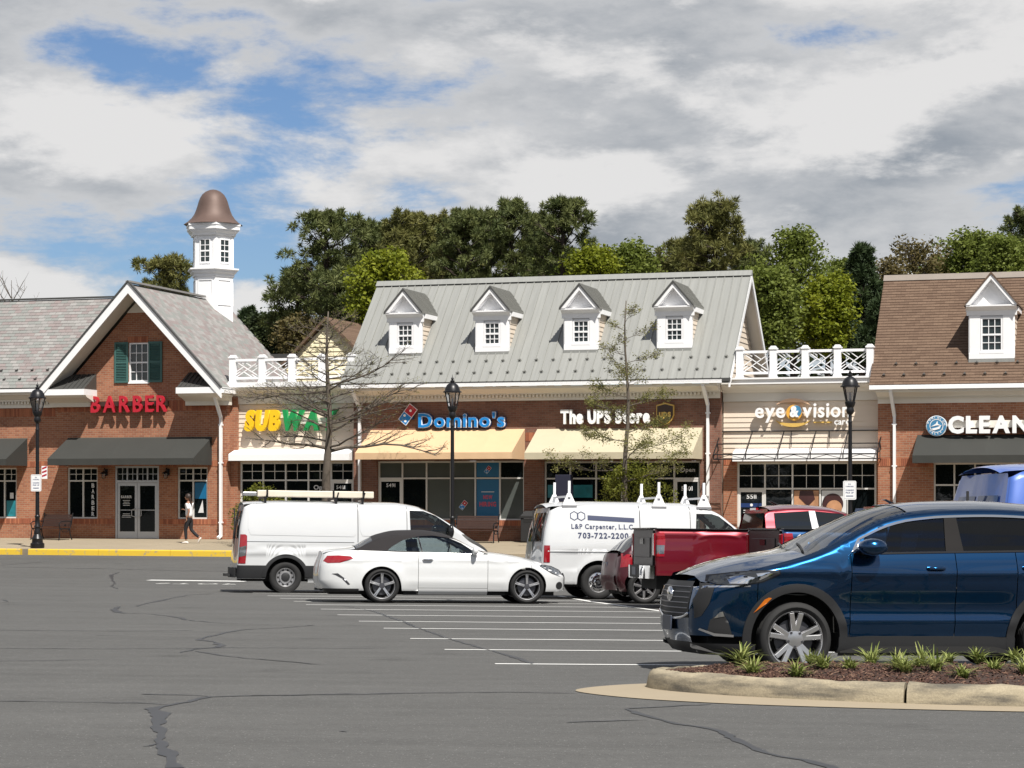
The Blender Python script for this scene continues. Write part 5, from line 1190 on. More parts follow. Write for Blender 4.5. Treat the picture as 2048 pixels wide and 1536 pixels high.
def place_by_wheel(root, X, Y, head, xa, side, yw):
    """(X, Y) is where the wheel at (xa, side*yw) touches the ground"""
    f = Vector((math.cos(head), math.sin(head))); l = Vector((-f.y, f.x)); p = Vector((X, Y)) - f*xa - l*side*yw; place(root, p.x, p.y, head)
def arc(xa, za, r, a0, a1, n=20): return [(xa+r*math.cos(R(a0+(a1-a0)*i/n)), za+r*math.sin(R(a0+(a1-a0)*i/n))) for i in range(n+1)]
def mirror(root, x, y, z, mat, s=1.0, base='trim_black'):
    sd = 1 if y > 0 else -1; m = MB()
    m.lathe([(.0001, -.11*s), (.05*s, -.10*s), (.078*s, -.05*s), (.085*s, .02*s), (.075*s, .08*s), (.045*s, .11*s), (.0001, .118*s)], 18, (0, 0, 0), 'y'); m.f = [f for f in m.f if len(f) == 4]
    o = m.build('mirror', mat, root, smooth=True); o.location = (x, y+sd*.12*s, z); o.scale = (.75, 1, 1.05)
    k = MB(); k.bar((x+.03, y-sd*.02, z-.05*s), (x, y+sd*.08*s, z-.05*s), .07*s, .04*s); k.build('mirror_arm', M[base], root)
    return o
def handle(car, x, z, mat, L=.17):
    for sd in (-1, 1):
        y = car.w(x, z); m = MB(); m.tube([(x-L/2, sd*(y+.004), z), (x-L*.35, sd*(y+.032), z+.004), (x+L*.35, sd*(y+.032), z+.004), (x+L/2, sd*(y+.004), z)], [.014, .017, .017, .014], 8); m.build('door_handle', mat, car.root, smooth=True)
def seat(root, x, y, mat, z0=.45, zh=1.25):
    m = MB(); m.prism([(x-.25, z0), (x+.28, z0+.04), (x+.28, z0+.18), (x-.12, z0+.16), (x-.27, zh-.22), (x-.33, zh-.02), (x-.42, zh-.02), (x-.42, zh-.25), (x-.32, z0+.1)], y-.23, y+.23); o = m.build('seat', mat, root, bevel=.03)
    h = MB(); h.prism([(x-.33, zh), (x-.42, zh), (x-.44, zh+.15), (x-.36, zh+.17)], y-.12, y+.12); h.build('headrest', mat, root, bevel=.02)

# ---------------------------------------------------------------- blue crossover in front
def blue_suv():
    r = empty('parked_car'); tag(r, 'dark blue metallic crossover parked nose left behind the mulch island', 'car')
    WB = 2.60; nx = WB+.92
    arch = ((0, .355, .435), (WB, .355, .435))
    top = [(-.86, 1.05), (-.80, 1.28), (-.70, 1.42), (-.45, 1.58), (0, 1.655), (.6, 1.68), (1.10, 1.665), (1.40, 1.63), (1.66, 1.56), (1.90, 1.455), (2.14, 1.335), (2.36, 1.225), (2.50, 1.18), (2.9, 1.112), (3.2, 1.035), (3.42, .945), (3.52, .865)]
    drop = [(-.86, .05), (-.3, .08), (1.2, .08), (1.7, .065), (2.2, .055), (2.4, .05), (2.9, .09), (3.3, .10), (3.52, .05)]
    width = [(.15, .76), (.25, .822), (.40, .842), (.55, .862), (.72, .886), (.86, .904), (.95, .909), (1.04, .897), (1.16, .855), (1.35, .765), (1.55, .67), (1.65, .60)]
    xf = [(.18, nx-.10), (.30, nx-.02), (.45, nx+.02), (.60, nx+.02), (.78, nx-.01), (.90, nx-.07), (1.0, nx-.15)]
    xr = [(.2, -.82), (.5, -.90), (.9, -.87), (1.1, -.82), (1.4, -.66)]
    c = Car(r, top, drop, width, xf, xr, lf=.60, lr=.5, mf=.60, mr=.7, pf=2.2, roll=.07, arches=arch, sill=.37, flare=.012, lines=((.985, .045, .012, .2, 2.9), (.50, .06, .018, .5, 2.1), (.68, .10, -.012, .5, 2.2)))
    P = M['p_blue']; belt = pchip([(-.8, 1.22), (.3, 1.19), (1.3, 1.168), (2.0, 1.15), (2.3, 1.145)])
    hood = lambda x: c.zsh(x)
    ru = lambda x: min(c.zsh(x), belt(x)) if x < 2.08 else c.zsh(x)
    c.panel('rear_quarter', -.86, .42, P, up=lambda x: min(c.zsh(x), belt(x)), tail=True); c.panel('rear_door', .42, 1.03, P, up=belt); c.panel('front_door', 1.03, 2.07, P, up=belt)
    c.panel('front_fender', 2.07, 2.98, P); c.panel('front_bumper', 2.98, nx, P, nose=True, up=lambda x: c.zsh(x), lo=lambda x: max(c.low(x), .30))
    # cladding: sills, arch trims, bumper lip
    c.panel('sill_cladding', .42, 2.18, M['cladding'], up=lambda x: .368, lo=lambda x: .19, off=.012)
    for (xa, za, Ra) in arch: c.patch('arch_trim', arc(xa, za, Ra+.075, -18, 198, 30)+arc(xa, za, Ra-.004, 198, -18, 30), M['cladding'], off=.014, g=.12, rim=.06)
    c.panel('lower_lip', 2.98, nx, M['cladding'], nose=True, up=lambda x: .298, lo=lambda x: .19, off=.004, nz=4); c.cap('lower_lip', 1, .19, .30, M['cladding'], bulge=.04)
    c.cap('nose', 1, .301, c.zsh(nx-.06), P, bulge=.05)
    # top: hood, windshield, roof
    c.strip('hood', 2.49, nx-.08, P, bump=lambda x, e: .012*math.exp(-((abs(e)-.55)/.12)**2)*sstep(2.4, 2.7, x))
    c.strip('windshield', 1.42, 2.47, M['cglass'], off=-.004, inset=.05); c.strip('roof', -.42, 1.42, P); c.strip('rear_window', -.80, -.42, M['oglass'])
    c.cap('tailgate', -1, .3, 1.2, P, bulge=.06)
    c.strip('cowl', 2.42, 2.51, M['trim_black'], off=-.006)
    # greenhouse pillars and glass
    zt = lambda x: c.zsh(x)
    def edge(x0, x1, d=0.0, n=10): return [(x0+(x1-x0)*i/n, zt(x0+(x1-x0)*i/n)-d) for i in range(n+1)]
    c.patch('roof_rail_panel', edge(-.45, 1.45, .0) + edge(1.45, -.45, .075)[::1], P, off=0, g=.1)
    c.patch('front_pillar', edge(1.40, 2.30, .0, 14) + [(2.12, belt(2.12)-.002), (1.98, belt(1.98)-.002)] + [(x, zt(x)-.075) for x in (1.9, 1.8, 1.7, 1.6, 1.5, 1.40)], P, off=0, g=.06)
    c.patch('centre_pillar', [(.94, belt(.94)), (1.12, belt(1.12)), (1.08, zt(1.08)-.07), (.96, zt(.96)-.07)], M['pillar'], off=.002)
    c.patch('rear_pillar', [(-.80, belt(-.8)), (.05, belt(0)), (-.10, zt(-.1)-.085), (-.45, zt(-.45)-.0), (-.66, zt(-.66)-.0)], P, off=0)
    c.patch('front_window', [(1.10, belt(1.1)+.004), (2.02, belt(2.0)+.004), (1.90, zt(1.9)-.078), (1.78, zt(1.78)-.078), (1.62, zt(1.62)-.078), (1.48, zt(1.48)-.078), (1.26, zt(1.26)-.078), (1.06, zt(1.06)-.078)], M['cglass_m'], off=-.008)
    c.patch('rear_window_side', [(-.02, belt(0)+.004), (.95, belt(.9)+.004), (.97, zt(.96)-.078), (.45, zt(.4)-.078), (-.12, zt(-.1)-.085)], M['cglass_d'], off=-.008)
    ch = [(x, zt(x)-.086) for x in np.linspace(1.96, -.3, 24)]
    c.patch('window_chrome', [(2.06, belt(2.0)+.012), (1.98, zt(1.98)-.064)]+[(a, b+.022) for a, b in ch]+[(a, b) for a, b in ch[::-1]]+[(1.97, belt(1.97)+.03)], M['chrome'], off=.006, g=.2)
    c.patch('belt_moulding', [(x, belt(x)+.010) for x in np.linspace(-.2, 2.04, 12)]+[(x, belt(x)-.008) for x in np.linspace(2.04, -.2, 12)], M['trim_black'], off=.006, g=.4)
    # front: lamps, grille, fog pockets, plate
    hl = [(3.34, .855), (3.15, .845), (2.94, .885), (2.78, .955), (2.785, .985), (2.97, .98), (3.17, .965), (3.38, .93), (3.40, .88)]
    c.patch('headlight', hl, M['lamp_dark'], off=.013, g=.035); c.patch('headlight_bezel', [(3.34, .848), (3.14, .838), (2.93, .878), (2.765, .954), (2.775, .992), (2.97, .988), (3.17, .973), (3.40, .94), (3.42, .88)], M['trim_black'], off=.009, g=.035)
    c.patch('lamp_reflector', [(3.24, .862), (3.08, .862), (3.01, .918), (3.12, .94), (3.26, .92)], M['chrome'], off=.017, g=.035); c.patch('lamp_reflector', [(2.97, .895), (2.84, .955), (2.88, .97), (3.0, .958)], M['chrome'], off=.017, g=.035)
    c.cap('grille', 1, .53, .875, M['black_m'], bulge=.05, off=.005); c.patch('grille_side', [(nx-.002, .53), (nx-.05, .555), (nx-.11, .67), (nx-.16, .85), (nx-.07, .875), (nx+.005, .70)], M['black_m'], off=.008, g=.03)
    for z in (.57, .62, .67, .72, .77, .82):
        b = MB(); y = c.w(c.xf(z), z)*.95; b.tube([(c.xf(z)+.05*(.5+.5*math.cos(math.pi*e))+.010, y*e, z) for e in np.linspace(-1, 1, 15)], .007, 6); b.build('grille_bar', M['rim_dark'], r)
    c.patch('chrome_strip', [(nx-.03, .80), (nx-.08, .822), (3.05, .834), (3.05, .846), (nx-.10, .842), (nx-.02, .822)], M['chrome'], off=.010, g=.05)
    b = MB(); z = .515; b.tube([(c.xf(z)+.05*(.5+.5*math.cos(math.pi*e))+.012, c.w(c.xf(z), z)*e*1.02, z+.06*abs(e)**3) for e in np.linspace(-1, 1, 15)], .013, 8); b.build('grille_surround', M['chrome'], r, smooth=True)
    b = MB(); b.lathe([(.075, 0), (.075, .02), (.05, .03), (.0001, .03)], 20, (c.xf(.74)+.055, 0, .74), 'x'); b.f = [f for f in b.f if len(f) == 4]; b.build('badge', M['chrome'], r, smooth=True)
    c.patch('fog_recess', [(3.20, .37), (3.42, .40), (3.40, .52), (3.30, .60), (3.24, .50)], M['black_m'], off=.010, g=.04); c.patch('fog_lamp', [(3.28, .555), (3.37, .535), (3.32, .595), (3.295, .60)], M['lamp_clear'], off=.015, g=.05)
    c.patch('fog_accent', [(3.19, .362), (3.36, .370), (3.49, .425), (3.48, .44), (3.36, .396), (3.19, .384)], M['rim'], off=.016, g=.04)
    c.patch('skid_plate', [(3.24, .200), (3.30, .200), (3.46, .268), (nx, .290), (nx, .26), (3.50, .245)], M['rim'], off=.016, g=.04)
    b = MB(); b.box(nx+.085, nx+.10, -.155, .155, .40, .54); b.build('number_plate', M['plate'], r, bevel=.004)
    c.patch('side_marker', [(2.98, .62), (3.02, .59), (2.92, .655+.06), (2.88, .735), (2.85, .73), (2.90, .68)], M['lamp_amber'], off=.022, g=.05)
    c.patch('tail_light', [(-.86, .82), (-.55, .86), (-.45, .92), (-.84, .96)], M['lamp_red'], off=.005)
    handle(c, 1.24, 1.015, P); handle(c, .28, 1.03, P)
    for sd in (-1, 1): mirror(r, 1.90, sd*.86, 1.215, P, 1.05).scale = (1.55, 1.1, .92)
    for k, (y0, y1) in enumerate(((.62, .05), (.0, -.55))):
        b = MB(); b.tube([(2.46, y0, c.T(2.46)-.02), (2.39, (y0+y1)/2, c.T(2.39)+.0), (2.33, y1, c.T(2.33)-.0)], .012, 6); b.build('wiper', M['black_m'], r)
    for y in (-.36, .36): seat(r, 1.15, y, M['seat_d'], .6, 1.33); seat(r, .25, y, M['seat_d'], .6, 1.30)
    b = MB(); b.prism([(1.75, .8), (2.3, .8), (2.3, 1.10), (1.9, 1.12), (1.75, 1.05)], -.66, .66); b.build('dashboard', M['seat_d'], r)
    b = MB(); b.tube([(1.62+.03*math.sin(t), -.36+.18*math.cos(t), 1.08+.17*math.sin(t)) for t in np.linspace(0, 2*math.pi, 17)], .014, 6); b.build('steering_wheel', M['seat_d'], r)
    b = MB(); b.box(1.62, 1.66, -.13, .13, 1.42, 1.49); b.build('rear_view_mirror', M['black_m'], r)
    c.under(-.8, nx-.15, .60, .22, .75); MB().box(.42, 2.16, -.84, .84, .22, .40).build('floor_pan', M['under'], r)
    for xa in (0, WB):
        for sd in (-1, 1): wheel(r, xa, sd*.785, .346, .346, .225, .262, 'split')
    return r
suv = blue_suv()

# ---------------------------------------------------------------- white convertible
def convertible():
    r = empty('parked_car'); tag(r, 'white convertible with black soft top parked in front of the vans', 'car')
    WB = 2.84; M['p_white'], keep = M['p_white2'], M['p_white']; arch = ((0, .335, .375), (WB, .335, .375)); nx = 3.62
    top = [(-1.16, .98), (-1.05, 1.03), (-.62, 1.075), (-.50, 1.105), (-.30, 1.215), (-.05, 1.33), (.35, 1.415), (.80, 1.425), (1.20, 1.375), (1.45, 1.29), (1.85, 1.085), (1.98, 1.03), (2.3, 1.00), (2.8, .92), (3.2, .81), (3.45, .69), (nx, .60)]
    drop = [(-1.16, .05), (-.6, .05), (-.4, .07), (.4, .09), (1.3, .06), (1.9, .04), (2.2, .055), (3.0, .085), (nx, .06)]
    width = [(.15, .78), (.25, .86), (.45, .895), (.65, .905), (.82, .895), (.95, .86), (1.05, .80), (1.2, .69), (1.4, .56)]
    xf = [(.15, nx-.08), (.3, nx), (.5, nx+.01), (.62, nx-.03), (.75, nx-.12)]
    xr = [(.2, -1.10), (.45, -1.22), (.7, -1.20), (.9, -1.14), (1.03, -1.10)]
    c = Car(r, top, drop, width, xf, xr, lf=.62, lr=.5, mf=.55, mr=.66, pf=2.2, roll=.06, arches=arch, sill=.24, flare=.022, lines=((.83, .03, .010, -.9, 3.0), (.42, .08, .012, .5, 2.4)))
    P = M['p_white']; belt = pchip([(-1.1, 1.02), (-.55, 1.02), (.4, .995), (1.2, .965), (1.9, .955)])
    c.panel('rear_quarter', -1.16, .70, P, up=lambda x: min(c.zsh(x), belt(x)), tail=True); c.panel('door', .70, 2.06, P, up=lambda x: min(c.zsh(x), belt(x)), lo=lambda x: .30); c.panel('front_fender', 2.06, 2.92, P); c.panel('front_bumper', 2.92, nx, P, nose=True)
    c.panel('side_skirt', .70, 2.06, P, up=lambda x: .294, lo=lambda x: .17, off=.008, nz=5)
    c.cap('nose', 1, .24, .62, P, bulge=.10); c.cap('tail', -1, .26, .98, P, bulge=.06)
    c.strip('hood', 2.0, nx, P); c.strip('boot_lid', -1.14, -.52, P); c.strip('windshield', 1.42, 1.98, M['cglass'], off=-.004); c.strip('soft_top', -.18, 1.42, M['softtop']); c.strip('rear_window', -.50, -.18, M['oglass'])
    zt = c.zsh
    def edge(x0, x1, d=0.0, n=12): return [(x0+(x1-x0)*i/n, zt(x0+(x1-x0)*i/n)-d) for i in range(n+1)]
    win = [(1.86, belt(1.8)+.012), (1.55, 1.175), (1.30, 1.275), (1.0, 1.315), (.72, 1.30), (.42, 1.22), (.20, 1.10), (.10, belt(.1)+.012)]
    c.patch('soft_top_side', [(-.55, belt(-.5)-.002)] + edge(-.52, 1.42, 0, 20) + win[2:] + [(.08, belt(.1)-.002)], M['softtop'], off=.003, g=.09)
    c.patch('front_pillar', edge(1.40, 2.0, 0, 8) + [(1.96, belt(1.95)-.002), (1.86, belt(1.8)+.010), (1.55, 1.175), (1.32, 1.272)], P, off=.004, g=.08)
    c.patch('side_window', win, M['cglass'], off=-.006)
    c.patch('window_bar', [(.76, belt(.7)+.01), (.79, belt(.7)+.01), (.73, 1.30), (.70, 1.295)], M['trim_black'], off=.002)
    c.patch('belt_moulding', [(x, belt(x)+.012) for x in np.linspace(.0, 1.9, 10)]+[(x, belt(x)-.006) for x in np.linspace(1.9, .0, 10)], M['trim_black'], off=.005, g=.4)
    c.patch('tail_light', [(-1.14, .80), (-1.05, .765), (-.82, .775), (-.56, .86), (-.62, .90), (-.85, .915), (-1.06, .905)], M['lamp_red'], off=.006, g=.06)
    c.patch('headlight', [(3.50, .54), (3.34, .60), (3.10, .74), (3.14, .765), (3.32, .735), (3.50, .66), (3.56, .58)], M['lamp_clear'], off=.006, g=.05); c.patch('headlight_bezel', [(3.52, .53), (3.34, .59), (3.08, .738), (3.13, .775), (3.33, .745), (3.52, .668), (3.58, .58)], M['trim_black'], off=.003, g=.05)
    c.patch('air_intake', arc(3.50, .36, .075, 0, 360, 16)[:-1], M['black_m'], off=.005, g=.05); c.cap('grille', 1, .38, .60, M['black_m'], bulge=.102, off=.003)
    c.patch('bumper_vent', [(-.98, .56), (-.86, .57), (-.72, .47), (-.62, .36), (-.66, .35), (-.78, .47), (-.9, .535)], M['rim_dark'], off=.005, g=.06)
    c.panel('rear_diffuser', -1.16, -.45, M['black_m'], tail=True, up=lambda x: .275, lo=lambda x: .20, off=.004, nz=3)
    b = MB(); b.tube([(-1.22, .40, .26), (-.9, .40, .26)], .045, 10); b.build('exhaust', M['chrome'], r)
    handle(c, .88, .845, M['chrome'], .2)
    for sd in (-1, 1): mirror(r, 1.80, sd*.84, 1.02, P, .95)
    for y in (-.36, .36): seat(r, 1.05, y, M['seat_d'], .4, 1.06)
    seat(r, .3, 0, M['seat_d'], .4, 1.02)
    b = MB(); b.prism([(1.6, .7), (2.0, .7), (2.0, .95), (1.7, .96)], -.66, .66); b.build('dashboard', M['seat_l'], r)
    b = MB(); b.tube([(1.45+.03*math.sin(t), .36+.17*math.cos(t), .97+.16*math.sin(t)) for t in np.linspace(0, 2*math.pi, 17)], .016, 6); b.build('steering_wheel', M['seat_l'], r)
    MB().box(-.4, 2.0, -.78, .78, .6, .86).build('cabin_tub', M['seat_d'], r)
    c.under(-1.0, nx-.2, .58, .16, .66); MB().box(.42, 2.42, -.80, .80, .16, .26).build('floor_pan', M['under'], r)
    for xa in (0, WB):
        for sd in (-1, 1): wheel(r, xa, sd*.785, .335, .335, .235, .248, 'star')
    M['p_white'] = keep
    return r
conv = convertible()

# ---------------------------------------------------------------- vans
def cargo_van(kind):
    r = empty('cargo_van')
    if kind == 'tall':     # long modern van with raked nose, grey lower cladding, pipes on the roof
        tag(r, 'white long cargo van with pipe carrier on roof and dark lower cladding', 'van')
        WB = 3.75; Rw = .355; nx = WB+1.05; xt = -1.06; H = 2.08; arch = ((0, Rw, .44), (WB, Rw, .44))
        top = [(xt, 1.98), (-.90, 2.05), (0, 2.09), (2.45, 2.08), (3.0, 2.01), (3.42, 1.84), (3.85, 1.58), (4.22, 1.33), (4.36, 1.25), (4.58, 1.12), (4.72, .98), (nx, .80)]
        width = [(.2, .90), (.35, .955), (.6, .99), (1.0, 1.0), (1.3, .985), (1.7, .93), (2.05, .85)]
        xr = [(.25, xt-.02), (.6, xt-.02), (.95, xt), (1.4, xt+.03), (1.98, xt+.14)]; roof_x = 2.95; ws = (3.08, 4.32); hood = (4.32, nx); drop = [(xt, .06), (0, .075), (2.9, .08), (3.4, .06), (4.3, .06), (nx, .05)]
        doors = (2.74, 3.74); win = [(2.82, 1.30), (3.70, 1.30), (3.90, 1.36), (3.70, 1.58), (3.40, 1.78), (3.12, 1.88), (2.80, 1.89)]
        xf = [(.25, nx-.05), (.5, nx+.02), (.75, nx-.02), (.95, nx-.10), (1.2, nx-.3)]; side_w = 1.0
    elif kind == 'old':    # boxy older van
        tag(r, 'older white work van with blue company lettering and ladder rack', 'van')
        WB = 3.50; Rw = .37; nx = WB+.92; xt = -1.22; arch = ((0, Rw, .46), (WB, Rw, .46))
        top = [(xt, 1.96), (-1.0, 2.05), (0, 2.10), (2.0, 2.09), (2.40, 2.04), (2.62, 1.95), (2.95, 1.70), (3.30, 1.42), (3.40, 1.36), (3.8, 1.28), (4.25, 1.14), (nx, .98)]
        width = [(.25, .92), (.4, .985), (.7, 1.005), (1.1, 1.01), (1.35, .985), (1.7, .92), (2.05, .83)]
        xr = [(.3, xt-.02), (.6, xt-.03), (1.0, xt), (1.4, xt+.05), (1.96, xt+.20)]; roof_x = 2.40; ws = (2.50, 3.36); hood = (3.36, nx); drop = [(xt, .08), (0, .09), (2.3, .09), (2.8, .06), (3.4, .06), (nx, .06)]
        doors = (2.02, 3.16); win = [(2.12, 1.32), (3.12, 1.32), (3.16, 1.38), (2.92, 1.60), (2.66, 1.80), (2.50, 1.85), (2.16, 1.85)]
        xf = [(.3, nx), (.6, nx+.02), (.9, nx-.02), (1.1, nx-.08)]
    else:                  # blue van at the right edge
        tag(r, 'cornflower blue van with wide rear window at the right edge of the photo', 'van')
        WB = 3.3; Rw = .36; nx = WB+.95; xt = -1.0; arch = ((0, Rw, .44), (WB, Rw, .44))
        top = [(xt, 2.13), (-.80, 2.21), (0, 2.25), (2.0, 2.23), (2.6, 2.08), (3.1, 1.66), (3.5, 1.30), (3.9, 1.12), (nx, .9)]
        width = [(.25, .90), (.6, .99), (1.0, 1.0), (1.3, .98), (1.7, .92), (2.1, .82)]
        xr = [(.25, xt-.02), (.6, xt-.02), (.95, xt), (1.4, xt+.05), (2.12, xt+.20)]; roof_x = 2.5; ws = (2.6, 3.5); hood = (3.5, nx); drop = [(xt, .08), (0, .09), (2.3, .09), (3.4, .06), (nx, .06)]
        doors = (2.1, 3.1); win = [(2.2, 1.3), (3.1, 1.3), (2.9, 1.65), (2.6, 1.9), (2.2, 1.9)]
        xf = [(.3, nx), (.6, nx+.02), (.9, nx-.02), (1.1, nx-.1)]
    P = M['p_white'] if kind != 'blue' else M['p_violet']
    lines = ((1.02, .035, -.018, -.5, 2.3), (.88, .03, .012, -.9, 3.2)) if kind == 'tall' else ((1.02, .012, .012, -1.0, 3.0), (.62, .02, .010, -1.1, 3.2))
    c = Car(r, top, drop, width, xf, xr, lf=.55, lr=.22, mf=.62, mr=.90, pf=2.4, roll=.10, arches=arch, sill=.32, flare=.02, lines=lines)
    d0, d1 = doors
    c.panel('cargo_side', xt, d0-1.12, P, tail=True, nz=22, gap=.008); c.panel('sliding_door', d0-1.12, d0, P, nz=22, gap=.008); 
    belt = lambda x: 1.28
    c.panel('front_door', d0, d1, P, up=lambda x: min(c.zsh(x), 1.28), gap=.008); handle(c, d0-.95, 1.06, M['cladding']); c.panel('front_fender', d1, nx, P, nose=True, up=lambda x: c.zsh(x))
    zt = c.zsh
    # window surround: body above the belt with the opening left free
    c.patch('window_surround', [(d0+.004, 1.282), (d0+.004, zt(d0))] + [(x, zt(x)) for x in np.linspace(d0+.05, d1+.34, 18) if zt(x) > 1.29] + [win[2]] + win[3:] + [win[0]], P, off=0, g=.1)
    c.patch('side_window', win, M['cglass'], off=-.004); c.patch('window_seal', [win[0], win[1], (win[1][0], win[1][1]-.025), (win[0][0], win[0][1]-.025)], M['trim_black'], off=.004)
    c.strip('roof', xt+.12, roof_x, P); c.strip('roof_brow', roof_x, ws[0], P); c.strip('windshield', ws[0], ws[1], M['cglass_m'], off=-.003); c.strip('hood', hood[0], hood[1], P)
    c.cap('nose', 1, .32, c.zsh(nx)-.01, P, bulge=.10); c.cap('grille', 1, .45, .74, M['black_m'], bulge=.102, off=.004)
    c.cap('rear_doors', -1, .55, zt(xt+.12), P if kind != 'old' else P, bulge=.03, n=20)
    c.cap('rear_bumper', -1, .34, .56, M['cladding'] if kind == 'tall' else M['rim_dark'], bulge=.10, off=.03)
    # rear glazing
    for y0, y1 in ((-.78, -.06), (.06, .78)):
        b = MB(); b.grid(lambda a, t: ((lambda z, e: (c.xr(z)-.03*(1-abs(e)**2.4)-.008, c.w(c.xr(z), z)*e*.98, z))(1.22+.62*a, y0+(y1-y0)*t)), 8, 8); o = b.build('rear_glass', M['oglass'] if kind != 'blue' else M['rearblue'], r, smooth=True, fixn=False)
    for (y0) in (0,):
        b = MB(); b.box(xt-.035, xt-.005, -.008, .008, .58, 1.9); b.build('door_gap', M['black_m'], r)
    if kind == 'tall':
        c.panel('lower_cladding', xt, d1+.02, M['cladding'], tail=True, up=lambda x: .62+.0*x, lo=lambda x: max(c.low(x), .33), off=.016, nz=6)
        c.patch('arch_trim', arc(0, Rw, .52, 0, 180, 26)+arc(0, Rw, .44, 180, 0, 26), M['cladding'], off=.03, g=.12, rim=.06)
        c.panel('sill', .5, d1+.1, P, up=lambda x: .33, lo=lambda x: .24, off=.0, nz=3)
        c.patch('tail_light', [(xt+.00, .66), (xt+.16, .66), (xt+.19, 1.05), (xt+.19, 1.28), (xt+.15, 1.31), (xt+.04, 1.31)], M['lamp_red'], off=.012, g=.06); c.patch('reverse_lamp', [(xt+.01, .80), (xt+.165, .84), (xt+.18, 1.06), (xt+.02, 1.02)], M['lamp_clear'], off=.016, g=.06)
        for zz0, zz1, x0, x1 in ((1.30, 1.93, -.85, d0-1.16), (1.30, 1.93, d0-1.08, d0-.45)):
            b = [(x0+.06, zz0), (x1-.06, zz0-.02), (x1, zz0+.05), (x1, zz1-.06), (x1-.06, zz1), (x0+.06, zz1), (x0, zz1-.06), (x0, zz0+.14)]
            c.patch('pressed_panel', b, P, off=-.0 + .006, g=.1, rim=.006)
        c.panel('door_track', -.95, d0-1.2, M['cladding'], up=lambda x: 1.155, lo=lambda x: 1.145, off=.004, nz=1)
        b = MB(); b.box(xt-.24, xt-.04, -.30, .30, .36, .42); b.build('tow_step', M['black_m'], r)
        # roof rack with pipes
        rk = empty('roof_rack'); rk.parent = r
        for x in (-.45, 1.15, 1.75):
            b = MB(); b.bar((x, -.72, 2.14), (x, .72, 2.14), .06, .04); b.build('cross_bar', M['black'], rk)
            for sd in (-1, 1):
                b = MB(); b.bar((x, sd*.70, 2.0), (x, sd*.70, 2.16), .05, .05); b.bar((x+.02, sd*.72, 2.16), (x+.05, sd*.72, 2.28), .03, .03, up=(0,1,0)); b.build('rack_foot', M['black'], rk)
    if kind == 'old':
        c.patch('tail_light', [(xt+.02, .78), (xt+.15, .78), (xt+.15, 1.14), (xt+.03, 1.14)], M['lamp_red'], off=.012, g=.06)
        for x in (-.62, 1.35, 2.0+.35):
            k = empty('ladder_rack'); k.parent = r
            b = MB(); b.bar((x, -.85, 2.19), (x, .85, 2.19), .06, .04); b.build('cross_bar', M['white'], k)
            for sd in (-1, 1):
                b = MB(); b.hexa([(x-.15, sd*.80-.03, 2.0), (x+.15, sd*.80-.03, 2.0), (x+.15, sd*.80+.03, 2.0), (x-.15, sd*.80+.03, 2.0), (x-.035, sd*.78-.02, 2.26), (x+.035, sd*.78-.02, 2.26), (x+.035, sd*.78+.02, 2.26), (x-.035, sd*.78+.02, 2.26)]); b.build('rack_foot', M['white'], k)
                b = MB(); b.bar((x, sd*.78, 2.255), (x, sd*.78, 2.52), .055, .05); b.build('rack_upright', M['white'], k)
                b = MB(); b.box(x-.16, x+.16, sd*.80-.04, sd*.80+.04, 1.95, 1.998); b.build('gutter_clamp', M['steel'], k)
        # lettering on the near side, laid on the skin
        def txt(s_, x0, x1, z, h, mat, bold=.0):
            me = None; ob = letters(s_, x1-x0, h, .001, mat, r, (x0, 0, z), bold=bold, gap=.10, one='van_lettering')
            for v in ob.data.vertices: v.co.y = -(c.w(v.co.x, v.co.z)+.004) - (.001 if v.co.y < -.0006 else 0)
        M['van_blue'] = plain('van_lettering_blue', (.02, .03, .08), .5, var=.02)
        txt('L&P Carpenter, L.L.C.', -.60, .78, 1.50, .105, M['van_blue'], .03); txt('703-722-2200', -.46, .64, 1.30, .12, M['van_blue'], .035)
        c.patch('van_lettering', [(-.24, 1.685), (.78, 1.645), (.78, 1.74), (-.24, 1.79)], M['van_blue'], off=.005, sides=(-1,), g=.2)
        def hexring(xc, zc, rr): 
            o_ = [(xc+rr*math.cos(R(30+60*k)), zc+rr*math.sin(R(30+60*k))) for k in range(6)]; i_ = [(xc+(rr-.022)*math.cos(R(30+60*k)), zc+(rr-.022)*math.sin(R(30+60*k))) for k in range(6)]
            for k in range(6): c.patch('van_emblem', [o_[k], o_[(k+1) % 6], i_[(k+1) % 6], i_[k]], M['van_blue'], off=.005, sides=(-1,), g=.3)
        hexring(-.53, 1.775, .105); hexring(-.38, 1.77, .105)
        c.panel('body_moulding', xt+.1, d1, P, up=lambda x: 1.03, lo=lambda x: 1.005, off=.014, nz=2)
    if kind == 'blue':
        b = MB(); b.box(xt+.22, xt+.26, -.16, .16, 2.08, 2.12); b.build('brake_light', M['lamp_red'], r); c.patch('tail_light', [(xt+.02, 1.0), (xt+.16, 1.0), (xt+.16, 1.5), (xt+.06, 1.5)], M['lamp_red'], off=.01)
    c.patch('headlight', [(nx-.08, .72), (nx-.36, .80), (nx-.62, 1.0), (nx-.56, 1.04), (nx-.2, .95), (nx-.06, .84)] if kind == 'tall' else [(nx-.02, .78), (nx-.22, .80), (nx-.22, .98), (nx-.02, .96)], M['lamp_clear'], off=.006, g=.07)
    handle(c, d0+.12, 1.06, M['cladding']); 
    for sd in (-1, 1):
        o = mirror(r, d1-.02, sd*.98, 1.42, M['trim_black'], 1.0); o.scale = (.9, .9, 1.9)
    for y in (-.42, .42): seat(r, d0+.45, y, M['seat_d'], .7, 1.52)
    b = MB(); b.prism([(d1-.15, 1.0), (d1+.5, 1.0), (d1+.45, 1.22), (d1-.05, 1.26)], -.8, .8); b.build('dashboard', M['seat_l'], r)
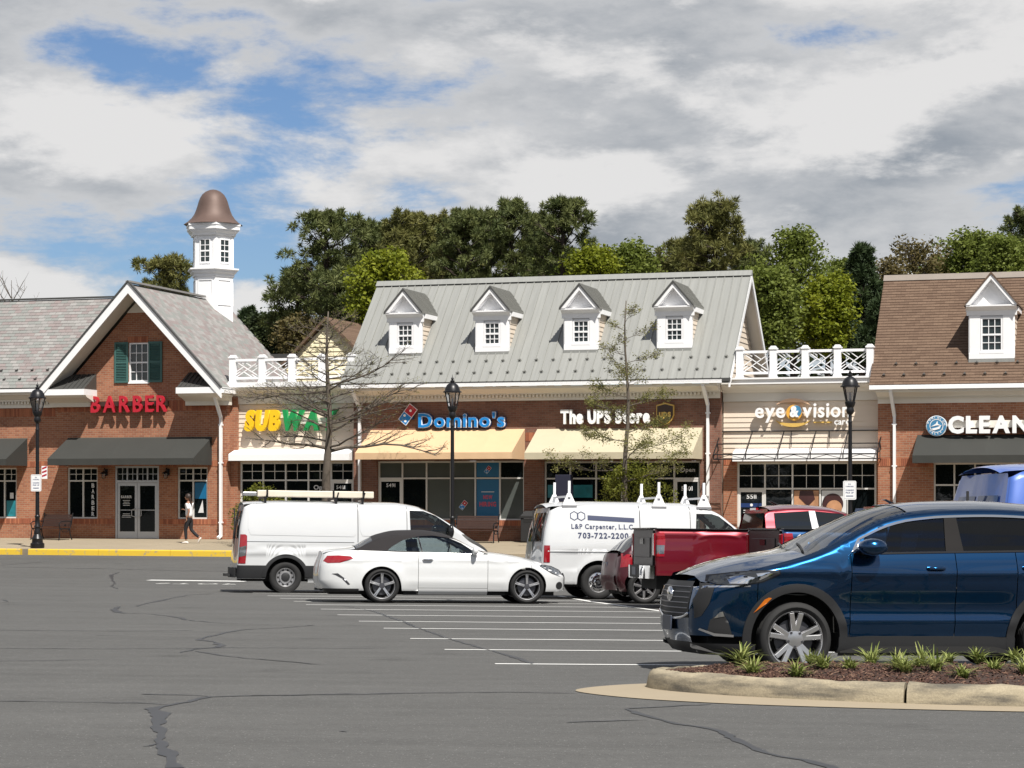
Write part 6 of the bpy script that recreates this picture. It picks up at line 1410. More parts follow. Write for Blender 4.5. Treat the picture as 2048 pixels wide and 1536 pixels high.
    MB().box(d0-.06, d0-.02, -.86, .86, .5, 1.9).build('bulkhead', M['seat_d'], r)
    c.under(xt+.1, nx-.3, .62, .26, .80); MB().box(.5, WB-.5, -.86, .86, .26, .36).build('floor_pan', M['under'], r)
    for xa in (0, WB):
        for sd in (-1, 1): wheel(r, xa, sd*.87, Rw, Rw, .23, .215, 'steel' if kind == 'tall' else 'cap')
    return r
M['rearblue'] = plain('printed_rear_glass', (.07, .10, .20), .05, spec=.6, var=.35, scale=2.5)
van1 = cargo_van('tall'); van2 = cargo_van('old'); van3 = cargo_van('blue')

# ---------------------------------------------------------------- pickups
def pickup(P, label, bedlen=1.75, chrome=True, gate=None):
    r = empty('pickup_truck'); tag(r, label, 'pickup')
    WB = 3.67; Rw = .405; xt = -1.20; cab0 = xt+bedlen+.02; arch = ((0, Rw, .50), (WB, Rw, .50)); nx = WB+.95
    rail = 1.47
    top = [(xt, rail), (cab0-.02, rail+.01), (cab0+.03, 1.86), (cab0+.18, 1.93), (cab0+.8, 1.975), (cab0+1.3, 1.95), (cab0+1.75, 1.84), (cab0+2.25, 1.50), (cab0+2.45, 1.40), (nx-.5, 1.34), (nx-.1, 1.25), (nx, 1.14)]
    drop = [(xt, .02), (cab0-.02, .02), (cab0+.05, .07), (cab0+1.7, .08), (cab0+2.3, .05), (nx, .06)]
    width = [(.4, .94), (.6, .99), (.9, 1.01), (1.2, 1.0), (1.44, .975), (1.7, .84), (1.95, .72)]
    xf = [(.45, nx), (.7, nx+.03), (1.0, nx), (1.25, nx-.05)]; xr = [(.45, xt), (.9, xt-.01), (1.5, xt)]
    c = Car(r, top, drop, width, xf, xr, lf=.4, lr=.10, mf=.75, mr=.94, pf=2.4, roll=.05, arches=arch, sill=.50, flare=.025, lines=((1.36, .03, .012, xt, nx-.3), (.62, .06, .01, xt, nx)))
    belt = lambda x: 1.42
    c.panel('bed_side', xt, cab0, P, tail=True, lo=lambda x: max(c.low(x), .62 if x < -.5 else .50), up=lambda x: rail); c.panel('rear_door', cab0, cab0+.95, P, up=belt); c.panel('front_door', cab0+.95, cab0+2.02, P, up=belt); c.panel('front_fender', cab0+2.02, nx, P, nose=True)
    zt = c.zsh
    c.patch('cab_rear_pillar', [(cab0+.02, 1.422), (cab0+.20, 1.422), (cab0+.22, 1.80), (cab0+.30, zt(cab0+.3)), (cab0+.05, zt(cab0+.05))], P, off=0)
    c.patch('roof_rail_panel', [(cab0+.22, 1.80), (cab0+.95, 1.85), (cab0+1.55, 1.80)] + [(x, zt(x)) for x in np.linspace(cab0+1.7, cab0+.30, 12)], P, off=0)
    c.patch('front_pillar', [(cab0+1.55, 1.80), (cab0+2.0, 1.44), (cab0+2.3, 1.422), (cab0+2.30, zt(cab0+2.3))] + [(x, zt(x)) for x in np.linspace(cab0+2.2, cab0+1.7, 8)], P, off=0)
    c.patch('centre_pillar', [(cab0+.92, 1.422), (cab0+1.06, 1.422), (cab0+1.02, 1.85), (cab0+.90, 1.85)], M['rim_dark'], off=.003)
    c.patch('side_window', [(cab0+.20, 1.424), (cab0+.92, 1.424), (cab0+.90, 1.85), (cab0+.22, 1.80)], M['oglass'], off=-.006); c.patch('side_window', [(cab0+1.06, 1.424), (cab0+1.98, 1.44), (cab0+1.55, 1.80), (cab0+1.02, 1.85)], M['oglass'], off=-.006)
    c.strip('roof', cab0+.16, cab0+1.72, P); c.strip('windshield', cab0+1.72, cab0+2.34, M['oglass']); c.strip('hood', cab0+2.34, nx, P)
    b = MB(); b.grid(lambda a, t: (cab0+.01+.10*a, (2*t-1)*(.93-.17*a), 1.30+.58*a), 6, 8); b.build('cab_back', P, r, smooth=True)
    b = MB(); b.grid(lambda a, t: (cab0-.004+.07*a, (2*t-1)*(.78-.10*a), 1.46+.34*a), 6, 8); b.build('rear_glass', M['oglass'], r, smooth=True)
    # bed: open box with tailgate and floor
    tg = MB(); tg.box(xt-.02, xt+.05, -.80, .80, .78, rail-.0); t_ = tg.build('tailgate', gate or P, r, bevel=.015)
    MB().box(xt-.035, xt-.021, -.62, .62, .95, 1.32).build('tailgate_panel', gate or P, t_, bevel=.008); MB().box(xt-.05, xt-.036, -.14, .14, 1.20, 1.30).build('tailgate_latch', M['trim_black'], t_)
    MB().box(xt-.06, xt+.06, -.79, .79, rail+.001, rail+.03).build('tailgate_cap', M['trim_black'], t_)
    MB().box(xt+.06, cab0-.01, -.78, .78, .80, .88).build('bed_floor', M['under'], r)
    for sd in (-1, 1):
        MB().box(xt+.06, cab0-.01, sd*.86-.08, sd*.86+.08, .88, rail-.012).build('bed_liner', M['under'], r); MB().box(xt, cab0-.02, sd*.905-.09, sd*.905+.075, rail, rail+.022).build('rail_cap', M['trim_black'], r, bevel=.006)
        tl = MB(); tl.box(xt-.030, xt+.02, sd*.875-.07, sd*.875+.07, .98, 1.40); tl.build('tail_light', M['lamp_red'], r, bevel=.015)
    c.patch('tail_light_side', [(xt+.004, .97), (xt+.15, .97), (xt+.17, 1.28), (xt+.15, 1.41), (xt+.004, 1.41)], M['lamp_red'], off=.014, g=.06, rim=.01); c.patch('reverse_lamp', [(xt+.004, 1.02), (xt+.145, 1.02), (xt+.155, 1.18), (xt+.004, 1.18)], M['lamp_clear'], off=.018, g=.06, rim=.01)
    b = MB(); b.grid(lambda a, t: (xt-.10-.09*math.cos((2*t-1)*1.25)+.10*abs(2*t-1)**6, (2*t-1)*.98, .56+.24*a), 4, 24); b.build('rear_bumper', M['chrome'] if chrome else M['rim_dark'], r, smooth=True)
    b = MB(); b.box(xt-.19, xt+.05, -.36, .36, .575, .80); b.build('bumper_step', M['black_m'], r); MB().box(xt-.195, xt-.19, -.155, .155, .62, .77).build('number_plate', M['plate'], r)
    c.cap('nose', 1, .5, 1.12, P, bulge=.06)
    c.under(xt+.1, nx-.2, .62, .36, .82)
    for xa in (0, WB):
        for sd in (-1, 1): wheel(r, xa, sd*.87, Rw, Rw, .275, .25, 'multi')
    b = MB(); b.tube([(cab0+.6, .2, 1.96), (cab0+.45, .2, 2.03), (cab0+.38, .2, 2.03)], [.03, .02, .004], 6); b.build('roof_aerial', M['trim_black'], r)
    b = MB(); b.box(cab0+.04, cab0+.09, -.2, .2, 1.86, 1.90); b.build('brake_light', M['lamp_red'], r)
    return r, c, xt
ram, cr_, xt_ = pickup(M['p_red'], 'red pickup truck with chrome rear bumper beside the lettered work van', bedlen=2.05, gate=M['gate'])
bpk, cb_, xtb = pickup(M['p_pblue'], 'blue pickup truck mostly hidden behind the dark blue crossover', bedlen=1.85, chrome=False, gate=M['gate'])
ob = letters('4x4', .34, .09, .001, M['sign_white'], bpk, (xtb+.22, 0, 1.31), bold=.02, one='decal')
for v in ob.data.vertices: v.co.y = -(cb_.w(v.co.x, v.co.z)+.006)

# ---------------------------------------------------------------- maroon hatchback between the work van and the red pickup
def hatch():
    r = empty('parked_car'); tag(r, 'dark maroon hatchback squeezed between the lettered van and the red pickup', 'car')
    WB = 2.65; arch = ((0, .33, .385), (WB, .33, .385)); nx = 3.45; xt = -.50
    top = [(xt, .98), (-.42, 1.06), (-.12, 1.32), (.1, 1.42), (.4, 1.50), (1.0, 1.49), (1.4, 1.42), (1.9, 1.15), (2.15, 1.02), (2.8, .93), (3.3, .80), (nx, .65)]
    drop = [(xt, .05), (.0, .09), (1.2, .09), (2.0, .05), (nx, .07)]; width = [(.15, .78), (.3, .87), (.6, .89), (.85, .885), (1.0, .84), (1.2, .72), (1.45, .60)]
    c = Car(r, top, drop, width, [(.2, nx-.05), (.45, nx), (.65, nx-.08)], [(.2, xt+.05), (.5, xt-.05), (.9, xt), (1.05, xt+.03)], lf=.5, lr=.35, mf=.6, mr=.72, arches=arch, sill=.24, flare=.02)
    P = M['p_maroon']; belt = lambda x: min(c.zsh(x), 1.0)
    c.panel('rear_quarter', xt, .5, P, tail=True, up=belt); c.panel('rear_door', .5, 1.2, P, up=belt); c.panel('front_door', 1.2, 2.1, P, up=belt); c.panel('front_fender', 2.1, nx, P, nose=True)
    zt = c.zsh; c.patch('cabin_side', [(-.44, 1.002)]+[(x, zt(x)) for x in np.linspace(-.40, 2.0, 20)]+[(2.0, 1.002)], P, off=-.004); c.patch('side_window', [(-.05, 1.03), (1.75, 1.03), (1.35, 1.32), (.3, 1.37), (.0, 1.26)], M['oglass'], off=.004)
    c.strip('hatch_glass', -.42, .02, M['oglass']); c.strip('roof', .02, 1.4, P); c.strip('windshield', 1.4, 2.0, M['oglass']); c.strip('hood', 2.0, nx, P); c.cap('tailgate', -1, .3, 1.0, P, bulge=.10); c.cap('nose', 1, .25, .62, P, bulge=.1)
    c.patch('tail_light', [(xt+.01, .72), (xt+.26, .76), (xt+.22, .98), (xt+.05, 1.0)], M['lamp_red'], off=.006); c.cap('rear_bumper', -1, .26, .56, P, bulge=.13, off=.03)
    MB().box(xt-.115, xt-.10, -.16, .16, .70, .82).build('number_plate', M['plate'], r)
    c.under(xt+.1, nx-.1, .58, .18, .6)
    for xa in (0, WB):
        for sd in (-1, 1): wheel(r, xa, sd*.77, .33, .33, .21, .232, 'multi')
    return r
mar = hatch()

HEAD = R(10.5)
def at_px(px, d): return ((px-1024)/4380*d, d)
place_by_wheel(suv, 2.65, 20.4, HEAD+math.pi, 2.60, 1, .90)
place_by_wheel(conv, -2.51, 42.3, HEAD-R(1.5), 0, -1, .90)
place_by_wheel(van1, -5.07, 49.0, HEAD+R(1.2), 0, -1, .98)
place_by_wheel(van2, 1.84, 46.6, HEAD, 0, -1, .98)
place_by_wheel(mar, 2.64, 43.6, HEAD, 0, -1, .87)
place_by_wheel(ram, 3.82, 40.4, HEAD-R(1), 0, -1, 1.0)
place_by_wheel(bpk, 5.80, 37.6, HEAD+R(2), 0, -1, 1.0)
place_by_wheel(van3, 6.72, 25.9, HEAD, 0, -1, .98)
# pipes carried on the long van's roof: three alike, lying side by side
pr = empty('pipe_bundle'); tag(pr, 'long pale pipe carrier tube with straps lying on the white van roof rack', 'pipe carrier')
b = MB()
for k, (y, z) in enumerate(((-.52, 2.235),)): b.box(-.62, 2.02, y-.11, y+.11, z-.075, z+.075)
M['pipe'] = plain('weathered_cream_plastic', (.62, .56, .46), .55, var=.12, scale=5)
b.build('tube', M['pipe'], pr, bevel=.02)
MB().box(-.95, -.63, -.60, -.44, 2.18, 2.27).build('end_cap', M['steel'], pr, bevel=.02)
for x in (-.40, 1.10, 1.78): MB().box(x-.02, x+.02, -.65, -.39, 2.145, 2.325).build('strap', M['black'], pr)
pr.matrix_world = van1.matrix_world.copy()
# ================================================================ painted word on the asphalt
o = letters('STOP', 2.1, 1.0, .004, M['line'], LOT, (0, 0, 0), bold=.03, gap=.25, one='stop_lettering', plane='xy')
for v in o.data.vertices:
    x = -9.35 + v.co.x; y = 58.25 - v.co.y*1.1; v.co = (x, y, G(x, y)+.005)
o.data.update()
if o.data.polygons[0].normal.z < 0: o.data.flip_normals()

# ================================================================ planted island with kerb
ISL = [(9.5,16.30),(6.5,16.42),(5.2,16.52),(4.2,16.60),(3.3,16.75),(2.6,17.0),(2.0,17.32),(1.55,17.68),(1.25,18.05),(1.13,18.42),(1.22,18.78),(1.50,19.02),(1.95,19.16),(2.8,19.25),(5.0,19.42),(9.5,19.75)]
def smooth_line(pts, n=6):
    out = []
    for i in range(len(pts)-1):
        p0, p1, p2, p3 = (Vector(pts[max(0, min(len(pts)-1, k))]) for k in (i-1, i, i+1, i+2))
        for k in range(n):
            t = k/n; out.append(.5*((2*p1)+(p2-p0)*t+(2*p0-5*p1+4*p2-p3)*t*t+(3*p1-p0-3*p2+p3)*t**3))
    out.append(Vector(pts[-1])); return out
IP = smooth_line(ISL, 8)
def inner(pts, d):
    out = []
    for i, p in enumerate(pts):
        t = (pts[min(i+1, len(pts)-1)]-pts[max(i-1, 0)]).normalized(); out.append(p + Vector((t.y, -t.x))*d)
    return out
isl = empty('planted_island', (3.2, 18.0, G(3.2, 18.0))); tag(isl, 'curved concrete kerb island with mulch bed in the foreground', 'island')
ofs = tuple(isl.location)
def stained():
    m, t, p, L = mat_new('stained_kerb'); tc = N(t, 'ShaderNodeTexCoord')
    def nz(sc, det, vec=None, r=.6):
        n = N(t, 'ShaderNodeTexNoise'); n.inputs['Scale'].default_value = sc; n.inputs['Detail'].default_value = det; n.inputs['Roughness'].default_value = r; L(vec or tc.outputs['Object'], n.inputs['Vector']); return n.outputs['Fac']
    mp = N(t, 'ShaderNodeMapping'); mp.inputs['Scale'].default_value = (.9, .9, 5); L(tc.outputs['Object'], mp.inputs['Vector'])
    mr = N(t, 'ShaderNodeMapRange'); L(nz(1.7, 5, mp.outputs[0]), mr.inputs[0]); mr.inputs[1].default_value = .46; mr.inputs[2].default_value = .66
    mix = N(t, 'ShaderNodeMix', data_type='RGBA'); L(mth(t, 'MULTIPLY', mr.outputs[0], .85), mix.inputs[0]); mix.inputs[6].default_value = (.32, .275, .195, 1); mix.inputs[7].default_value = (.075, .07, .062, 1)
    mx = N(t, 'ShaderNodeVectorMath', operation='SCALE'); L(mix.outputs[2], mx.inputs[0]); f = nz(60, 5, None, .75); L(mth(t, 'ADD', mth(t, 'MULTIPLY_ADD', f, .9, .40), mth(t, 'MULTIPLY_ADD', nz(6, 4), .35, -.02)), mx.inputs['Scale'])
    L(mx.outputs[0], p.inputs['Base Color']); p.inputs['Roughness'].default_value = .9; p.inputs['Specular IOR Level'].default_value = .2
    bp = N(t, 'ShaderNodeBump'); bp.inputs['Strength'].default_value = .5; bp.inputs['Distance'].default_value = .01; L(f, bp.inputs['Height']); L(bp.outputs[0], p.inputs['Normal']); return m
M['kerb'] = stained()
prof = [(.0, -.08), (.0, .02), (.018, .105), (.035, .14), (.06, .162), (.10, .172), (.155, .172), (.17, .166), (.172, .02)]
jn = min(range(60), key=lambda i: abs(IP[i].x-3.05)); rsk = random.Random(8); joints = [0, 10, jn, 74, 96, len(IP)-1]
def seg(i0, i1, trim=.013):
    sub = [p.copy() for p in IP[i0:i1+1]]
    sub[0] = sub[0] + (sub[1]-sub[0]).normalized()*trim; sub[-1] = sub[-1] + (sub[-2]-sub[-1]).normalized()*trim
    lines = [inner(sub, d) for d, h in prof]; m = MB(); nP = len(prof)
    for i in range(len(sub)):
        for k, (d, h) in enumerate(prof):
            p = lines[k][i]; wob = .005*math.sin(p.x*9+k)+.004*math.sin(p.x*23+p.y*17)+rsk.uniform(-.004, .004); m.v.append((p.x, p.y, G(p.x, p.y)+h+wob*(h > .1)))
    for i in range(len(sub)-1):
        for k in range(nP-1): m.f.append((i*nP+k, (i+1)*nP+k, (i+1)*nP+k+1, i*nP+k+1))
    m.f.append(tuple(range(nP))); m.f.append(tuple((len(sub)-1)*nP+k for k in reversed(range(nP))))
    return m.build('kerb_stone', M['kerb'], isl, off=ofs, smooth='auto')
for a, b in zip(joints, joints[1:]): seg(a, b)
# gutter apron with a pointed end
OUT = smooth_line([(9.5,16.02),(6.0,16.12),(3.8,16.34),(2.7,16.52),(1.82,16.78),(1.2,17.12),(.82,17.5),(.58,17.9),(.53,18.2),(.66,18.55),(.92,18.9),(1.2,19.12),(1.55,19.22)], 8)
inn = inner(IP, .03); m = MB(); k = len(OUT)
for i, p in enumerate(OUT):
    q = inn[min(len(inn)-1, int(round(i/(k-1)*86)))]
    for t in (0, .5, 1):
        r_ = p.lerp(q, t); m.v.append((r_.x, r_.y, G(r_.x, r_.y)+.006+.016*t))
for i in range(k-1):
    for j in range(2): m.f.append((3*i+j, 3*(i+1)+j, 3*(i+1)+j+1, 3*i+j+1))
ap = m.build('gutter_pan', M['concrete'], isl, off=ofs, fixn=False)
if ap.data.polygons[0].normal.z < 0: ap.data.flip_normals()
# mulch bed: soil sheet plus loose chips
M['soil'] = plain('mulch_soil', (.042, .024, .018), .95, var=.4, scale=9, bump=.6, bscale=30)
M['chip'] = tile_mat('bark_chip', [(.075,.038,.028), (.052,.026,.02), (.10,.052,.036), (.035,.018,.014), (.15,.09,.062), (.062,.03,.022)])
bed = inner(IP, .165); m = MB(); half = len(bed)//2; A = bed[:half+1]; Bk = bed[:half-1:-1] if len(bed) % 2 == 0 else bed[:half-1:-1]
n = min(len(A), len(Bk))
def bedh(x, y):
    d = min((Vector((x, y))-p).length for p in bed[::3]); return G(x, y)+.145+.085*min(1, d/.7)+.012*math.sin(x*7.3)*math.cos(y*6.1)
for i in range(n):
    for j in range(11):
        t = j/10; p = A[i].lerp(Bk[i], t); m.v.append((p.x, p.y, bedh(p.x, p.y)))
for i in range(n-1):
    for j in range(10): m.f.append((i*11+j, (i+1)*11+j, (i+1)*11+j+1, i*11+j+1))
o = m.build('mulch_soil', M['soil'], isl, off=ofs, smooth=True, fixn=False)
if sum(p.normal.z for p in o.data.polygons) < 0: o.data.flip_normals()
rs = random.Random(3); m = MB()
def in_bed():
    i = rs.randrange(n-1); t = rs.uniform(.02, .98); p = A[i].lerp(A[i+1], rs.random()); q = Bk[i].lerp(Bk[i+1], .5); r_ = p.lerp(q, t); return r_
cntc = 0
while cntc < 9000:
    p = in_bed()
    if p.x > 6.0: continue
    cntc += 1; L_ = rs.uniform(.015, .055); w_ = rs.uniform(.006, .016); a = rs.uniform(0, 6.28); til = rs.uniform(-.6, .6); z = bedh(p.x, p.y)+rs.uniform(-.002, .014)
    c_, s_ = math.cos(a), math.sin(a); dx, dy, dz = c_*L_/2, s_*L_/2, math.sin(til)*L_/2; wx, wy = -s_*w_/2, c_*w_/2; th = .006
    b = len(m.v); m.v += [(p.x-dx-wx, p.y-dy-wy, z-dz), (p.x+dx-wx, p.y+dy-wy, z+dz), (p.x+dx+wx, p.y+dy+wy, z+dz), (p.x-dx+wx, p.y-dy+wy, z-dz), (p.x-dx*.8, p.y-dy*.8, z-dz+th), (p.x+dx*.8, p.y+dy*.8, z+dz+th)]
    m.f += [(b, b+1, b+5, b+4), (b+2, b+3, b+4, b+5), (b, b+4, b+3), (b+1, b+2, b+5)]
o = m.build('bark_mulch', M['chip'], isl, off=ofs, fixn=False); o['kind'] = 'stuff'

# ================================================================ street lamps
M['lamp_glass'] = glass_mat('lantern_glass', (.80, .80, .82))
def street_lamp(u, label, v=-6.9):
    p = b2w(u, v); z0 = SW(v); r = empty('street_lamp', (p.x, p.y, z0), -TH); tag(r, label, 'street lamp', 'black street lamps along the sidewalk')
    m = MB(); m.lathe([(.23, 0), (.24, .04), (.24, .16), (.19, .19), (.185, .30), (.20, .33), (.15, .42), (.115, .48), (.125, .52), (.095, .62), (.095, .70), (.115, .72), (.115, .75), (.085, .80), (.08, 1.05), (.095, 1.07), (.095, 1.10), (.072, 1.14)], 16); m.build('base', M['black'], r, smooth='auto')
    m = MB(); m.lathe([(.068, 1.14), (.064, 2.5), (.058, 4.05), (.07, 4.06), (.07, 4.09), (.055, 4.12), (.055, 4.30)], 12); m.build('pole', M['black'], r, smooth='auto')
    m = MB(); m.lathe([(.06, 4.30), (.11, 4.36), (.125, 4.42), (.10, 4.52), (.14, 4.58), (.165, 4.66), (.165, 4.70), (.13, 4.71)], 14); m.build('neck', M['black'], r, smooth='auto')
    zb, zt = 4.70, 5.16; rb, rt = .15, .265
    m = MB()
    for k in range(4):
        a = R(45+90*k); b = R(45+90*(k+1)); 
        m.add([(rb*math.cos(a), rb*math.sin(a), zb), (rb*math.cos(b), rb*math.sin(b), zb), (rt*math.cos(b), rt*math.sin(b), zt), (rt*math.cos(a), rt*math.sin(a), zt)], [(0,1,2,3)])
    m.build('lantern_glass', M['lamp_glass'], r, fixn=False)
    for k in range(4):
        a = R(45+90*k); m = MB(); m.bar((rb*math.cos(a), rb*math.sin(a), zb), (rt*math.cos(a), rt*math.sin(a), zt), .028, .028); m.build('lantern_bar', M['black'], r)
    m = MB(); m.lathe([(.30, 5.15), (.30, 5.19), (.255, 5.21), (.235, 5.30), (.18, 5.40), (.10, 5.46), (.055, 5.48), (.075, 5.50), (.075, 5.53), (.03, 5.56), (.045, 5.59), (.04, 5.62), (.012, 5.66), (.0, 5.76)], 16, a0=R(11)); m.build('lantern_roof', M['black'], r, smooth='auto')
    m = MB(); m.lathe([(.03, 4.72), (.035, 4.85), (.025, 4.97), (.0, 5.0)], 10); m.build('bulb', M['sign_white'], r, smooth=True)
    return r
street_lamp(-14.97, 'black street lamp beside the bench in front of the barber shop'); street_lamp(.09, 'black street lamp in front of the blue pizza shop letters'); street_lamp(12.96, 'black street lamp in front of the optician shop windows')
def park_sign(u, v, z, label, back=True):
    p = b2w(u, v, z); r = empty('parking_sign', p, -TH); tag(r, label, 'sign', 'parking signs strapped to lamp posts')
    m = MB(); w, h, q = .20, .29, .03; m.prism([(-w, -h+q), (-w+q, -h), (w-q, -h), (w, -h+q), (w, h-q), (w-q, h), (-w+q, h), (-w, h-q)], -.004, .004); m.build('plate', M['sign_white'], r)
    MB().prism([(-.17, -.26), (.17, -.26), (.17, .26), (-.17, .26)], -.0046, -.0042).build('border', M['sign_brown'], r); MB().prism([(-.164, -.254), (.164, -.254), (.164, .254), (-.164, .254)], -.0052, -.0047).build('face', M['sign_white'], r)
    for t_, zz, ww, hh in (('RX', .165, .07, .045), ('PARKING', .095, .24, .042), ('CURBSIDE', -.02, .25, .042), ('PICK UP', -.10, .24, .05)):
        letters(t_, ww, hh, .002, M['sign_dkblue'], r, (-ww/2, -.0055, zz), bold=.02, one='lettering')
    MB().box(-.11, .11, -.008, -.0055, -.19, -.165).build('arrow', M['sign_dkblue'], r)
    for z_ in (-.16, .16): MB().box(-.075, .075, .004, .02, z_-.01, z_+.01).build('strap', M['steel'], r)
    return r
park_sign(-14.97, -6.99, 2.06, 'white parking sign strapped to the lamp post beside the bench'); park_sign(12.96, -6.99, 1.80, 'white parking sign strapped to the lamp post by the optician shop')
sp = b2w(-14.80, -6.88, 2.42); sg2 = empty('warning_sign', sp, -TH); tag(sg2, 'small red and white sign behind the parking sign on the lamp post', 'sign')
MB().box(-.02, .20, -.004, .004, -.22, .22).build('plate', M['sign_white'], sg2)
for k in range(3): MB().prism([(.0, -.16+k*.13), (.18, -.10+k*.13), (.18, -.04+k*.13), (.0, -.10+k*.13)], -.008, -.0045).build('stripe', M['sign_red'], sg2)

# ================================================================ bench, bins, wall lamps
def bench(u, v, rz, label):
    p = b2w(u, v); r = empty('park_bench', (p.x, p.y, SW(v)), rz); tag(r, label, 'bench')
    for k in range(6): MB().box(-.75, .75, -.28+k*.085, -.28+k*.085+.065, .42, .445).build('seat_slat', M['bench_slat'], r)
    for k in range(7):
        z = .52+k*.065; y = .25+(z-.42)*.22; MB().bar((-.75, y, z), (.75, y, z), .02, .055, up=(0, .2, 1)).build('back_slat', M['bench_slat'], r)
    for s_ in (-1, 1):
        m = MB(); x = s_*.78; m.tube([(x, -.30, 0), (x, -.27, .22), (x, -.24, .41), (x, .22, .41), (x, .30, .60), (x, .38, 1.0)], .022, 8); m.tube([(x, .33, 0), (x, .24, .22), (x, .22, .41)], .022, 8); f = m.build('side_frame', M['black'], r)
        m = MB(); m.tube([(x, .31, .68), (x, .10, .70), (x, -.20, .68), (x, -.30, .60), (x, -.27, .50), (x, -.24, .41)], .02, 8); m.tube([(x, -.2, .41), (x, -.12, .30), (x, .1, .30), (x, .2, .41)], .014, 8); m.build('armrest', M['black'], r)
        m = MB(); m.lathe([(.04, -.02), (.04, .02)], 10, (x, .0, .55), 'x'); m.build('scroll', M['black'], f)
    return r
M['bench_slat'] = plain('dark_brown_slat', (.045, .022, .016), .5, var=.2)
bench(-17.62, -1.15, -TH-R(20), 'dark metal park bench against the barber shop wall'); bench(-1.0, -1.2, -TH, 'dark metal park bench under the pizza shop window, mostly hidden by the van')
def bin_(u, v, label):
    p = b2w(u, v); r = empty('litter_bin', (p.x, p.y, SW(v)), -TH); tag(r, label, 'litter bin')
    m = MB(); m.box(-.33, .33, -.33, .33, .02, .86); m.build('body', M['black_m'], r, bevel=.03); m = MB(); m.box(-.36, .36, -.36, .36, .86, .93); m.hexa([(-.33,-.33,.93),(.33,-.33,.93),(.33,.33,.93),(-.33,.33,.93),(-.20,-.20,1.10),(.20,-.20,1.10),(.20,.20,1.10),(-.20,.20,1.10)]); m.build('lid', M['black_m'], r)
    MB().box(-.22, .22, -.336, -.331, .70, .82).build('mouth', M['under'], r); MB().box(-.2, .2, -.34, -.337, .835, .85).build('label_strip', M['steel'], r)
    return r
bin_(.92, -.6, 'black square litter bin between the two awnings')
def wall_lamp(u, z, label):
    r = empty('wall_lamp', b2w(u, 0, z), -TH); tag(r, label, 'wall lamp', 'lanterns beside the barber shop door')
    MB().box(-.06, .06, -.03, -.001, -.12, .12).build('backplate', M['black'], r)
    MB().tube([(0, -.02, .06), (0, -.12, .16), (0, -.20, .12), (0, -.21, .04)], .013, 6).build('arm', M['black'], r)
    MB().lathe([(.02, .05), (.15, -.03), (.15, -.05), (.05, -.05)], 12, (0, -.21, 0)).build('shade', M['black'], r)
    MB().lathe([(.065, -.051), (.08, -.10), (.07, -.22), (.0, -.25)], 10, (0, -.21, 0)).build('globe', M['lamp_glass'], r, smooth=True)
wall_lamp(-15.93, 2.48, 'black lantern on the brick wall left of the barber shop door'); wall_lamp(-13.38, 2.48, 'black lantern on the brick wall right of the barber shop door')
nb = empty('notice_board', b2w(1.0, -2.0, SW(-2)), -TH)
tag(nb, 'dark blue drop box behind the white work van', 'drop box'); MB().box(-.05, .05, -.05, .05, 0, 1.0).build('post', M['black'], nb); MB().box(-.27, .27, -.2, .2, .95, 2.38).build('cabinet', plain('navy_cabinet', (.012, .013, .03), .5), nb, bevel=.02)
nb.location = b2w(2.25, -1.2, SW(-1.2))

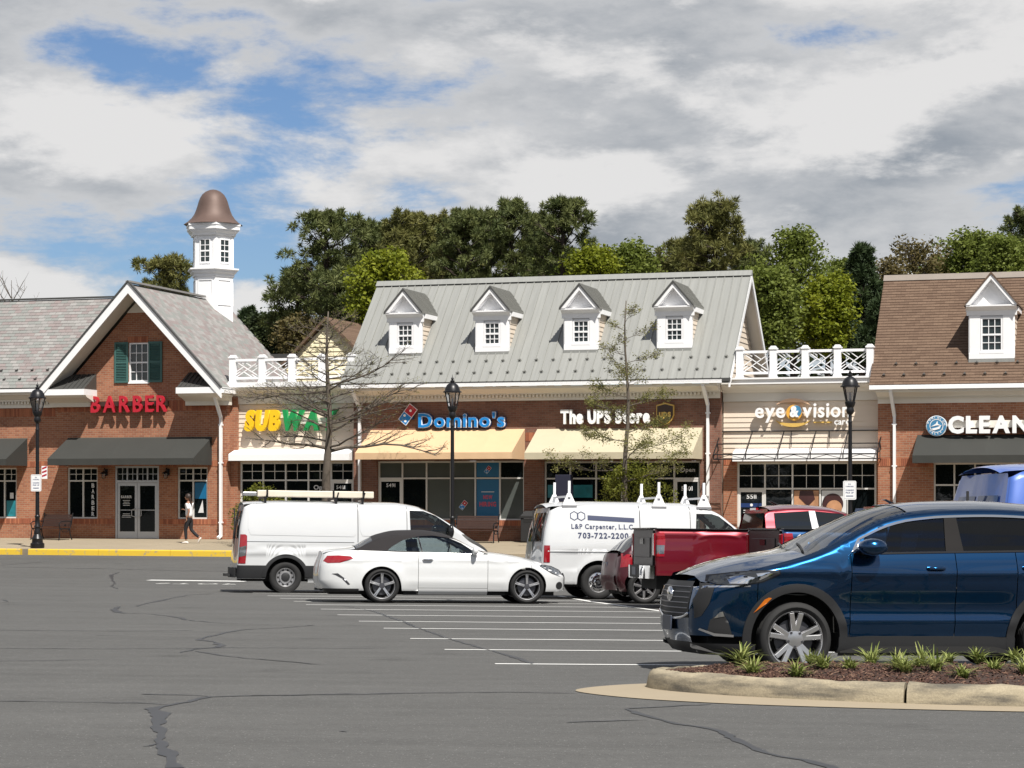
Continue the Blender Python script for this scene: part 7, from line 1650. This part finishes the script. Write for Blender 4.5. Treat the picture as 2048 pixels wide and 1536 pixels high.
# ================================================================ pedestrian
PU = -11.1
def person():
    p = b2w(PU, -3.0); r = empty('person', (p.x, p.y, SW(-3.0))); r.rotation_euler = (0, 0, -TH+math.pi)      # walks towards -u
    tag(r, 'person in white t-shirt and black trousers walking past the barber shop', 'person')
    def skin(name, verts, edges, rad, mat, sub=2, root=0):
        me = bpy.data.meshes.new(name); me.from_pydata(verts, edges, []); o = bpy.data.objects.new(name, me); COL.objects.link(o)
        sk = o.modifiers.new('s', 'SKIN'); sk.use_smooth_shade = True; ss = o.modifiers.new('u', 'SUBSURF'); ss.levels = ss.render_levels = sub
        for i, q in enumerate(me.skin_vertices[0].data): q.radius = rad[i] if hasattr(rad[i], '__len__') else (rad[i], rad[i]); q.use_root = (i == root)
        dg = bpy.context.evaluated_depsgraph_get(); dg.update(); m2 = bpy.data.meshes.new_from_object(o.evaluated_get(dg)); bpy.data.objects.remove(o); m2.materials.clear(); m2.name = name
        return obj(name, m2, mat, r, smooth=True)
    SK = plain('skin', (.30, .155, .10), .5, var=.05); SH = plain('white_cotton', (.70, .70, .72), .85, var=.05); TR = plain('black_denim', (.010, .010, .013), .85, var=.2); HR = plain('dark_brown_hair', (.025, .014, .010), .55, var=.3, scale=20); WS = plain('white_shoe', (.66, .62, .58), .6)
    # body: x forward, y left; front leg left planted, right leg trailing with heel up
    V = [(0,0,.93), (0,0,1.10), (.01,0,1.30), (.0,0,1.42), (.02,0,1.50), (.03,0,1.56)]; Ed = [(0,1),(1,2),(2,3),(3,4),(4,5)]; Rd = [(.115,.15), (.10,.125), (.10,.145), (.065,.13), .045, .045]
    def chain(start, pts, rads):
        k = start
        for q, rr in zip(pts, rads): V.append(q); Rd.append(rr); Ed.append((k, len(V)-1)); k = len(V)-1
        return k
    chain(0, [(.0,.085,.86), (.06,.09,.66), (.10,.09,.48), (.09,.085,.28), (.08,.085,.10)], [.085,.075,.055,.052,.038])
    chain(0, [(-.01,-.085,.86), (-.02,-.09,.68), (-.03,-.09,.49), (-.20,-.085,.32), (-.38,-.08,.20)], [.085,.075,.055,.052,.038])
    chain(3, [(.0,.165,1.40), (-.06,.20,1.27), (-.10,.215,1.14), (-.06,.22,1.02), (-.01,.22,.91)], [.055,.045,.036,.032,.024])
    chain(3, [(.0,-.165,1.40), (.04,-.20,1.27), (.02,-.215,1.15), (.14,-.20,1.12), (.22,-.17,1.17)], [.055,.045,.036,.030,.024])
    skin('body', V, Ed, Rd, SK)
    # clothing as slightly larger shells over the body
    Vt = [(0,0,.90), (0,0,1.10), (.01,0,1.30), (.0,0,1.43)]; Et = [(0,1),(1,2),(2,3)]; Rt_ = [(.15,.18), (.13,.155), (.13,.175), (.075,.15)]
    for sgn, pts in ((1, [(.0,.175,1.41), (-.05,.20,1.30), (-.085,.215,1.20)]), (-1, [(.0,-.175,1.41), (.035,-.205,1.30), (.03,-.215,1.19)])):
        k = 3
        for q, rr in zip(pts, (.07, .066, .064)): Vt.append(q); Rt_.append(rr); Et.append((k, len(Vt)-1)); k = len(Vt)-1
    skin('shirt', Vt, Et, Rt_, SH)
    Vp = [(0,0,.97), (0,0,.90)]; Ep = [(0,1)]; Rp = [(.13,.165), (.13,.16)]
    for pts in ([(.0,.085,.84), (.06,.09,.66), (.10,.09,.48), (.09,.085,.28), (.08,.085,.13)], [(-.01,-.085,.84), (-.02,-.09,.68), (-.03,-.09,.49), (-.20,-.085,.32), (-.36,-.08,.21)]):
        k = 1
        for q, rr in zip(pts, (.098, .088, .066, .06, .05)): Vp.append(q); Rp.append(rr); Ep.append((k, len(Vp)-1)); k = len(Vp)-1
    skin('trousers', Vp, Ep, Rp, TR)
    # head with face
    m = MB()
    def hd(a, b):
        th = math.pi*a; ph = 2*math.pi*b; x = math.sin(th)*math.cos(ph); y = math.sin(th)*math.sin(ph); z = math.cos(th)
        X = .098*x; Y = .075*y*(1-.12*max(0, -z)); Z = .118*z
        if x > .3 and -.75 < z < .1: X += .006*math.exp(-((z+.15)/.18)**2)
        if x > .85: X += .022*math.exp(-((y)/.16)**2-((z+.12)/.16)**2)       # nose
        if x > .6: X -= .010*math.exp(-((abs(y)-.42)/.18)**2-((z-.10)/.14)**2)  # eye sockets
        if x > .7: X += .008*math.exp(-((y)/.3)**2-((z+.50)/.10)**2)       # lips
        return (.055+X, Y, 1.645+Z)
    m.grid(hd, 20, 28); h = m.build('head', SK, r, smooth=True)
    for s_ in (-1, 1):
        MB().lathe([(.0001, -.012), (.012, 0), (.0001, .012)], 8, (.140, s_*.030, 1.655), 'x').build('eye', M['under'], h); MB().lathe([(.0001, -.01), (.022, 0), (.0001, .01)], 8, (.045, s_*.078, 1.64), 'y').build('ear', SK, h)
    MB().lathe([(.0001, -.006), (.018, 0), (.0001, .006)], 8, (.148, 0, 1.587), 'x').build('mouth', plain('lips', (.25, .08, .07), .5), h)
    m = MB()
    def hr(a, b):
        th = math.pi*a*.62; ph = 2*math.pi*b; x = math.sin(th)*math.cos(ph); y = math.sin(th)*math.sin(ph); z = math.cos(th); k = 1.0 if x < .35 else .94
        return (.048+.112*x*k - .01, .090*y, 1.650+.132*z + (.06*max(0, x-.2) if z < .3 else 0))
    m.grid(hr, 12, 24); hair = m.build('hair', HR, r, smooth=True)
    m = MB(); m.grid(lambda a, b: (-.035-.085*a*(1-.4*a) - .022*math.sin(math.pi*b), .09*(1-.35*a)*(2*b-1), 1.66-.40*a), 10, 8); m.grid(lambda a, b: (-.035-.085*a*(1-.4*a) + .035*math.sin(math.pi*b), .09*(1-.35*a)*(2*b-1), 1.66-.40*a), 10, 8); m.build('long_hair', HR, hair, smooth=True)
    # hands: palm and five fingers each
    def hand(wx, wy, wz, dx, dz, s_, curl):
        c = MB(); f = Vector((dx, 0, dz)).normalized(); sd = Vector((0, 1, 0)); nn = f.cross(sd)
        w0 = Vector((wx, wy, wz)); c.hexa([tuple(w0+sd*a*.034+nn*b*.012+f*t) for (b, t, a) in ((-1,0,-.7),(-1,0,.7),(-1,.085,1),(-1,.085,-1),(1,0,-.7),(1,0,.7),(1,.085,1),(1,.085,-1))]); pm = c.build('hand', SK, r, bevel=.006)
        for k in range(4):
            L_ = (.060, .072, .076, .066)[k]; b0 = w0+f*.080+sd*(k-1.5)*.018; c = MB(); p1 = b0+f*L_*.5+nn*curl*.012; p2 = p1+f*L_*.32+nn*curl*.022; p3 = p2+f*L_*.18+nn*curl*.024; c.tube([b0, p1, p2, p3], [.0085, .008, .0072, .0055], 6); c.build('finger', SK, pm)
        c = MB(); b0 = w0+f*.025+sd*s_*.028; c.tube([b0, b0+f*.03+sd*s_*.018, b0+f*.062+sd*s_*.020+nn*curl*.01], [.010, .009, .006], 6); c.build('thumb', SK, pm)
    hand(-.01, .22, .90, .1, -1, -1, 1); hand(.22, -.17, 1.17, .8, .5, 1, -1)
    for (x, y, z, tilt) in ((.08, .085, .0, 0.0), (-.40, -.08, .12, 1.0)):
        m = MB(); m.grid(lambda a, b: (lambda xx, wdt, hh: (xx, wdt*math.cos(2*math.pi*b), max(0, hh*(.5+.62*math.sin(2*math.pi*b)))))(-.09+.27*a, .044*math.sin(math.pi*min(.999, max(.001, a)))**.35, .085*(1-.55*a)*math.sin(math.pi*min(.995, max(.02, a)))**.3), 10, 12)
        o = m.build('shoe', WS, r, smooth=True); o.location = (x, y, z+.0); o.rotation_euler = (0, tilt, 0)
    for x, z in ((.155, .50), ): MB().lathe([(.0001, -.006), (.035, 0), (.0001, .006)], 10, (x, .09, z), 'x').build('knee_tear', SK, r)
    return r
person()
# ================================================================ vegetation
def leaf_mesh(name, P, faces_per, tint, mat, parent, tri):
    """P: (n*k,3) vertices, each k vertices one leaf"""
    k = 3 if tri else 4; n = len(P)//k; me = bpy.data.meshes.new(name)
    me.vertices.add(len(P)); me.vertices.foreach_set('co', P.astype(np.float32).ravel()); me.loops.add(n*k); me.loops.foreach_set('vertex_index', np.arange(n*k, dtype=np.int32))
    me.polygons.add(n); me.polygons.foreach_set('loop_start', np.arange(0, n*k, k, dtype=np.int32)); me.polygons.foreach_set('loop_total', np.full(n, k, dtype=np.int32)); me.update(calc_edges=True)
    at = me.attributes.new('tint', 'FLOAT', 'POINT'); at.data.foreach_set('value', np.repeat(tint, k).astype(np.float32))
    return obj(name, me, mat, parent)
def unit(rg, n):
    v = rg.normal(size=(n, 3)); return v/np.linalg.norm(v, axis=1, keepdims=True)
def needles(rg, C, Rd, per, w=.035):
    """tufts of needles radiating from each clump centre"""
    n = len(C)*per; c = np.repeat(C, per, 0); r = np.repeat(Rd, per); d = unit(rg, n); d[:, 2] += .35; d /= np.linalg.norm(d, axis=1, keepdims=True)
    base = c + d*(r*rg.uniform(.05, .5, n))[:, None]; tip = c + d*(r*rg.uniform(.7, 1.1, n))[:, None]; s = np.cross(d, unit(rg, n)); s /= np.linalg.norm(s, axis=1, keepdims=True)+1e-9
    ww = (w*rg.uniform(.7, 1.5, n))[:, None]; P = np.stack([base-s*ww, base+s*ww, tip], 1).reshape(-1, 3); return P
def leaves(rg, C, Rd, per, size):
    n = len(C)*per; c = np.repeat(C, per, 0); r = np.repeat(Rd, per); p = c + unit(rg, n)*(r*rg.uniform(.15, 1, n)**.6)[:, None]
    a = unit(rg, n); a[:, 2] *= .55; a /= np.linalg.norm(a, axis=1, keepdims=True); b = np.cross(a, unit(rg, n)); b /= np.linalg.norm(b, axis=1, keepdims=True)+1e-9
    s = (size*rg.uniform(.6, 1.35, n))[:, None]; return np.stack([p-a*s, p+b*s*.55, p+a*s, p-b*s*.55], 1).reshape(-1, 3)
M['bark'] = plain('tree_bark', (.095, .078, .062), .95, var=.35, scale=6, bump=.5, bscale=25)
M['bark_pine'] = plain('pine_bark', (.045, .032, .026), .95, var=.35, scale=4)
LEAF = {'pine': leaf_mat('pine_needles', (.050, .072, .022), (.15, .165, .055), .22), 'pine2': leaf_mat('olive_needles', (.08, .09, .024), (.20, .19, .058), .22), 'lime': leaf_mat('lime_leaves', (.12, .155, .010), (.25, .27, .022), .35), 'green': leaf_mat('spring_leaves', (.095, .13, .02), (.20, .235, .05), .38),
        'cedar': leaf_mat('cedar_needles', (.018, .034, .014), (.055, .082, .030), .15), 'bud': leaf_mat('budding_leaves', (.085, .070, .025), (.15, .12, .045), .3), 'dark': leaf_mat('dark_leaves', (.018, .028, .010), (.05, .068, .022), .2), 'feather': leaf_mat('feathery_leaves', (.11, .115, .03), (.26, .25, .085), .4), 'shrub': leaf_mat('shrub_leaves', (.075, .095, .010), (.20, .20, .03), .3)}
def tree(name, kind, X, Y, H, Rc, h0, label, seed, leafk=None, group='trees behind the shops', lean=0.0):
    rg = np.random.default_rng(seed); rnd = random.Random(seed); z0 = -1.55
    r = empty(name, (X, Y, z0)); tag(r, label, 'tree', group); H = H - z0
    h0 = h0 - z0; tr = MB(); pts = []; n = 8
    for i in range(n+1):
        t = i/n; pts.append((lean*t + .12*math.sin(t*5+seed), .1*math.cos(t*4+seed), H*t*.97))
    rad0 = .018*H+.05; tr.tube(pts, [rad0*(1-.9*i/n)+.02 for i in range(n+1)], 8)
    C = []; Rd = []; pine = kind == 'pine'
    nl = {'pine': 30, 'round': 27, 'cone': 30, 'bud': 26}[kind]
    for i in range(nl):
        f = (i+.5)/nl; h = h0 + (H*.97-h0)*f; az = i*2.399+rnd.uniform(-.4, .4)
        if kind == 'pine': prof = (.55+.45*math.sin(math.pi*min(1, .15+.75*f)))*(1.0 if f < .75 else 1-.62*((f-.75)/.25)**1.5)*rnd.uniform(.45, 1.15); up = .25+.75*f
        elif kind == 'cone': prof = (1-f)**.75*rnd.uniform(.8, 1.1)+.06; up = .15
        else: prof = math.sin(math.pi*(.14+.80*f))**.55*rnd.uniform(.72, 1.1); up = .45+.3*f
        L = Rc*prof; base = Vector(pts[0]).lerp(Vector(pts[-1]), min(1, h/H)); base = Vector((lean*h/H, 0, h)); d = Vector((math.cos(az), math.sin(az), up)).normalized()
        e = base + d*L; mid = base + d*L*.5 + Vector((0, 0, -.06*L)); tr.tube([base, mid, e], [max(.02, .22*rad0*(1-f*.6)), .03, .012], 5, cap=False)
        nb = 9 if pine else 9
        for k in range(nb):
            t = (.52 if pine else .38)+(.48 if pine else .62)*(k+rnd.random())/nb; q = base.lerp(e, t); sp = L*(.36 if pine else .30)*(1.15-t*.5)+.25; q = q + Vector((rnd.uniform(-1, 1)*sp, rnd.uniform(-1, 1)*sp, rnd.uniform(-.35, .6)*sp*.8)); C.append(tuple(q)); Rd.append(rnd.uniform(.25, .46) if pine else rnd.uniform(.30, .64))
            if k % 2 == 0: tr.tube([base.lerp(e, t*.85), q], [.02, .006], 3, cap=False)
    for k in range(9): C.append((lean+rnd.uniform(-.5, .5)*Rc*.6, rnd.uniform(-.5, .5)*Rc*.6, H*rnd.uniform(.93, .99))); Rd.append(.38)
    C = np.array(C); Rd = np.array(Rd); tr.build('trunk', M['bark_pine'], r, smooth=True, fixn=False)
    lk = leafk or ('pine' if pine else 'green'); tc = rg.random(len(C))
    if kind == 'pine': per = 62; P = needles(rg, C, Rd, per, .026); tri = True
    elif kind == 'cone': per = 70; P = needles(rg, C, Rd*.8, per, .035); tri = True
    elif kind == 'bud': per = 20; P = leaves(rg, C, Rd, per, .085); tri = False
    else: per = 40; P = leaves(rg, C, Rd, per, .095); tri = False
    leaf_mesh('crown', P, None, np.repeat(tc, per), LEAF[lk], r, tri); return r
def tpx(px, d): return (px-1024)/4380*d
def zpx(y, d): return EYE+(985-y)*d/4380
TREES = [  # kind, leaf, x in the picture, distance, top, radius px, foliage start y, label
 ('pine','pine',655,104,424,78,640,'tall dark pine left of the grey metal roof'),
 ('pine','pine',600,108,545,62,690,'lower dark pine spreading left beside the tall pine'),
 ('pine','pine',735,118,440,58,600,'dark pine just right of the tall left pine'),
 ('pine','pine2',810,112,428,62,610,'olive pine behind the first dormer'),
 ('pine','pine2',880,119,430,58,600,'olive green pine behind the second dormer'),
 ('pine','pine',930,110,420,58,600,'dark round topped pine above the metal roof'),
 ('pine','pine',1025,112,392,55,600,'tall pine with pointed top above the metal roof'),
 ('pine','pine',1130,108,396,68,590,'broad pine right of centre above the metal roof'),
 ('round','lime',768,97,515,72,680,'bright lime green tree at the left end of the metal roof'),
 ('round','lime',1185,104,500,48,600,'bright green leafy tree below the broad pine'),
 ('round','green',1262,106,494,52,600,'rounded green tree right of the broad pine'),
 ('pine','pine2',1428,104,406,70,560,'lone olive pine above the fourth dormer'),
 ('pine','pine2',1372,112,478,45,580,'short olive pine left of the lone pine'),
 ('pine','pine',1495,116,480,40,600,'small dark pine right of the lone pine'),
 ('round','green',1590,101,462,66,700,'loose leafed green tree above the lattice railing'),
 ('round','green',1545,96,540,48,710,'low green tree behind the gable end of the metal roof'),
 ('round','lime',1655,98,560,50,715,'yellow green tree low behind the lattice railing'),
 ('cone','cedar',1722,104,478,62,720,'dark pointed cedar above the lattice railing'),
 ('cone','cedar',1765,97,590,46,730,'short dark cedar left of the brown roof'),
 ('bud','bud',1832,108,488,70,660,'brownish budding tree above the brown roof'),
 ('round','green',1945,110,470,55,600,'green leafy tree above the brown roof dormer'),
 ('round','green',2005,104,478,48,600,'green tree at the right edge above the brown roof'),
 ('pine','pine',2062,108,418,50,560,'dark pine cut by the right edge'),
 ('round','green',1885,112,520,42,600,'low green tree between the budding tree and the dormer'),
 ('pine','pine2',335,122,515,52,640,'yellow green pine behind the cupola'),
 ('cone','cedar',498,118,612,34,720,'small dark conifer right of the cupola'),
 ('round','dark',540,112,632,48,730,'dark shrubby tree behind the slate roof end'),
 ('bud','bud',600,100,640,40,730,'brownish budding tree left of the yellow gable'),
 ('pine','pine',700,100,560,60,690,'dark pine behind the yellow gable roof'),
 ('pine','pine',860,126,440,60,600,'distant pine filling the gap above the second dormer'),
 ('pine','pine',975,124,425,55,600,'distant pine filling the gap left of the pointed pine'),
 ('pine','pine',1078,124,425,50,600,'distant pine between the pointed pine and the broad pine'),
 ('pine','pine',775,126,450,55,600,'distant pine behind the bright lime tree'),
 ('round','green',1690,110,520,48,700,'airy green tree between the loose green tree and the cedar'),
 ('round','green',1790,112,560,45,700,'green tree right of the cedar behind the brown roof end'),
 ('bud','bud',1780,106,520,40,690,'thin budding tree beside the cedar'),
 ('round','green',1520,108,540,55,690,'green tree close behind the right end of the metal roof'),
 ('pine','pine2',1310,118,520,40,600,'low olive pine behind the third dormer'),
 ('round','green',1100,120,520,60,600,'green tree low behind the centre of the metal roof'),
]
for i, (kd, lf, px, d, ty, rp, fy, lab) in enumerate(TREES):
    nm = {'pine': 'pine_tree', 'round': 'leafy_tree', 'cone': 'cedar_tree', 'bud': 'budding_tree'}[kd]
    tree(nm, kd, tpx(px, d), d, zpx(ty, d), rp*d/4380*(1.22 if kd == 'pine' else 1.08), zpx(fy, d), lab, 100+i, lf)
# bare tree far left
def bare(name, px, d, ty, label, seed):
    rnd = random.Random(seed); X = tpx(px, d); H = zpx(ty, d)+1.55; r = empty(name, (X, d, -1.55)); tag(r, label, 'tree'); tr = MB(); tr.tube([(0,0,0), (.1,0,H*.5), (0,.1,H)], [.14, .08, .01], 6); tr.build('trunk', M['bark'], r)
    br = MB()
    for i in range(34):
        h = H*rnd.uniform(.45, .95); a = rnd.uniform(0, 6.28); L = (H-h)*.5+.6; e = Vector((math.cos(a)*L*.6, math.sin(a)*L*.6, h+L*.9)); br.tube([(0, 0, h), e*.5+Vector((0, 0, h*.5)), e], [.03, .02, .006], 4, cap=False)
        for k in range(4): q = Vector((0, 0, h)).lerp(e, rnd.uniform(.4, 1)); br.tube([q, q+Vector((rnd.uniform(-.5, .5), rnd.uniform(-.5, .5), rnd.uniform(.2, .7)))], [.012, .004], 3, cap=False)
    br.build('branches', M['bark'], r, fixn=False)
bare('bare_tree', 22, 100, 560, 'leafless tree twigs above the slate roof at the left edge', 5)
# wood behind the shops and added trees around the lot: one mass
rg = np.random.default_rng(77)
def wood(n, fn, size, lk):
    C = np.array([fn() for _ in range(n)]); return leaves(rg, C, np.full(n, 1.5), 9, size)
Pw = [wood(900, lambda: (rg.uniform(-42, 45), rg.uniform(126, 136), rg.uniform(-1, 6.5+1.5*math.sin(rg.uniform(0, 6)))), .5, 'dark'),
      wood(420, lambda: (rg.uniform(12, 26), rg.uniform(104, 112), rg.uniform(0, 8.5)), .32, 'dark')]
# unseen trees added at the sides and behind the camera to darken reflections
ring = []
for _ in range(4600):
    t = rg.uniform(0, 1); zz = rg.uniform(-1, 1)**2*9 - 1
    k = rg.integers(0, 3); ring.append([(-72-rg.uniform(0, 6), rg.uniform(-60, 120), zz), (75+rg.uniform(0, 6), rg.uniform(-60, 110), zz), (rg.uniform(-75, 75), -62-rg.uniform(0, 6), zz)][k])
Pw.append(leaves(rg, np.array(ring), np.full(len(ring), 2.2), 7, 1.25))
Pw = np.concatenate(Pw); o = leaf_mesh('woodland', Pw, None, rg.random(len(Pw)//4), LEAF['dark'], None, False); tag(o, 'dark mass of woodland far behind the shops, with unseen trees added around the lot', 'woodland', kind='stuff')

# ---------------------------------------------------------------- street trees
def street_tree(u, v, H, spread, hlow, nl, label, seed, rad, leafy, gnarl=.25, low_limbs=()):
    rnd = random.Random(seed); rg = np.random.default_rng(seed); p = b2w(u, v); r = empty('street_tree', (p.x, p.y, SW(v)), -TH); tag(r, label, 'tree')
    tr = MB(); n = 10; pts = [Vector((.06*math.sin(i*1.1+seed), .05*math.cos(i*.9), H*i/n)) for i in range(n+1)]
    rads = [rad*(1-.93*(i/n)**.8)+.008 for i in range(n+1)]; rads[0] *= 1.35; tr.tube(pts, rads, 10); tr.build('trunk', M['bark'], r, smooth=True, fixn=False)
    C = []; Cr = []
    def limb(base, az, L, up, r0, depth, mb):
        P = [base]; d = Vector((math.cos(az), math.sin(az), up)).normalized(); q = base.copy(); ns = 6 if depth == 0 else (4 if depth == 1 else 2)
        for k in range(ns):
            d = (d + Vector((rnd.uniform(-1, 1), rnd.uniform(-1, 1), rnd.uniform(-.8, .9)))*gnarl).normalized(); q = q + d*L/ns; P.append(q.copy())
        mb.tube(P, [max(.0035, r0*(1-.85*k/ns)) for k in range(ns+1)], 6 if depth == 0 else (4 if depth == 1 else 3), cap=False)
        if depth < 2:
            m_ = (12 if depth == 0 else 6)
            for k in range(m_):
                t = .18+.80*(k+rnd.random())/m_; i = min(ns-1, int(t*ns)); b = P[i].lerp(P[i+1], t*ns-i); limb(b, az+rnd.choice((-1, 1))*rnd.uniform(.4, 1.2), L*rnd.uniform(.25, .50)*(1.1-.5*t), up+rnd.uniform(-.3, .5), max(.004, r0*.38), depth+1, mb)
        else:
            C.append(tuple(P[-1])); Cr.append(1)
        if depth == 1: C.append(tuple(P[-1]))
    todo = [(hlow+(H*.96-hlow)*((i+.5)/nl)**.9, i*2.4+rnd.uniform(-.5, .5), None) for i in range(nl)]
    todo += [(h, az, L) for h, az, L in low_limbs]
    for h, az, L in todo:
        f = (h-hlow)/(H-hlow); Lx = L or spread*(1-.80*max(0, f))*rnd.uniform(.6, 1.05); i = min(n-1, int(h/H*n)); b = pts[i].lerp(pts[i+1], h/H*n-i); mb = MB()
        limb(b, az, Lx, (.12+.35*f) if L is None else .10, max(.008, rad*.22*(1-.7*f))*(1.5 if L else 1), 0, mb); mb.build('limb', M['bark'], r, smooth=True, fixn=False)
    C = np.array(C)
    if leafy == 'sparse':
        k = rg.random(len(C)) < .45; C = C[k]; P = leaves(rg, C, np.full(len(C), .06), 3, .022); leaf_mesh('buds', P, None, rg.random(len(P)//4), LEAF['feather'], r, False)
    else:
        zc = C[:, 2]; den = np.clip(1.25-(zc-2.2)/4.2, .12, 1); k = rg.random(len(C)) < den; C = C[k]; P = leaves(rg, C, np.full(len(C), .17), 13, .030); leaf_mesh('foliage', P, None, rg.random(len(P)//4), LEAF['feather'], r, False)
    return r
street_tree(-5.0, -5.0, 8.0, 3.9, 3.3, 32, 'large bare spreading tree in front of the sandwich shop', 21, .20, 'sparse', .26, low_limbs=((3.25, .15, 3.9), (3.35, 3.0, 2.6), (4.2, .5, 3.4), (4.4, 2.7, 3.3), (5.3, 2.9, 3.2), (5.5, .2, 3.2)))
street_tree(5.42, -5.0, 8.1, 2.7, 2.0, 20, 'slender street tree with fresh feathery leaves in front of the white store letters', 33, .11, 'leafy', .22)
def shrub(u, v, w, h, label, seed, lk='shrub', n=150, z0=0.0):
    rg = np.random.default_rng(seed); rnd = random.Random(seed); p = b2w(u, v); r = empty('shrub', (p.x, p.y, SW(v)), -TH); tag(r, label, 'shrub'); st = MB()
    C = []
    for k in range(n):
        a = rg.uniform(0, 6.28); t = rg.uniform(0, 1)**.5; zz = rg.uniform(.12, 1); rr = w/2*t*math.sin(math.pi*(.18+.70*zz))**.6; C.append((rr*math.cos(a)*(1+.15*math.sin(3*a)), rr*math.sin(a), z0+h*zz*(1-.12*t)))
    for k in range(9): q = C[k*7]; st.tube([(0, 0, 0), (q[0]*.4, q[1]*.4, q[2]*.6), q], [.03, .02, .006], 5, cap=False)
    st.build('stems', M['bark'], r, fixn=False); C = np.array(C); P = leaves(rg, C, np.full(len(C), .22), 40, .045); leaf_mesh('foliage', P, None, np.repeat(rg.random(len(C)), 40), LEAF[lk], r, False)
shrub(5.55, -4.4, 2.7, 3.0, 'yellow green shrub under the slender street tree', 41, n=230); shrub(-7.6, -4.5, 2.3, 2.15, 'yellow green shrub behind the roof of the long white van', 42, n=170)
# ---------------------------------------------------------------- strap-leaved plants in the island
M['strap'] = leaf_mat('strap_leaves', (.085, .13, .02), (.38, .40, .14), .3)
SPOTS = [(1480,1338),(1506,1341),(1592,1343),(1625,1347),(1648,1353),(1700,1342),(1742,1324),(1795,1350),(1812,1354),(1842,1336),(1872,1344),(1925,1350),(1898,1327),(1988,1345),(1958,1322),(2030,1332),(2052,1352)]
for i, (px, py) in enumerate(SPOTS):
    rnd = random.Random(500+i); d = 17.8
    for _ in range(12): X = (px-1024)/4380*d; zb = bedh(X, d)-.01; d = (EYE-zb)*4380/(py-985)
    X = (px-1024)/4380*d; pl = empty('liriope_plant', (X, d, bedh(X, d)-.012)); V = []; T = []; sz = rnd.uniform(.75, 1.35)
    for k in range(64):
        a = rnd.uniform(0, 6.28); L = rnd.uniform(.10, .23)*sz; w = rnd.uniform(.007, .012); lean = rnd.uniform(.35, 1.65); c_, s_ = math.cos(a), math.sin(a); tn = rnd.random(); bx_, by_ = rnd.uniform(-.03, .03), rnd.uniform(-.03, .03)
        pr = []
        for j in range(5):
            t = j/4; hx = L*(lean*.25*t+lean*.55*t*t); hz = L*(1.0*t-.42*lean*t*t); ww = w*(1-.85*t**2.2); pr.append((bx_+c_*hx-s_*ww, by_+s_*hx+c_*ww, hz)); pr.append((bx_+c_*hx+s_*ww, by_+s_*hx-c_*ww, hz))
        for j in range(4): V += [pr[2*j], pr[2*j+1], pr[2*j+3], pr[2*j+2]]; T.append(tn)
    leaf_mesh('strap_leaves', np.array(V), None, np.array(T), M['strap'], pl, False)
    lab = ['leftmost', 'second', 'third', 'fourth', 'fifth', 'sixth', 'seventh', 'eighth', 'ninth', 'tenth', 'eleventh', 'twelfth', 'thirteenth', 'fourteenth', 'fifteenth', 'sixteenth', 'rightmost']
    order = sorted(range(len(SPOTS)), key=lambda q: SPOTS[q][0]).index(i)
    tag(pl, f'green strap leaved plant in the mulch island, {lab[order]} ' + ('of the row' if order in (0, 16) else 'from the left'), 'plant', 'strap leaved plants in the mulch island')
